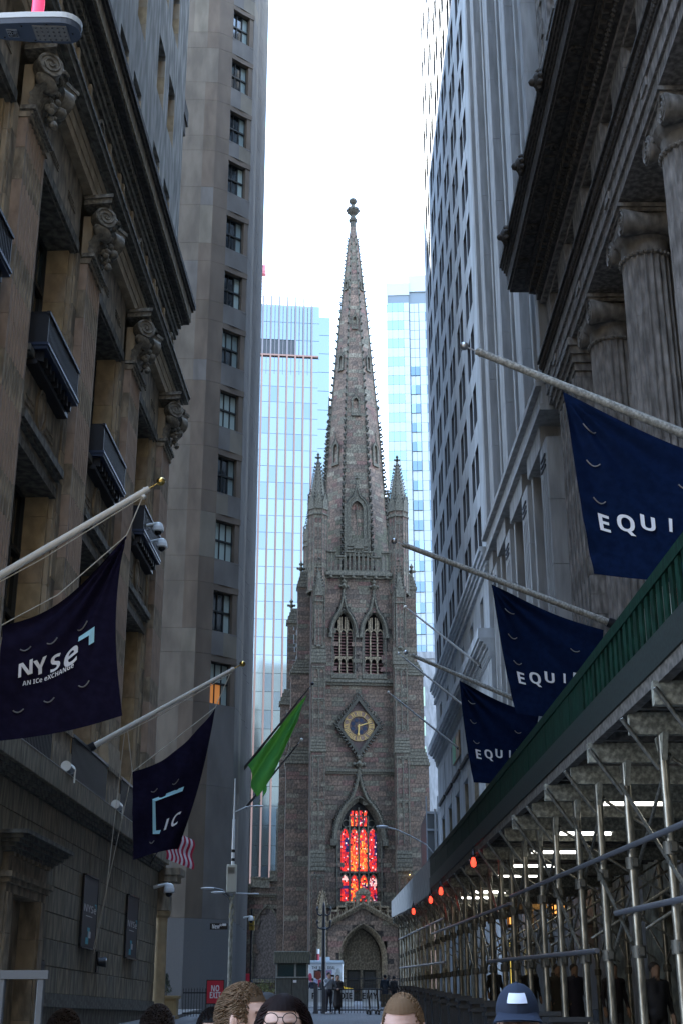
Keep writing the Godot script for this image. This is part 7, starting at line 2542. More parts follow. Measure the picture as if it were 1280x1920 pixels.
	for y in [6.0, 6.35]: m.cyl(Vector3(0, y, 0), Vector3(0, y + 0.12, 0), 0.075, 0.075, 10)
	part(lp, "antenna_band", m, mat.black_plastic)
	m = M.new()
	for k in 9: m.cyl(Vector3(0.08 * sin(k * 2.4), 3.5 + k * 0.12, 0.09 * cos(k * 2.4)), Vector3(0.1 * sin(k * 2.4 + 1), 3.7 + k * 0.12, 0.1 * cos(k * 2.4 + 1)), 0.035, 0.03, 6)
	part(lp, "cable_bundle", m, plain("cable_tan", 0.28, 0.26, 0.17, 0.7))
	blk(lp, "equipment_box", -0.23, 0.17, 4.75, 5.85, -0.16, 0.2, plain("box_cream", 0.50, 0.48, 0.40, 0.6), 0.02)
	for k in 5: blk(lp, "vent_slat", -0.18, 0.10, 5.5 + k * 0.05, 5.52 + k * 0.05, 0.2, 0.215, mat.frame_dark)
	m = M.new()
	m.path([Vector3(0, 4.2, 0), Vector3(-0.12, 4.6, 0), Vector3(-0.4, 4.85, 0), Vector3(-0.75, 4.92, 0)], 0.035, 7)
	m.path([Vector3(0, 4.2, 0), Vector3(-0.15, 4.55, 0.1), Vector3(-0.42, 4.74, 0.15)], 0.03, 7)
	part(lp, "arm", m, mat.grey_metal)
	for q in [[-1.0, 4.92, 0.0], [-0.55, 4.74, 0.16]]:
		m = M.new()
		m.ball(Vector3(q[0], q[1], q[2]), Vector3(0.30, 0.05, 0.12), 12, 6)
		part(lp, "lamp_head", m, plain("lamp_grey", 0.5, 0.52, 0.54, 0.4))
	m = M.new()
	m.cyl(Vector3(0, 4.72, 0), Vector3(1.1, 4.70, 0), 0.03, 0.03, 6)
	m.path([Vector3(0, 8.0, 0), Vector3(0.5, 8.22, 0), Vector3(0.8, 8.26, 0)], 0.025, 6); m.ball(Vector3(1.0, 8.25, 0), Vector3(0.25, 0.04, 0.09), 10, 6)
	part(lp, "upper_arm", m, mat.lamp_grey)
	blk(lp, "street_sign", -0.86, -0.14, 3.30, 3.54, -0.012, 0.012, mat.black_plastic)
	m = M.new()
	text_on(m, "New", 0.17, func(x, y): return Vector3(-0.62 + x * 0.62, 3.415 + y, 0.018))
	text_on(m, "St", 0.09, func(x, y): return Vector3(-0.42 + x * 0.8, 3.47 + y, 0.018))
	m.bx(-0.36, -0.2, 3.44, 3.53, 0.013, 0.017)
	part(lp, "sign_print", m, mat.print_white)
	# traffic signal beyond the tower
	var tl := thing("traffic_light", "yellow traffic signal seen edge on beyond the limestone tower", "traffic light", Vector3(-4.98, ground_y(78), -78))
	m = M.new()
	m.cyl(Vector3.ZERO, Vector3(0, 5.2, 0), 0.06, 0.05, 8)
	part(tl, "pole", m, mat.iron)
	for k in 3: blk(tl, "signal_section", -0.13, 0.16, 4.05 + k * 0.26, 4.27 + k * 0.26, -0.15, 0.15, plain("signal_yellow", 0.50, 0.33, 0.05, 0.5), 0.02)
	for k in 3:
		m = M.new()
		m.cyl(Vector3(0, 4.16 + k * 0.26, 0.15), Vector3(0, 4.15 + k * 0.26, 0.28), 0.1, 0.1, 10, false)
		part(tl, "visor", m, mat.iron)
	# guard booth
	var gb := thing("guard_booth", "dark grey metal guard booth with tinted windows", "booth", Vector3(-2.12, ground_y(61), -61))
	var booth := stone("booth_grey", 0.085, 0.088, 0.078, Vector3(2, 0.4, 2), "soft", false, 0.5, 0.1)
	blk(gb, "lower_body", -0.70, 0.70, 0, 1.42, -1.3, 0.0, booth, 0.02)
	blk(gb, "door_seam", -0.02, 0.0, 0.05, 1.4, 0.0, 0.01, mat.black_plastic)
	for w in [[-0.66, 0.10], [0.18, 0.62]]: blk(gb, "window", w[0], w[1], 1.48, 1.98, -0.04, 0.0, plain("tint", 0.012, 0.035, 0.04, 0.1))
	m = M.new()
	for x in [-0.70, 0.10, 0.62]: m.bx(x, x + 0.08, 1.42, 2.02, -0.06, 0.02)
	m.bx(-0.7, 0.7, 1.42, 1.48, -1.3, 0.03)
	part(gb, "mullion", m, stone("booth_trim", 0.26, 0.27, 0.25, Vector3(2, 1, 2), "soft"))
	blk(gb, "back", -0.68, 0.68, 1.42, 2.02, -1.3, -1.2, booth)
	blk(gb, "fascia", -0.78, 0.76, 2.02, 2.52, -1.38, 0.08, stone("booth_top", 0.16, 0.165, 0.125, Vector3(3, 0.4, 3), "wear", false, 0.6, 0.2), 0.02)
	blk(gb, "notice", 0.06, 0.20, 1.24, 1.34, 0.0, 0.012, mat.print_white)
	# iron gate fence with two stout posts
	picket_fence("iron_gate", "tall black iron picket gate across the street behind the standing couple", "iron fences", -0.98, 3.3, 60.4, 1.12, 0.125, mat.iron, 0.022)
	for q in [[-1.08, "left of the pair of stout dark gate posts"], [-0.74, "right of the pair of stout dark gate posts"]]:
		var t := thing("gate_post", q[1], "post", Vector3(q[0], ground_y(60), -60), 0.0, "stout gate posts")
		m = M.new()
		m.bx(-0.08, 0.08, 0, 1.15, -0.08, 0.08); m.bx(-0.1, 0.1, 1.15, 1.2, -0.1, 0.1); m.bx(-0.11, 0.11, 0, 0.08, -0.11, 0.11)
		part(t, "post", m, plain("post_slate", 0.05, 0.055, 0.065, 0.5))
	# two electric scooters parked by the gate
	for q in [[1.15, "left of the two parked electric scooters by the gate"], [1.50, "right of the two parked electric scooters by the gate"]]:
		var t := thing("electric_scooter", q[1], "scooter", Vector3(q[0], ground_y(58.5), -58.5), 0.1, "parked electric scooters")
		m = M.new()
		m.cyl(Vector3(0, 0.15, 0), Vector3(-0.06, 1.0, -0.1), 0.045, 0.035, 8); m.cyl(Vector3(-0.28, 1.0, -0.1), Vector3(0.2, 1.0, -0.1), 0.02, 0.02, 6)
		part(t, "steering_column", m, mat.black_plastic)
		blk(t, "deck", -0.08, 0.08, 0.14, 0.2, -0.85, -0.05, mat.black_plastic)
		for z in [0.06, -0.95]:
			m = M.new()
			m.cyl(Vector3(-0.035, 0.12, z), Vector3(0.035, 0.12, z), 0.12, 0.12, 14)
			part(t, "wheel", m, mat.black_plastic)
	# white barriers with letters
	var bl := [[-1.85, 0.70, "DIE", 0.26, "R", -1.55, "white concrete barrier lettered DIE behind the standing couple"], [1.15, 2.1, "EMY", 1.55, "", 0.0, "white concrete barrier lettered EMY near the scooters"]]
	for q in bl:
		var t := thing("concrete_barrier", q[6], "barrier", Vector3(0, ground_y(80), -80), 0.0, "lettered concrete barriers")
		m = M.new()
		m.X = Transform3D(Basis(Vector3(0, 0, -1), Vector3.UP, Vector3(1, 0, 0)), Vector3(q[0], 0, 0))
		m.prism(PackedVector2Array([Vector2(-0.3, 0.05), Vector2(0.3, 0.05), Vector2(0.16, 0.3), Vector2(0.14, 0.98), Vector2(-0.14, 0.98), Vector2(-0.16, 0.3)]), 0, q[1] - q[0])
		part(t, "block", m, plain("barrier_white", 0.62, 0.62, 0.60, 0.7))
		m = M.new()
		text_on(m, q[2], 0.32, func(x, y): return Vector3(q[3] + x * 0.95, 0.60 + y, 0.20))
		if q[4] != "": text_on(m, q[4], 0.32, func(x, y): return Vector3(q[5] + x, 0.60 + y, 0.20))
		part(t, "lettering", m, mat.black_plastic)
	var bx2 := thing("timber_block", "brown timber barricade block beside the white barrier", "barrier", Vector3(2.15, ground_y(78), -78))
	for k in 3: blk(bx2, "plank", 0, 1.5, 0.05 + k * 0.22, 0.26 + k * 0.22, -0.3, 0.0, stone("timber", 0.14, 0.105, 0.06, Vector3(0.6, 4, 4), "streak"), 0.01)
	# churchyard railings, ornate lamp
	picket_fence("churchyard_railing", "long dark iron railing in front of the church doors", "iron fences", -9.0, 6.5, 112.0, 1.9, 0.2, mat.iron, 0.03)
	var ol := thing("ornate_lamp_post", "black ornate lamp post with curling arms beside the church porch", "lamp post", Vector3(-1.25, ground_y(100), -100))
	m = M.new()
	m.lathe([Vector2(0.3, 0), Vector2(0.3, 0.6), Vector2(0.2, 0.8), Vector2(0.17, 1.6), Vector2(0.13, 4.9), Vector2(0.2, 5.0), Vector2(0.13, 5.1), Vector2(0.1, 6.6), Vector2(0.0, 6.9)], 12)
	part(ol, "post", m, mat.iron)
	for y in [5.15, 6.05]:
		for s in [-1.0, 1.0]:
			m = M.new()
			m.path([Vector3(0, y, 0), Vector3(s * 0.22, y - 0.14, 0), Vector3(s * 0.42, y - 0.05, 0), Vector3(s * 0.48, y + 0.22, 0), Vector3(s * 0.38, y + 0.3, 0)], 0.055, 7)
			m.ball(Vector3(s * 0.47, y + 0.32, 0), Vector3(0.09, 0.16, 0.09), 8, 6)
			part(ol, "scroll_arm", m, mat.iron)
	m = M.new()
	m.ball(Vector3(-0.32, 2.2, 0), Vector3(0.14, 0.07, 0.12), 8, 5); m.cyl(Vector3(0, 2.15, 0), Vector3(-0.3, 2.2, 0), 0.03, 0.03, 6)
	part(ol, "small_camera", m, mat.iron)
	# lamp on the right in front of the church
	var rl := thing("street_lamp", "pale street lamp arm reaching out over the shed in front of the church", "street lamp", Vector3(5.62, ground_y(82), -82))
	G = ground_y(82)
	m = M.new()
	m.cyl(Vector3.ZERO, Vector3(0, 11.2, 0), 0.12, 0.07, 10)
	part(rl, "pole", m, mat.lamp_grey)
	m = M.new()
	m.path([Vector3(0, 8.4, 0), Vector3(-0.6, 9.1, 0), Vector3(-1.5, 9.6, 0), Vector3(-2.4, 10.0, 0), Vector3(-2.9, 10.1, 0)], 0.045, 7)
	part(rl, "arm", m, mat.lamp_grey)
	m = M.new()
	m.ball(Vector3(-3.2, 10.15, 0), Vector3(0.38, 0.09, 0.16), 12, 6)
	part(rl, "lamp_head", m, plain("lamp_white", 0.62, 0.65, 0.68, 0.4))
	blk(rl, "cabinet", -1.0, 0.1, 6.2, 7.5, -0.1, 0.1, plain("cabinet_navy", 0.012, 0.014, 0.03, 0.5))
	# dark bollard planters along the shed
	var bo := M.new()
	bo.bx(-0.26, 0.26, 0, 0.12, -0.26, 0.26)
	bo.bx(-0.22, 0.22, 0.12, 1.02, -0.22, 0.22); bo.bx(-0.25, 0.25, 1.02, 1.08, -0.25, 0.25); bo.bx(-0.22, 0.22, 1.08, 1.16, -0.22, 0.22); bo.bx(-0.27, 0.27, 1.16, 1.22, -0.27, 0.27)
	var bom := bo.mesh()
	var rib := bm(Vector3(0.07, 0.8, 0.03))
	var SF := frame_of(3.4, -0.018, false)
	for k in 16:
		var uu := 15.6 + k * 2.25
		var t := thing("security_bollard", ORD[k] + " dark square capped bollard from the near end of the scaffold row", "bollard", SF * Vector3(-uu, 0, 0.28) + Vector3(0, ground_y(uu), 0), 0.018, "dark bollards along the shed")
		part(t, "body", bom, plain("bollard_black", 0.03, 0.031, 0.032, 0.45))
		for s in [-0.12, 0.0, 0.12]: part(t, "rib", rib, mat.bollard_black, Vector3(s, 0.56, 0.225))
	picket_fence("crowd_barrier", "dark crowd barrier of thin bars beside the nearest scaffold poles", "iron fences", 3.05, 3.75, 13.5, 1.15, 0.06, plain("barrier_blue", 0.02, 0.025, 0.05, 0.5, 0.3), 0.014)
	# red signs and shrubs behind the booth
	var rs := thing("red_notice", "red notice board behind the guard booth at the foot of the limestone tower", "sign", Vector3(-5.35, ground_y(76), -76))
	blk(rs, "board", -0.35, 0.45, 0.9, 1.75, -0.02, 0.02, mat.sign_red)
	blk(rs, "print", -0.02, 0.2, 1.05, 1.5, 0.02, 0.03, mat.print_white)
	for x in [-0.35, 0.42]: blk(rs, "leg", x, x + 0.03, 0, 0.9, -0.02, 0.02, mat.iron)
	for q in [[-3.6, 64.0, 0.5, "green shrub in front of the church railing left of the booth"], [-3.15, 63.5, 0.62, "yellow green leafy shrub against the side of the booth"]]:
		var t := thing("shrub", q[3], "shrub", Vector3(q[0], ground_y(q[1]), -q[1]), 0.0, "shrubs by the booth")
		m = M.new()
		m.cyl(Vector3.ZERO, Vector3(0, 0.4, 0), 0.03, 0.02, 6)
		part(t, "stem", m, mat.bark)
		m = M.new()
		for k in 520:
			var a := r.randf() * TAU; var e := r.randf_range(-0.4, 1.0); var rd: float = q[2] * pow(r.randf(), 0.4)
			var p := Vector3(cos(a) * rd * 0.8, 0.75 + e * rd, sin(a) * rd * 0.8)
			m.t3(p, p + Vector3(r.randf_range(-0.06, 0.06), r.randf_range(0.0, 0.09), r.randf_range(-0.06, 0.06)), p + Vector3(r.randf_range(-0.06, 0.06), r.randf_range(-0.03, 0.06), r.randf_range(-0.06, 0.06)))
		part(t, "foliage", m, plain("leaf_green", 0.05, 0.075, 0.02, 0.7) if q[2] < 0.6 else plain("leaf_olive", 0.10, 0.10, 0.02, 0.7))
	# warm lamps on the church buttresses
	for q in [[-2.35, "warm lamp washing the left church buttress beside the red window"], [6.0, "warm lamp washing the right church buttress beside the red window"]]:
		var t := thing("church_lamp", q[1], "lamp", Vector3(q[0], 13.75, -122.15), 0.0, "warm lamps on the church front")
		m = M.new()
		m.cyl(Vector3(0, 0, 0), Vector3(0, 0.16, 0), 0.05, 0.09, 8)
		part(t, "shade", m, mat.iron)
		m = M.new()
		m.ball(Vector3(0, -0.02, 0), Vector3(0.05, 0.05, 0.05), 8, 6)
		part(t, "bulb", m, glow("church_bulb", 1.0, 0.6, 0.2, 0.6))
		var l := OmniLight3D.new()
		l.name = "lamp_light"
		t.add_child(l)
		l.light_color = lin(1, 0.55, 0.2); l.light_energy = 0.03; l.light_size = 0.06; l.omni_range = 6; l.shadow_enabled = true
		l.position = Vector3(0, -0.1, 0)

# --- vehicles -----------------------------------------------------------------------------------------------------------
func build_vehicles() -> void:
	var t := thing("ice_cream_truck", "white ice cream truck lettered THE REAL DEAL with a big cone picture", "truck", Vector3(-1.16, ground_y(104), -104))
	var white := plain("truck_white", 0.78, 0.80, 0.80, 0.35)
	var m := M.new()
	m.bevel(-1.28, 1.28, 0.45, 2.72, -5.0, 0.0, 0.05)
	part(t, "body", m, white)
	m = M.new()
	m.bx(-1.32, 1.32, 2.72, 2.86, -5.05, 0.06); m.bx(-1.25, 1.25, 2.86, 2.95, -4.9, -0.1)
	part(t, "roof", m, plain("truck_roof", 0.5, 0.56, 0.60, 0.4))
	m = M.new()
	m.bx(-0.45, 0.3, 2.95, 3.2, -1.4, -0.5)
	part(t, "roof_unit", m, mat.truck_roof)
	m = M.new()
	m.cyl(Vector3(-0.55, 2.9, -0.3), Vector3(-0.55, 3.75, -0.3), 0.09, 0.09, 8)
	part(t, "roof_cup", m, plain("cup_red", 0.5, 0.05, 0.08, 0.5))
	m = M.new(); m.cyl(Vector3(-0.55, 3.4, -0.3), Vector3(-0.55, 3.75, -0.3), 0.1, 0.1, 8)
	part(t, "cup_top", m, white)
	m = M.new(); m.cyl(Vector3(-0.68, 2.9, -0.3), Vector3(-0.68, 3.95, -0.3), 0.05, 0.04, 6)
	part(t, "roof_mast", m, mat.black_plastic)
	m = M.new()
	text_on(m, "THE REAL DEAL", 0.21, func(x, y): return Vector3(-0.14 + x * 0.82, 2.42 + y, 0.012))
	part(t, "lettering", m, plain("truck_ink", 0.05, 0.055, 0.05, 0.6))
	blk(t, "picture", -0.85, -0.26, 1.72, 2.25, 0.0, 0.012, plain("pic_brown", 0.09, 0.045, 0.035, 0.5))
	m = M.new(); m.ball(Vector3(-0.55, 1.9, 0.012), Vector3(0.24, 0.3, 0.012), 12, 8)
	part(t, "chocolate_print", m, plain("pic_choc", 0.22, 0.05, 0.03, 0.5))
	blk(t, "picture", -0.17, 0.48, 1.72, 2.28, 0.0, 0.012, plain("pic_lilac", 0.36, 0.37, 0.55, 0.5))
	m = M.new()
	for k in 12: m.box(Vector3(-0.1 + 0.1 * (k % 6), 1.88 + 0.25 * (k / 6), 0.014), Vector3(0.05, 0.18, 0.01))
	part(t, "lolly_print", m, plain("pic_pink", 0.6, 0.25, 0.3, 0.5))
	m = M.new()
	m.prism(PackedVector2Array([Vector2(0.74, 1.62), Vector2(1.12, 1.62), Vector2(1.06, 0.85), Vector2(0.8, 0.85)]), 0.0, 0.014)
	part(t, "cone_print", m, plain("pic_cone", 0.55, 0.32, 0.10, 0.5))
	m = M.new()
	m.ball(Vector3(0.93, 1.75, 0.014), Vector3(0.3, 0.2, 0.012), 12, 6); m.ball(Vector3(0.93, 1.98, 0.014), Vector3(0.24, 0.2, 0.012), 12, 6); m.ball(Vector3(0.93, 2.2, 0.014), Vector3(0.15, 0.2, 0.012), 12, 6)
	part(t, "ice_cream_print", m, plain("pic_cream", 0.5, 0.52, 0.5, 0.5))
	for k in 6: blk(t, "menu_card", -1.15 + k * 0.3, -0.9 + k * 0.3, 1.1, 1.6, 0.0, 0.01, [mat.pic_pink, mat.pic_lilac, plain("pic_red", 0.5, 0.06, 0.1, 0.5)][k % 3])
	m = M.new(); m.ball(Vector3(-1.12, 1.78, 0.01), Vector3(0.15, 0.28, 0.012), 10, 6)
	part(t, "cherry_print", m, mat.pic_red)
	for x in [-1.05, 0.9]:
		m = M.new(); m.cyl(Vector3(x, 0.42, 0.03), Vector3(x, 0.42, -0.25), 0.42, 0.42, 16)
		part(t, "wheel", m, mat.black_plastic)
	blk(t, "lamp_bar", -1.2, 1.2, 0.5, 0.62, 0.0, 0.04, mat.pic_red)
	# taxi, mostly hidden behind the truck
	var c := thing("taxi", "yellow taxi whose rear shows past the ice cream truck", "car", Vector3(-1.25, ground_y(107), -107))
	var yellow := plain("taxi_yellow", 0.72, 0.42, 0.02, 0.3)
	m = M.new()
	m.prism(PackedVector2Array([Vector2(-2.3, 0.35), Vector2(2.15, 0.35), Vector2(2.2, 0.8), Vector2(2.1, 1.0), Vector2(1.5, 1.08), Vector2(1.0, 1.48), Vector2(-0.6, 1.52), Vector2(-1.3, 1.05), Vector2(-2.2, 0.92)]), -1.7, 0.0)
	part(c, "body", m, yellow)
	m = M.new()
	m.prism(PackedVector2Array([Vector2(-1.1, 1.05), Vector2(1.25, 1.1), Vector2(0.9, 1.42), Vector2(-0.55, 1.45)]), -0.02, 0.012)
	part(c, "window", m, mat.glass_dark)
	for x in [-1.45, 1.4]:
		m = M.new(); m.cyl(Vector3(x, 0.33, 0.02), Vector3(x, 0.33, -0.2), 0.33, 0.33, 16)
		part(c, "wheel", m, mat.black_plastic)
	blk(c, "tail_light", 1.85, 2.2, 0.82, 0.95, -0.1, 0.015, plain("tail_red", 0.5, 0.02, 0.015, 0.3))
	blk(c, "roof_sign", -0.2, 0.2, 1.5, 1.7, -1.0, -0.6, mat.print_white)

# --- people -------------------------------------------------------------------------------------------------------------
var field_cache := {}

func body_field(key: String, bones: Array, cell: float) -> Dictionary:
	# bones: [A, B, ra, rb, tag]; a smooth union of tapered capsules meshed as surface nets
	if field_cache.has(key): return field_cache[key]
	var lo := Vector3(9, 9, 9); var hi := -lo
	for b in bones:
		var r := maxf(b[2], b[3]) + 0.06
		lo = lo.min(b[0] - Vector3.ONE * r).min(b[1] - Vector3.ONE * r); hi = hi.max(b[0] + Vector3.ONE * r).max(b[1] + Vector3.ONE * r)
	var nx := int((hi.x - lo.x) / cell) + 2; var ny := int((hi.y - lo.y) / cell) + 2; var nz := int((hi.z - lo.z) / cell) + 2
	var F := PackedFloat32Array(); F.resize(nx * ny * nz); F.fill(1.0)
	var T := PackedByteArray(); T.resize(nx * ny * nz)
	var B := PackedFloat32Array(); B.resize(nx * ny * nz); B.fill(9.0)
	for b in bones:
		var A: Vector3 = b[0]; var E: Vector3 = b[1]; var ra: float = b[2]; var rb2: float = b[3]; var tg: int = b[4]
		var r := maxf(ra, rb2) + 0.07
		var mn := ((A.min(E) - Vector3.ONE * r - lo) / cell).floor(); var mx := ((A.max(E) + Vector3.ONE * r - lo) / cell).ceil()
		var d := E - A
		var dd := maxf(d.length_squared(), 1e-9)
		for k in range(maxi(0, int(mn.z)), mini(nz, int(mx.z) + 1)):
			for j in range(maxi(0, int(mn.y)), mini(ny, int(mx.y) + 1)):
				for i in range(maxi(0, int(mn.x)), mini(nx, int(mx.x) + 1)):
					var p := lo + Vector3(i, j, k) * cell
					var t := clampf((p - A).dot(d) / dd, 0.0, 1.0)
					var v := (p - A - d * t).length() - lerpf(ra, rb2, t)
					var n := i + nx * (j + ny * k)
					var f := F[n]
					var h := maxf(0.05 - absf(f - v), 0.0) / 0.05
					F[n] = minf(f, v) - h * h * 0.05 * 0.25
					if v < B[n]: B[n] = v; T[n] = tg
	var idx := {}
	var V := PackedVector3Array(); var N := PackedVector3Array(); var G := PackedByteArray()
	var off := [0, 1, nx, nx + 1, nx * ny, nx * ny + 1, nx * ny + nx, nx * ny + nx + 1]
	for k in nz - 1:
		for j in ny - 1:
			for i in nx - 1:
				var n := i + nx * (j + ny * k)
				var s := 0
				for c in 8: if F[n + off[c]] < 0: s += 1
				if s == 0 or s == 8: continue
				var p := Vector3.ZERO; var cnt := 0
				for e in [[0, 1], [0, 2], [0, 4], [1, 3], [1, 5], [2, 3], [2, 6], [4, 5], [4, 6], [3, 7], [5, 7], [6, 7]]:
					var f0 := F[n + off[e[0]]]; var f1 := F[n + off[e[1]]]
					if (f0 < 0) != (f1 < 0):
						var t := f0 / (f0 - f1)
						var a: int = e[0]; var b2: int = e[1]
						p += Vector3(a & 1, (a >> 1) & 1, a >> 2).lerp(Vector3(b2 & 1, (b2 >> 1) & 1, b2 >> 2), t); cnt += 1
				idx[n] = V.size()
				V.push_back(lo + (Vector3(i, j, k) + p / cnt) * cell)
				N.push_back(Vector3(F[n + 1] - F[n] + F[n + off[3]] - F[n + off[2]], F[n + nx] - F[n] + F[n + off[3]] - F[n + 1], F[n + off[4]] - F[n] + F[n + off[5]] - F[n + 1]).normalized())
				G.push_back(T[n])
	var Q := PackedInt32Array()
	for k in range(1, nz - 1):
		for j in range(1, ny - 1):
			for i in range(1, nx - 1):
				var n := i + nx * (j + ny * k)
				var f0 := F[n] < 0
				for ax in 3:
					var st: int = [1, nx, nx * ny][ax]
					if (F[n + st] < 0) == f0: continue
					var u: int = [nx, nx * ny, 1][ax]; var w: int = [nx * ny, 1, nx][ax]
					var q := [n, n - u, n - u - w, n - w]
					if not (idx.has(q[0]) and idx.has(q[1]) and idx.has(q[2]) and idx.has(q[3])): continue
					if f0: Q.append_array(PackedInt32Array([idx[q[0]], idx[q[1]], idx[q[2]], idx[q[3]]]))
					else: Q.append_array(PackedInt32Array([idx[q[0]], idx[q[3]], idx[q[2]], idx[q[1]]]))
	var out := {"v": V, "n": N, "g": G, "q": Q}
	field_cache[key] = out
	return out

func add_field(m: M, f: Dictionary, pal: Array) -> void:
	var V: PackedVector3Array = f.v; var N: PackedVector3Array = f.n; var G: PackedByteArray = f.g; var Q: PackedInt32Array = f.q
	for k in range(0, Q.size(), 4):
		for t in [[0, 1, 2], [0, 2, 3]]:
			var a := Q[k + t[0]]; var b := Q[k + t[1]]; var d := Q[k + t[2]]
			# keep every triangle facing outwards
			var nn := (V[b] - V[a]).cross(V[d] - V[a])
			if nn.dot(N[a] + N[b] + N[d]) < 0: var s := b; b = d; d = s
			for q in [a, d, b]: m.col = pal[G[q]]; m.add(V[q], N[q])

# tags: 0 skin, 1 top, 2 trousers, 3 shoes, 4 hair
func stand_bones(arms := "down", coat := false, headed := true) -> Array:
	var b := []
	for s in [-1.0, 1.0]:
		b.push_back([Vector3(s * 0.09, 0.90, 0), Vector3(s * 0.10, 0.49, 0.01), 0.088, 0.062, 2])
		b.push_back([Vector3(s * 0.10, 0.49, 0.01), Vector3(s * 0.105, 0.09, -0.02), 0.058, 0.042, 2])
		b.push_back([Vector3(s * 0.105, 0.045, -0.04), Vector3(s * 0.115, 0.035, 0.13), 0.045, 0.034, 3])
		var sh := Vector3(s * 0.19, 1.40, -0.01)
		b.push_back([Vector3(0, 1.40, -0.01), sh, 0.075, 0.062, 1])
		if arms == "phone":
			var el := Vector3(s * 0.27, 1.18, 0.16); var ha := Vector3(s * 0.06, 1.46, 0.30)
			b.push_back([sh, el, 0.056, 0.046, 1]); b.push_back([el, ha, 0.044, 0.034, 1])
			b.push_back([ha, ha + Vector3(0, 0.09, 0.02), 0.036, 0.026, 0])
		elif arms == "fold":
			var el := Vector3(s * 0.25, 1.12, 0.02); var ha := Vector3(s * 0.05, 1.08, 0.17)
			b.push_back([sh, el, 0.056, 0.046, 1]); b.push_back([el, ha, 0.044, 0.036, 1]); b.push_back([ha, ha + Vector3(-s * 0.06, 0, 0.02), 0.034, 0.028, 0])
		else:
			var el := Vector3(s * 0.255, 1.12, -0.03); var ha := Vector3(s * 0.26, 0.88, 0.06)
			b.push_back([sh, el, 0.056, 0.045, 1]); b.push_back([el, ha, 0.043, 0.032, 1])
			b.push_back([ha, ha + Vector3(0, -0.08, 0.02), 0.034, 0.03, 0]); 
			for f in 4: b.push_back([ha + Vector3((f - 1.5) * 0.004, -0.08, 0.0 + f * 0.014), ha + Vector3(0, -0.155 + 0.008 * absf(f - 1.5), 0.012 + f * 0.014), 0.009, 0.008, 0])
			b.push_back([ha + Vector3(0, -0.04, 0.03), ha + Vector3(-s * 0.01, -0.10, 0.065), 0.010, 0.009, 0])
	b.push_back([Vector3(0, 0.93, 0), Vector3(0, 1.10, 0), 0.145, 0.135, 2 if not coat else 1])
	b.push_back([Vector3(-0.06, 1.12, 0), Vector3(-0.07, 1.36, 0.0), 0.12, 0.115, 1]); b.push_back([Vector3(0.06, 1.12, 0), Vector3(0.07, 1.36, 0.0), 0.12, 0.115, 1])
	b.push_back([Vector3(0, 1.0, 0), Vector3(0, 1.14, 0), 0.14, 0.14, 1])
	if coat: b.push_back([Vector3(0, 1.0, -0.02), Vector3(0, 0.42, -0.02), 0.16, 0.21, 1])
	b.push_back([Vector3(0, 1.42, -0.01), Vector3(0, 1.52, 0.01), 0.062, 0.055, 0])
	if headed:
		b.push_back([Vector3(0, 1.56, 0.035), Vector3(0, 1.64, 0.015), 0.068, 0.082, 0])
		b.push_back([Vector3(0, 1.60, 0.095), Vector3(0, 1.585, 0.11), 0.014, 0.014, 0])
		b.push_back([Vector3(0, 1.66, -0.005), Vector3(0, 1.67, -0.02), 0.092, 0.092, 4])
	return b

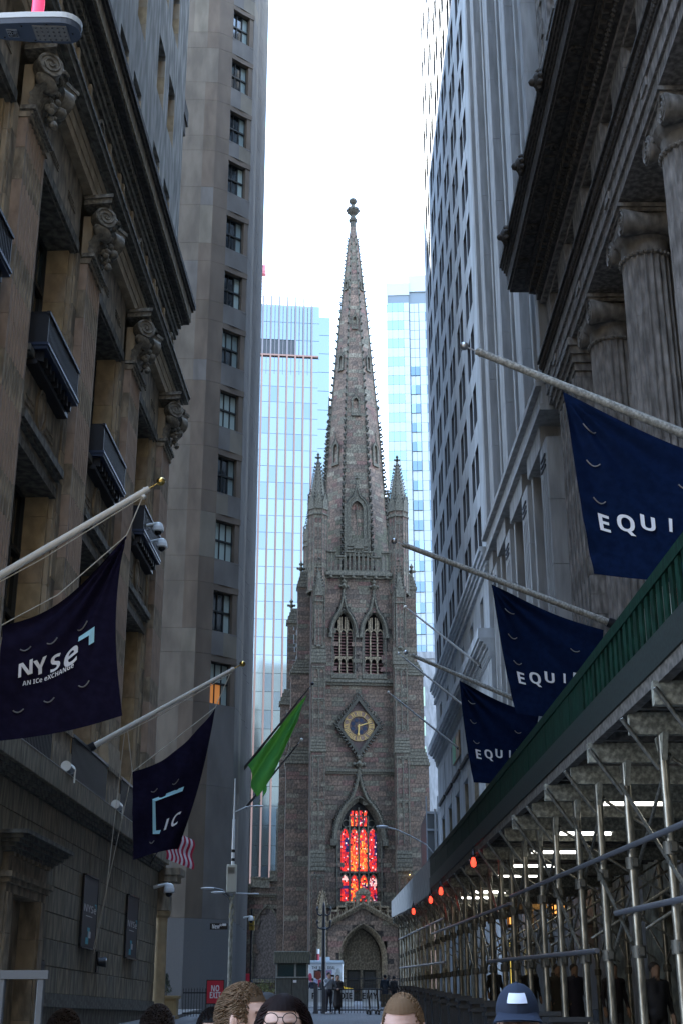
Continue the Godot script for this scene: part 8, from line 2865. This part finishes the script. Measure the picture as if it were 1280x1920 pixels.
func head_into(m: M, at: Transform3D, skin: Color, lips: Color, beard := false) -> void:
	# a full-size head with face, ears and eyes; origin at the middle of the head, face to +z
	var keep := m.X
	m.X = keep * at
	var g := func(x: float, y: float, cx: float, cy: float, sx: float, sy: float) -> float: return exp(-pow((x - cx) / sx, 2) - pow((y - cy) / sy, 2))
	var surf := func(a: float, b: float) -> Vector3:
		# a: round the head from the back, b: from chin to crown
		var th := a * TAU - PI; var ph := (b - 0.5) * PI
		var d := Vector3(sin(th) * cos(ph), sin(ph), cos(th) * cos(ph))
		var p := Vector3(d.x * 0.077, d.y * 0.118, d.z * 0.098)
		var front := smoothstep(0.0, 0.5, d.z)
		if p.y < -0.02: p.x *= lerpf(1.0, 0.72, smoothstep(-0.02, -0.115, p.y)); p.z *= lerpf(1.0, 0.94, smoothstep(-0.02, -0.1, p.y))
		if d.z < 0 and p.y < -0.03: p.z *= lerpf(1.0, 0.45, smoothstep(-0.03, -0.11, p.y))
		var x := p.x; var y := p.y
		var z := 0.0
		z += 0.024 * g.call(x, y, 0, -0.028, 0.012, 0.016) + 0.012 * g.call(x, y, 0, -0.002, 0.009, 0.026)
		z += 0.007 * g.call(x, y, -0.012, -0.036, 0.008, 0.008) + 0.007 * g.call(x, y, 0.012, -0.036, 0.008, 0.008)
		z -= 0.012 * (g.call(x, y, -0.031, 0.006, 0.017, 0.013) + g.call(x, y, 0.031, 0.006, 0.017, 0.013))
		z += 0.006 * (g.call(x, y, -0.03, 0.028, 0.024, 0.008) + g.call(x, y, 0.03, 0.028, 0.024, 0.008))
		z += 0.007 * g.call(x, y, 0, -0.063, 0.021, 0.006) + 0.007 * g.call(x, y, 0, -0.075, 0.018, 0.006) - 0.004 * g.call(x, y, 0, -0.069, 0.022, 0.003)
		z += 0.010 * g.call(x, y, 0, -0.104, 0.02, 0.014)
		z += 0.004 * (g.call(x, y, -0.045, -0.022, 0.02, 0.02) + g.call(x, y, 0.045, -0.022, 0.02, 0.02))
		p.z += z * front
		return p
	var ns := 44; var nt := 40
	for j in nt:
		for i in ns:
			var c := [surf.call(float(i) / ns, float(j) / nt), surf.call(float(i + 1) / ns, float(j) / nt), surf.call(float(i + 1) / ns, float(j + 1) / nt), surf.call(float(i) / ns, float(j + 1) / nt)]
			var cen: Vector3 = (c[0] + c[1] + c[2] + c[3]) / 4
			m.col = skin
			if cen.z > 0.06 and absf(cen.y + 0.069) < 0.012 and absf(cen.x) < 0.022: m.col = lips
			elif cen.z > 0.05 and absf(cen.y - 0.026) < 0.006 and absf(absf(cen.x) - 0.031) < 0.018: m.col = Color(skin.r * 0.25, skin.g * 0.2, skin.b * 0.18)
			elif beard and cen.y < -0.045 and cen.z > -0.03: m.col = Color(skin.r * 0.35, skin.g * 0.3, skin.b * 0.28)
			var e := 0.004
			var nn := []
			for q in [[i, j], [i + 1, j], [i + 1, j + 1], [i, j + 1]]:
				var a := float(q[0]) / ns; var b := clampf(float(q[1]) / nt, 0.012, 0.988)
				nn.push_back((surf.call(a + e, b) - surf.call(a - e, b)).cross(surf.call(a, b + e) - surf.call(a, b - e)).normalized())
			m.t3n(c[0], c[1], c[2], nn[0], nn[1], nn[2]); m.t3n(c[0], c[2], c[3], nn[0], nn[2], nn[3])
	for s in [-1.0, 1.0]:
		m.col = Color(0.6, 0.57, 0.54); m.ball(Vector3(s * 0.031, 0.006, 0.074), Vector3(0.0125, 0.0095, 0.0115), 10, 8)
		m.col = Color(0.03, 0.022, 0.018); m.ball(Vector3(s * 0.031, 0.006, 0.083), Vector3(0.0058, 0.0062, 0.0035), 8, 6)
		m.col = Color(skin.r * 0.85, skin.g * 0.8, skin.b * 0.78); m.ball(Vector3(s * 0.031, 0.0145, 0.077), Vector3(0.0145, 0.0048, 0.0115), 8, 6)
		m.col = skin; m.ball(Vector3(s * 0.079, -0.008, -0.006), Vector3(0.010, 0.031, 0.019), 8, 7); m.ball(Vector3(s * 0.085, -0.004, -0.010), Vector3(0.006, 0.026, 0.014), 8, 6)
	m.col = Color(skin.r * 0.25, skin.g * 0.2, skin.b * 0.2)
	for s in [-1.0, 1.0]: m.ball(Vector3(s * 0.008, -0.044, 0.112), Vector3(0.004, 0.002, 0.003), 6, 4)
	m.X = keep

func hair_into(m: M, at: Transform3D, style: String, col: Color, sd: int) -> void:
	var r := RandomNumberGenerator.new(); r.seed = sd
	var keep := m.X
	m.X = keep * at
	var strands := 1100
	for k in strands:
		var a := r.randf() * TAU; var b := acos(r.randf_range(-0.15, 1.0))
		var d := Vector3(sin(a) * sin(b), cos(b), cos(a) * sin(b))
		if d.z > 0.55 and d.y < 0.62: continue
		var base := Vector3(d.x * 0.080, d.y * 0.121, d.z * 0.100)
		var v := r.randf_range(0.75, 1.25)
		m.col = Color(col.r * v, col.g * v, col.b * v)
		var pts := [base]
		match style:
			"short": pts.append_array([base * 1.09 + Vector3(0, 0.012, -0.012), base * 1.11 + Vector3(0.0, 0.006, -0.034)])
			"long": pts.append_array([base * 1.1 + Vector3(signf(d.x) * 0.02, -0.02, -0.02), Vector3(signf(d.x + 0.001) * (0.085 + 0.02 * r.randf()), -0.06, minf(base.z, 0.03) - 0.01), Vector3(signf(d.x + 0.001) * (0.09 + 0.025 * r.randf()), -0.22, minf(base.z, 0.02) - 0.01)])
			"back": pts.append_array([base * 1.05 + Vector3(0, 0.004, -0.02), Vector3(base.x * 0.8, base.y * 0.75, -0.09), Vector3(0.01 * r.randf(), 0.0, -0.115)])
		for q in pts.size() - 1: m.cyl(pts[q], pts[q + 1], 0.0032, 0.003 if q < pts.size() - 2 else 0.0012, 3, false)
	# close cap of hair under the strands
	m.col = Color(col.r * 0.8, col.g * 0.8, col.b * 0.8)
	for j in 10:
		for i in 24:
			var q := []
			for w in [[i, j], [i + 1, j], [i + 1, j + 1], [i, j + 1]]:
				var a: float = TAU * w[0] / 24.0
				var lim := 1.02 if cos(a) > 0.45 else (1.45 if absf(sin(a)) > 0.8 else 1.85)
				var b: float = lim * w[1] / 10.0
				q.push_back(Vector3(sin(a) * sin(b) * 0.083, cos(b) * 0.1245, cos(a) * sin(b) * 0.1035 - 0.002))
			if j == 0: m.t3(q[0], q[3], q[2])
			else: m.q(q[0], q[3], q[2], q[1])
	m.X = keep

func cap_parts(p: Node3D, at: Transform3D, cloth: Material, badge: bool) -> void:
	var g := group_part(p, "cap")
	g.transform = at
	var m := M.new()
	m.sheet(func(s, t):
		var a: float = s * TAU; var b: float = t * 1.62
		return Vector3(sin(a) * sin(b) * 0.092, 0.004 + cos(b) * 0.118, cos(a) * sin(b) * 0.112), 28, 10)
	part(g, "crown", m, cloth)
	m = M.new()
	for k in 2:
		m.sheet(func(s, t):
			var a: float = lerpf(-1.05, 1.05, s)
			var rr: float = lerpf(0.105, 0.185 - 0.045 * absf(a) * absf(a), t)
			return Vector3(sin(a) * rr * 0.9, 0.012 - 0.016 * t - 0.028 * a * a * t - 0.006 * k, cos(a) * rr), 16, 6)
	part(g, "visor", m, cloth)
	m = M.new(); m.ball(Vector3(0, 0.122, 0), Vector3(0.008, 0.005, 0.008), 6, 4)
	part(g, "button", m, cloth)
	if badge:
		m = M.new()
		m.sheet(func(s, t):
			var a: float = lerpf(-0.5, 0.5, s); var b: float = lerpf(0.80, 1.18, t)
			return Vector3(sin(a) * sin(b) * 0.096, 0.004 + cos(b) * 0.122, cos(a) * sin(b) * 0.117), 8, 4)
		part(g, "badge", m, plain("cap_badge", 0.62, 0.68, 0.82, 0.6))

func near_person(label: String, x: float, top: float, D: float, turn: float, tilt: float, skin: Color, coat: Color, hair: String, hair_col: Color, beard := false, cap := "", seed2 := 1) -> Node3D:
	# feet on the ground; scaled to bring the top of the head to the given height
	var g := ground_y(D)
	var p := thing("person", label, "person", Vector3(x, g, -D), turn, "people in the foreground crowd")
	var k := (top - g) / 1.735
	var m := M.new()
	m.X = Transform3D(Basis.IDENTITY.scaled(Vector3(k, k, k)), Vector3.ZERO)
	add_field(m, body_field("near", stand_bones("down", false, false), 0.024), [skin, coat, Color(0.03, 0.035, 0.05), Color(0.03, 0.03, 0.03), hair_col])
	var at := Transform3D(Basis(Vector3(1, 0, 0), tilt), Vector3(0, 1.617, 0.02))
	head_into(m, at, skin, Color(skin.r * 0.8, skin.g * 0.5, skin.b * 0.5), beard)
	var sm := plain("person_skin", 1, 1, 1, 0.6, 0.0, true)
	part(p, "body", m, sm)
	if hair != "":
		m = M.new()
		m.X = Transform3D(Basis.IDENTITY.scaled(Vector3(k, k, k)), Vector3.ZERO)
		hair_into(m, at, hair, hair_col, seed2)
		plain("hair_mat", 1, 1, 1, 0.6, 0.0, true).metallic_specular = 0.15
		part(p, "hair", m, mat.hair_mat)
	if cap != "":
		cap_parts(p, Transform3D(Basis.IDENTITY.scaled(Vector3(k, k, k)), Vector3.ZERO) * at * Transform3D(Basis(Vector3(1, 0, 0), 0.10), Vector3(0, 0.022, 0)), plain("cap_" + cap, 0.005, 0.013, 0.034, 0.85) if cap == "blue" else plain("cap_black", 0.012, 0.012, 0.014, 0.8), cap == "blue")
	return p

func far_person(label: String, group: String, x: float, D: float, turn: float, arms: String, coat: bool, pal: Array, height := 1.72, lift := 0.0) -> Node3D:
	var p := thing("person", label, "person", Vector3(x, ground_y(D) + lift, -D), turn, group)
	var m := M.new()
	var k := height / 1.765
	m.X = Transform3D(Basis.IDENTITY.scaled(Vector3(k, k, k)), Vector3.ZERO)
	add_field(m, body_field(arms + str(coat), stand_bones(arms, coat, true), 0.03), pal)
	part(p, "body", m, plain("person_cloth", 1, 1, 1, 0.8, 0.0, true))
	return p

func build_people() -> void:
	var fair := Color(0.52, 0.33, 0.26); var dark := Color(0.20, 0.115, 0.075)
	near_person("young man with short swept brown hair looking to the right", -0.385, 1.77, 5.6, 1.05, -0.05, fair, Color(0.05, 0.05, 0.06), "short", Color(0.10, 0.065, 0.04), false, "", 2)
	near_person("person in a black cap partly hidden behind the woman with glasses", -0.315, 1.745, 6.3, -0.75, 0.10, fair, Color(0.03, 0.03, 0.04), "", Color(0.03, 0.02, 0.02), false, "black", 3)
	var w := near_person("woman with dark hair and thin glasses facing the camera", -0.20, 1.735, 5.0, -0.05, 0.02, fair, Color(0.03, 0.03, 0.035), "long", Color(0.018, 0.012, 0.012), false, "", 4)
	var m := M.new()
	for s in [-1.0, 1.0]:
		var last := Vector3.ZERO
		for k in 19:
			var a := TAU * k / 18
			var p := Vector3(s * 0.032 + cos(a) * 0.024, 1.622 + sin(a) * 0.019, 0.125)
			if k > 0: m.cyl(last, p, 0.0018, 0.0018, 5, false)
			last = p
		m.cyl(Vector3(s * 0.056, 1.625, 0.124), Vector3(s * 0.083, 1.622, 0.02), 0.0018, 0.0018, 5)
	m.cyl(Vector3(-0.008, 1.627, 0.127), Vector3(0.008, 1.627, 0.127), 0.0018, 0.0018, 5)
	part(w, "glasses", m, mat.black_plastic)
	near_person("woman with fair hair pulled back looking down", 0.235, 1.738, 5.5, -0.2, 0.16, Color(0.50, 0.31, 0.25), Color(0.06, 0.055, 0.05), "back", Color(0.17, 0.105, 0.06), false, "", 5)
	near_person("bearded man in a blue cap with a white badge", 0.735, 1.775, 6.0, -0.12, 0.03, dark, Color(0.03, 0.03, 0.04), "", Color(0.02, 0.015, 0.012), true, "blue", 6)
	near_person("person with greying brown hair at the lower left edge of the crowd", -0.845, 1.70, 6.6, 3.0, 0.1, fair, Color(0.04, 0.04, 0.05), "short", Color(0.075, 0.06, 0.055), false, "", 7)
	near_person("person with black hair whose crown shows beside the young man", -0.62, 1.690, 6.9, 0.2, 0.0, fair, Color(0.04, 0.04, 0.05), "short", Color(0.012, 0.01, 0.01), false, "", 8)
	near_person("person with dark brown hair just showing below the exchange doorway", -1.37, 1.685, 7.1, 2.8, 0.1, fair, Color(0.04, 0.04, 0.05), "short", Color(0.04, 0.028, 0.022), false, "", 9)
	# the couple at the gate and others up the street
	var sk := Color(0.4, 0.25, 0.18)
	var black := Color(0.015, 0.015, 0.017)
	var gm := far_person("man in a grey hooded top and dark beanie raising a phone", "people at the gate", -0.52, 59.6, 0.5, "phone", false, [sk, Color(0.20, 0.215, 0.235), Color(0.012, 0.014, 0.022), Color(0.3, 0.3, 0.3), black], 1.66)
	m = M.new(); m.box(Vector3(0, 1.50, 0.33), Vector3(0.15, 0.08, 0.012))
	part(gm, "phone", m, mat.black_plastic)
	far_person("woman in a long black coat standing beside the man with the phone", "people at the gate", -0.16, 59.9, 0.0, "fold", true, [sk, Color(0.02, 0.018, 0.017), black, black, Color(0.02, 0.012, 0.01)], 1.56)
	far_person("person in navy clothes facing the ice cream truck, left of the pair", "people by the truck", -2.05, 101.5, 3.1, "down", false, [sk, Color(0.012, 0.016, 0.035), black, black, black], 1.7)
	far_person("person in dark clothes facing the ice cream truck, right of the pair", "people by the truck", -1.35, 101.8, 2.8, "fold", false, [sk, Color(0.02, 0.02, 0.025), black, black, black], 1.7)
	far_person("person in a dark blue coat by the far end of the shed", "people by the far railing", 2.55, 84.0, 3.0, "down", true, [sk, Color(0.012, 0.02, 0.035), black, black, black], 1.78)
	far_person("second dark figure close to the end of the shed", "people by the far railing", 3.05, 83.0, 2.5, "down", false, [sk, Color(0.02, 0.02, 0.022), black, black, black], 1.7)
	far_person("person in a blue cap and jacket beside the red notice", "people by the far railing", -5.15, 79.0, 0.4, "down", false, [sk, Color(0.02, 0.04, 0.10), black, black, Color(0.01, 0.02, 0.08)], 1.75)
	# walkers in the dark under the shed
	var sp := [[5.5, 20.6, "walker with a pale sleeve under the shed at the right edge", Color(0.36, 0.32, 0.2)], [5.4, 24.5, "broad figure in black under the shed behind the nearest poles", black], [5.5, 28.8, "hooded figure in black under the shed", Color(0.012, 0.011, 0.012)], [5.4, 33.0, "figure in a dark navy coat under the shed right of the blue cap", Color(0.012, 0.013, 0.03)], [5.1, 33.6, "figure with dark hair under the shed beside the navy coat", Color(0.02, 0.017, 0.015)], [5.3, 40.0, "dark figure under the shed beside the yellow doorway", Color(0.015, 0.014, 0.014)], [5.0, 46.5, "small dark figure under the shed beyond the yellow doorway", Color(0.015, 0.014, 0.014)]]
	for q in sp: far_person(q[2], "walkers under the shed", q[0], q[1], 0.3, "down", q[1] > 30, [Color(0.25, 0.15, 0.1), q[3], black, black, Color(0.012, 0.01, 0.009)], 1.78, 0.13)
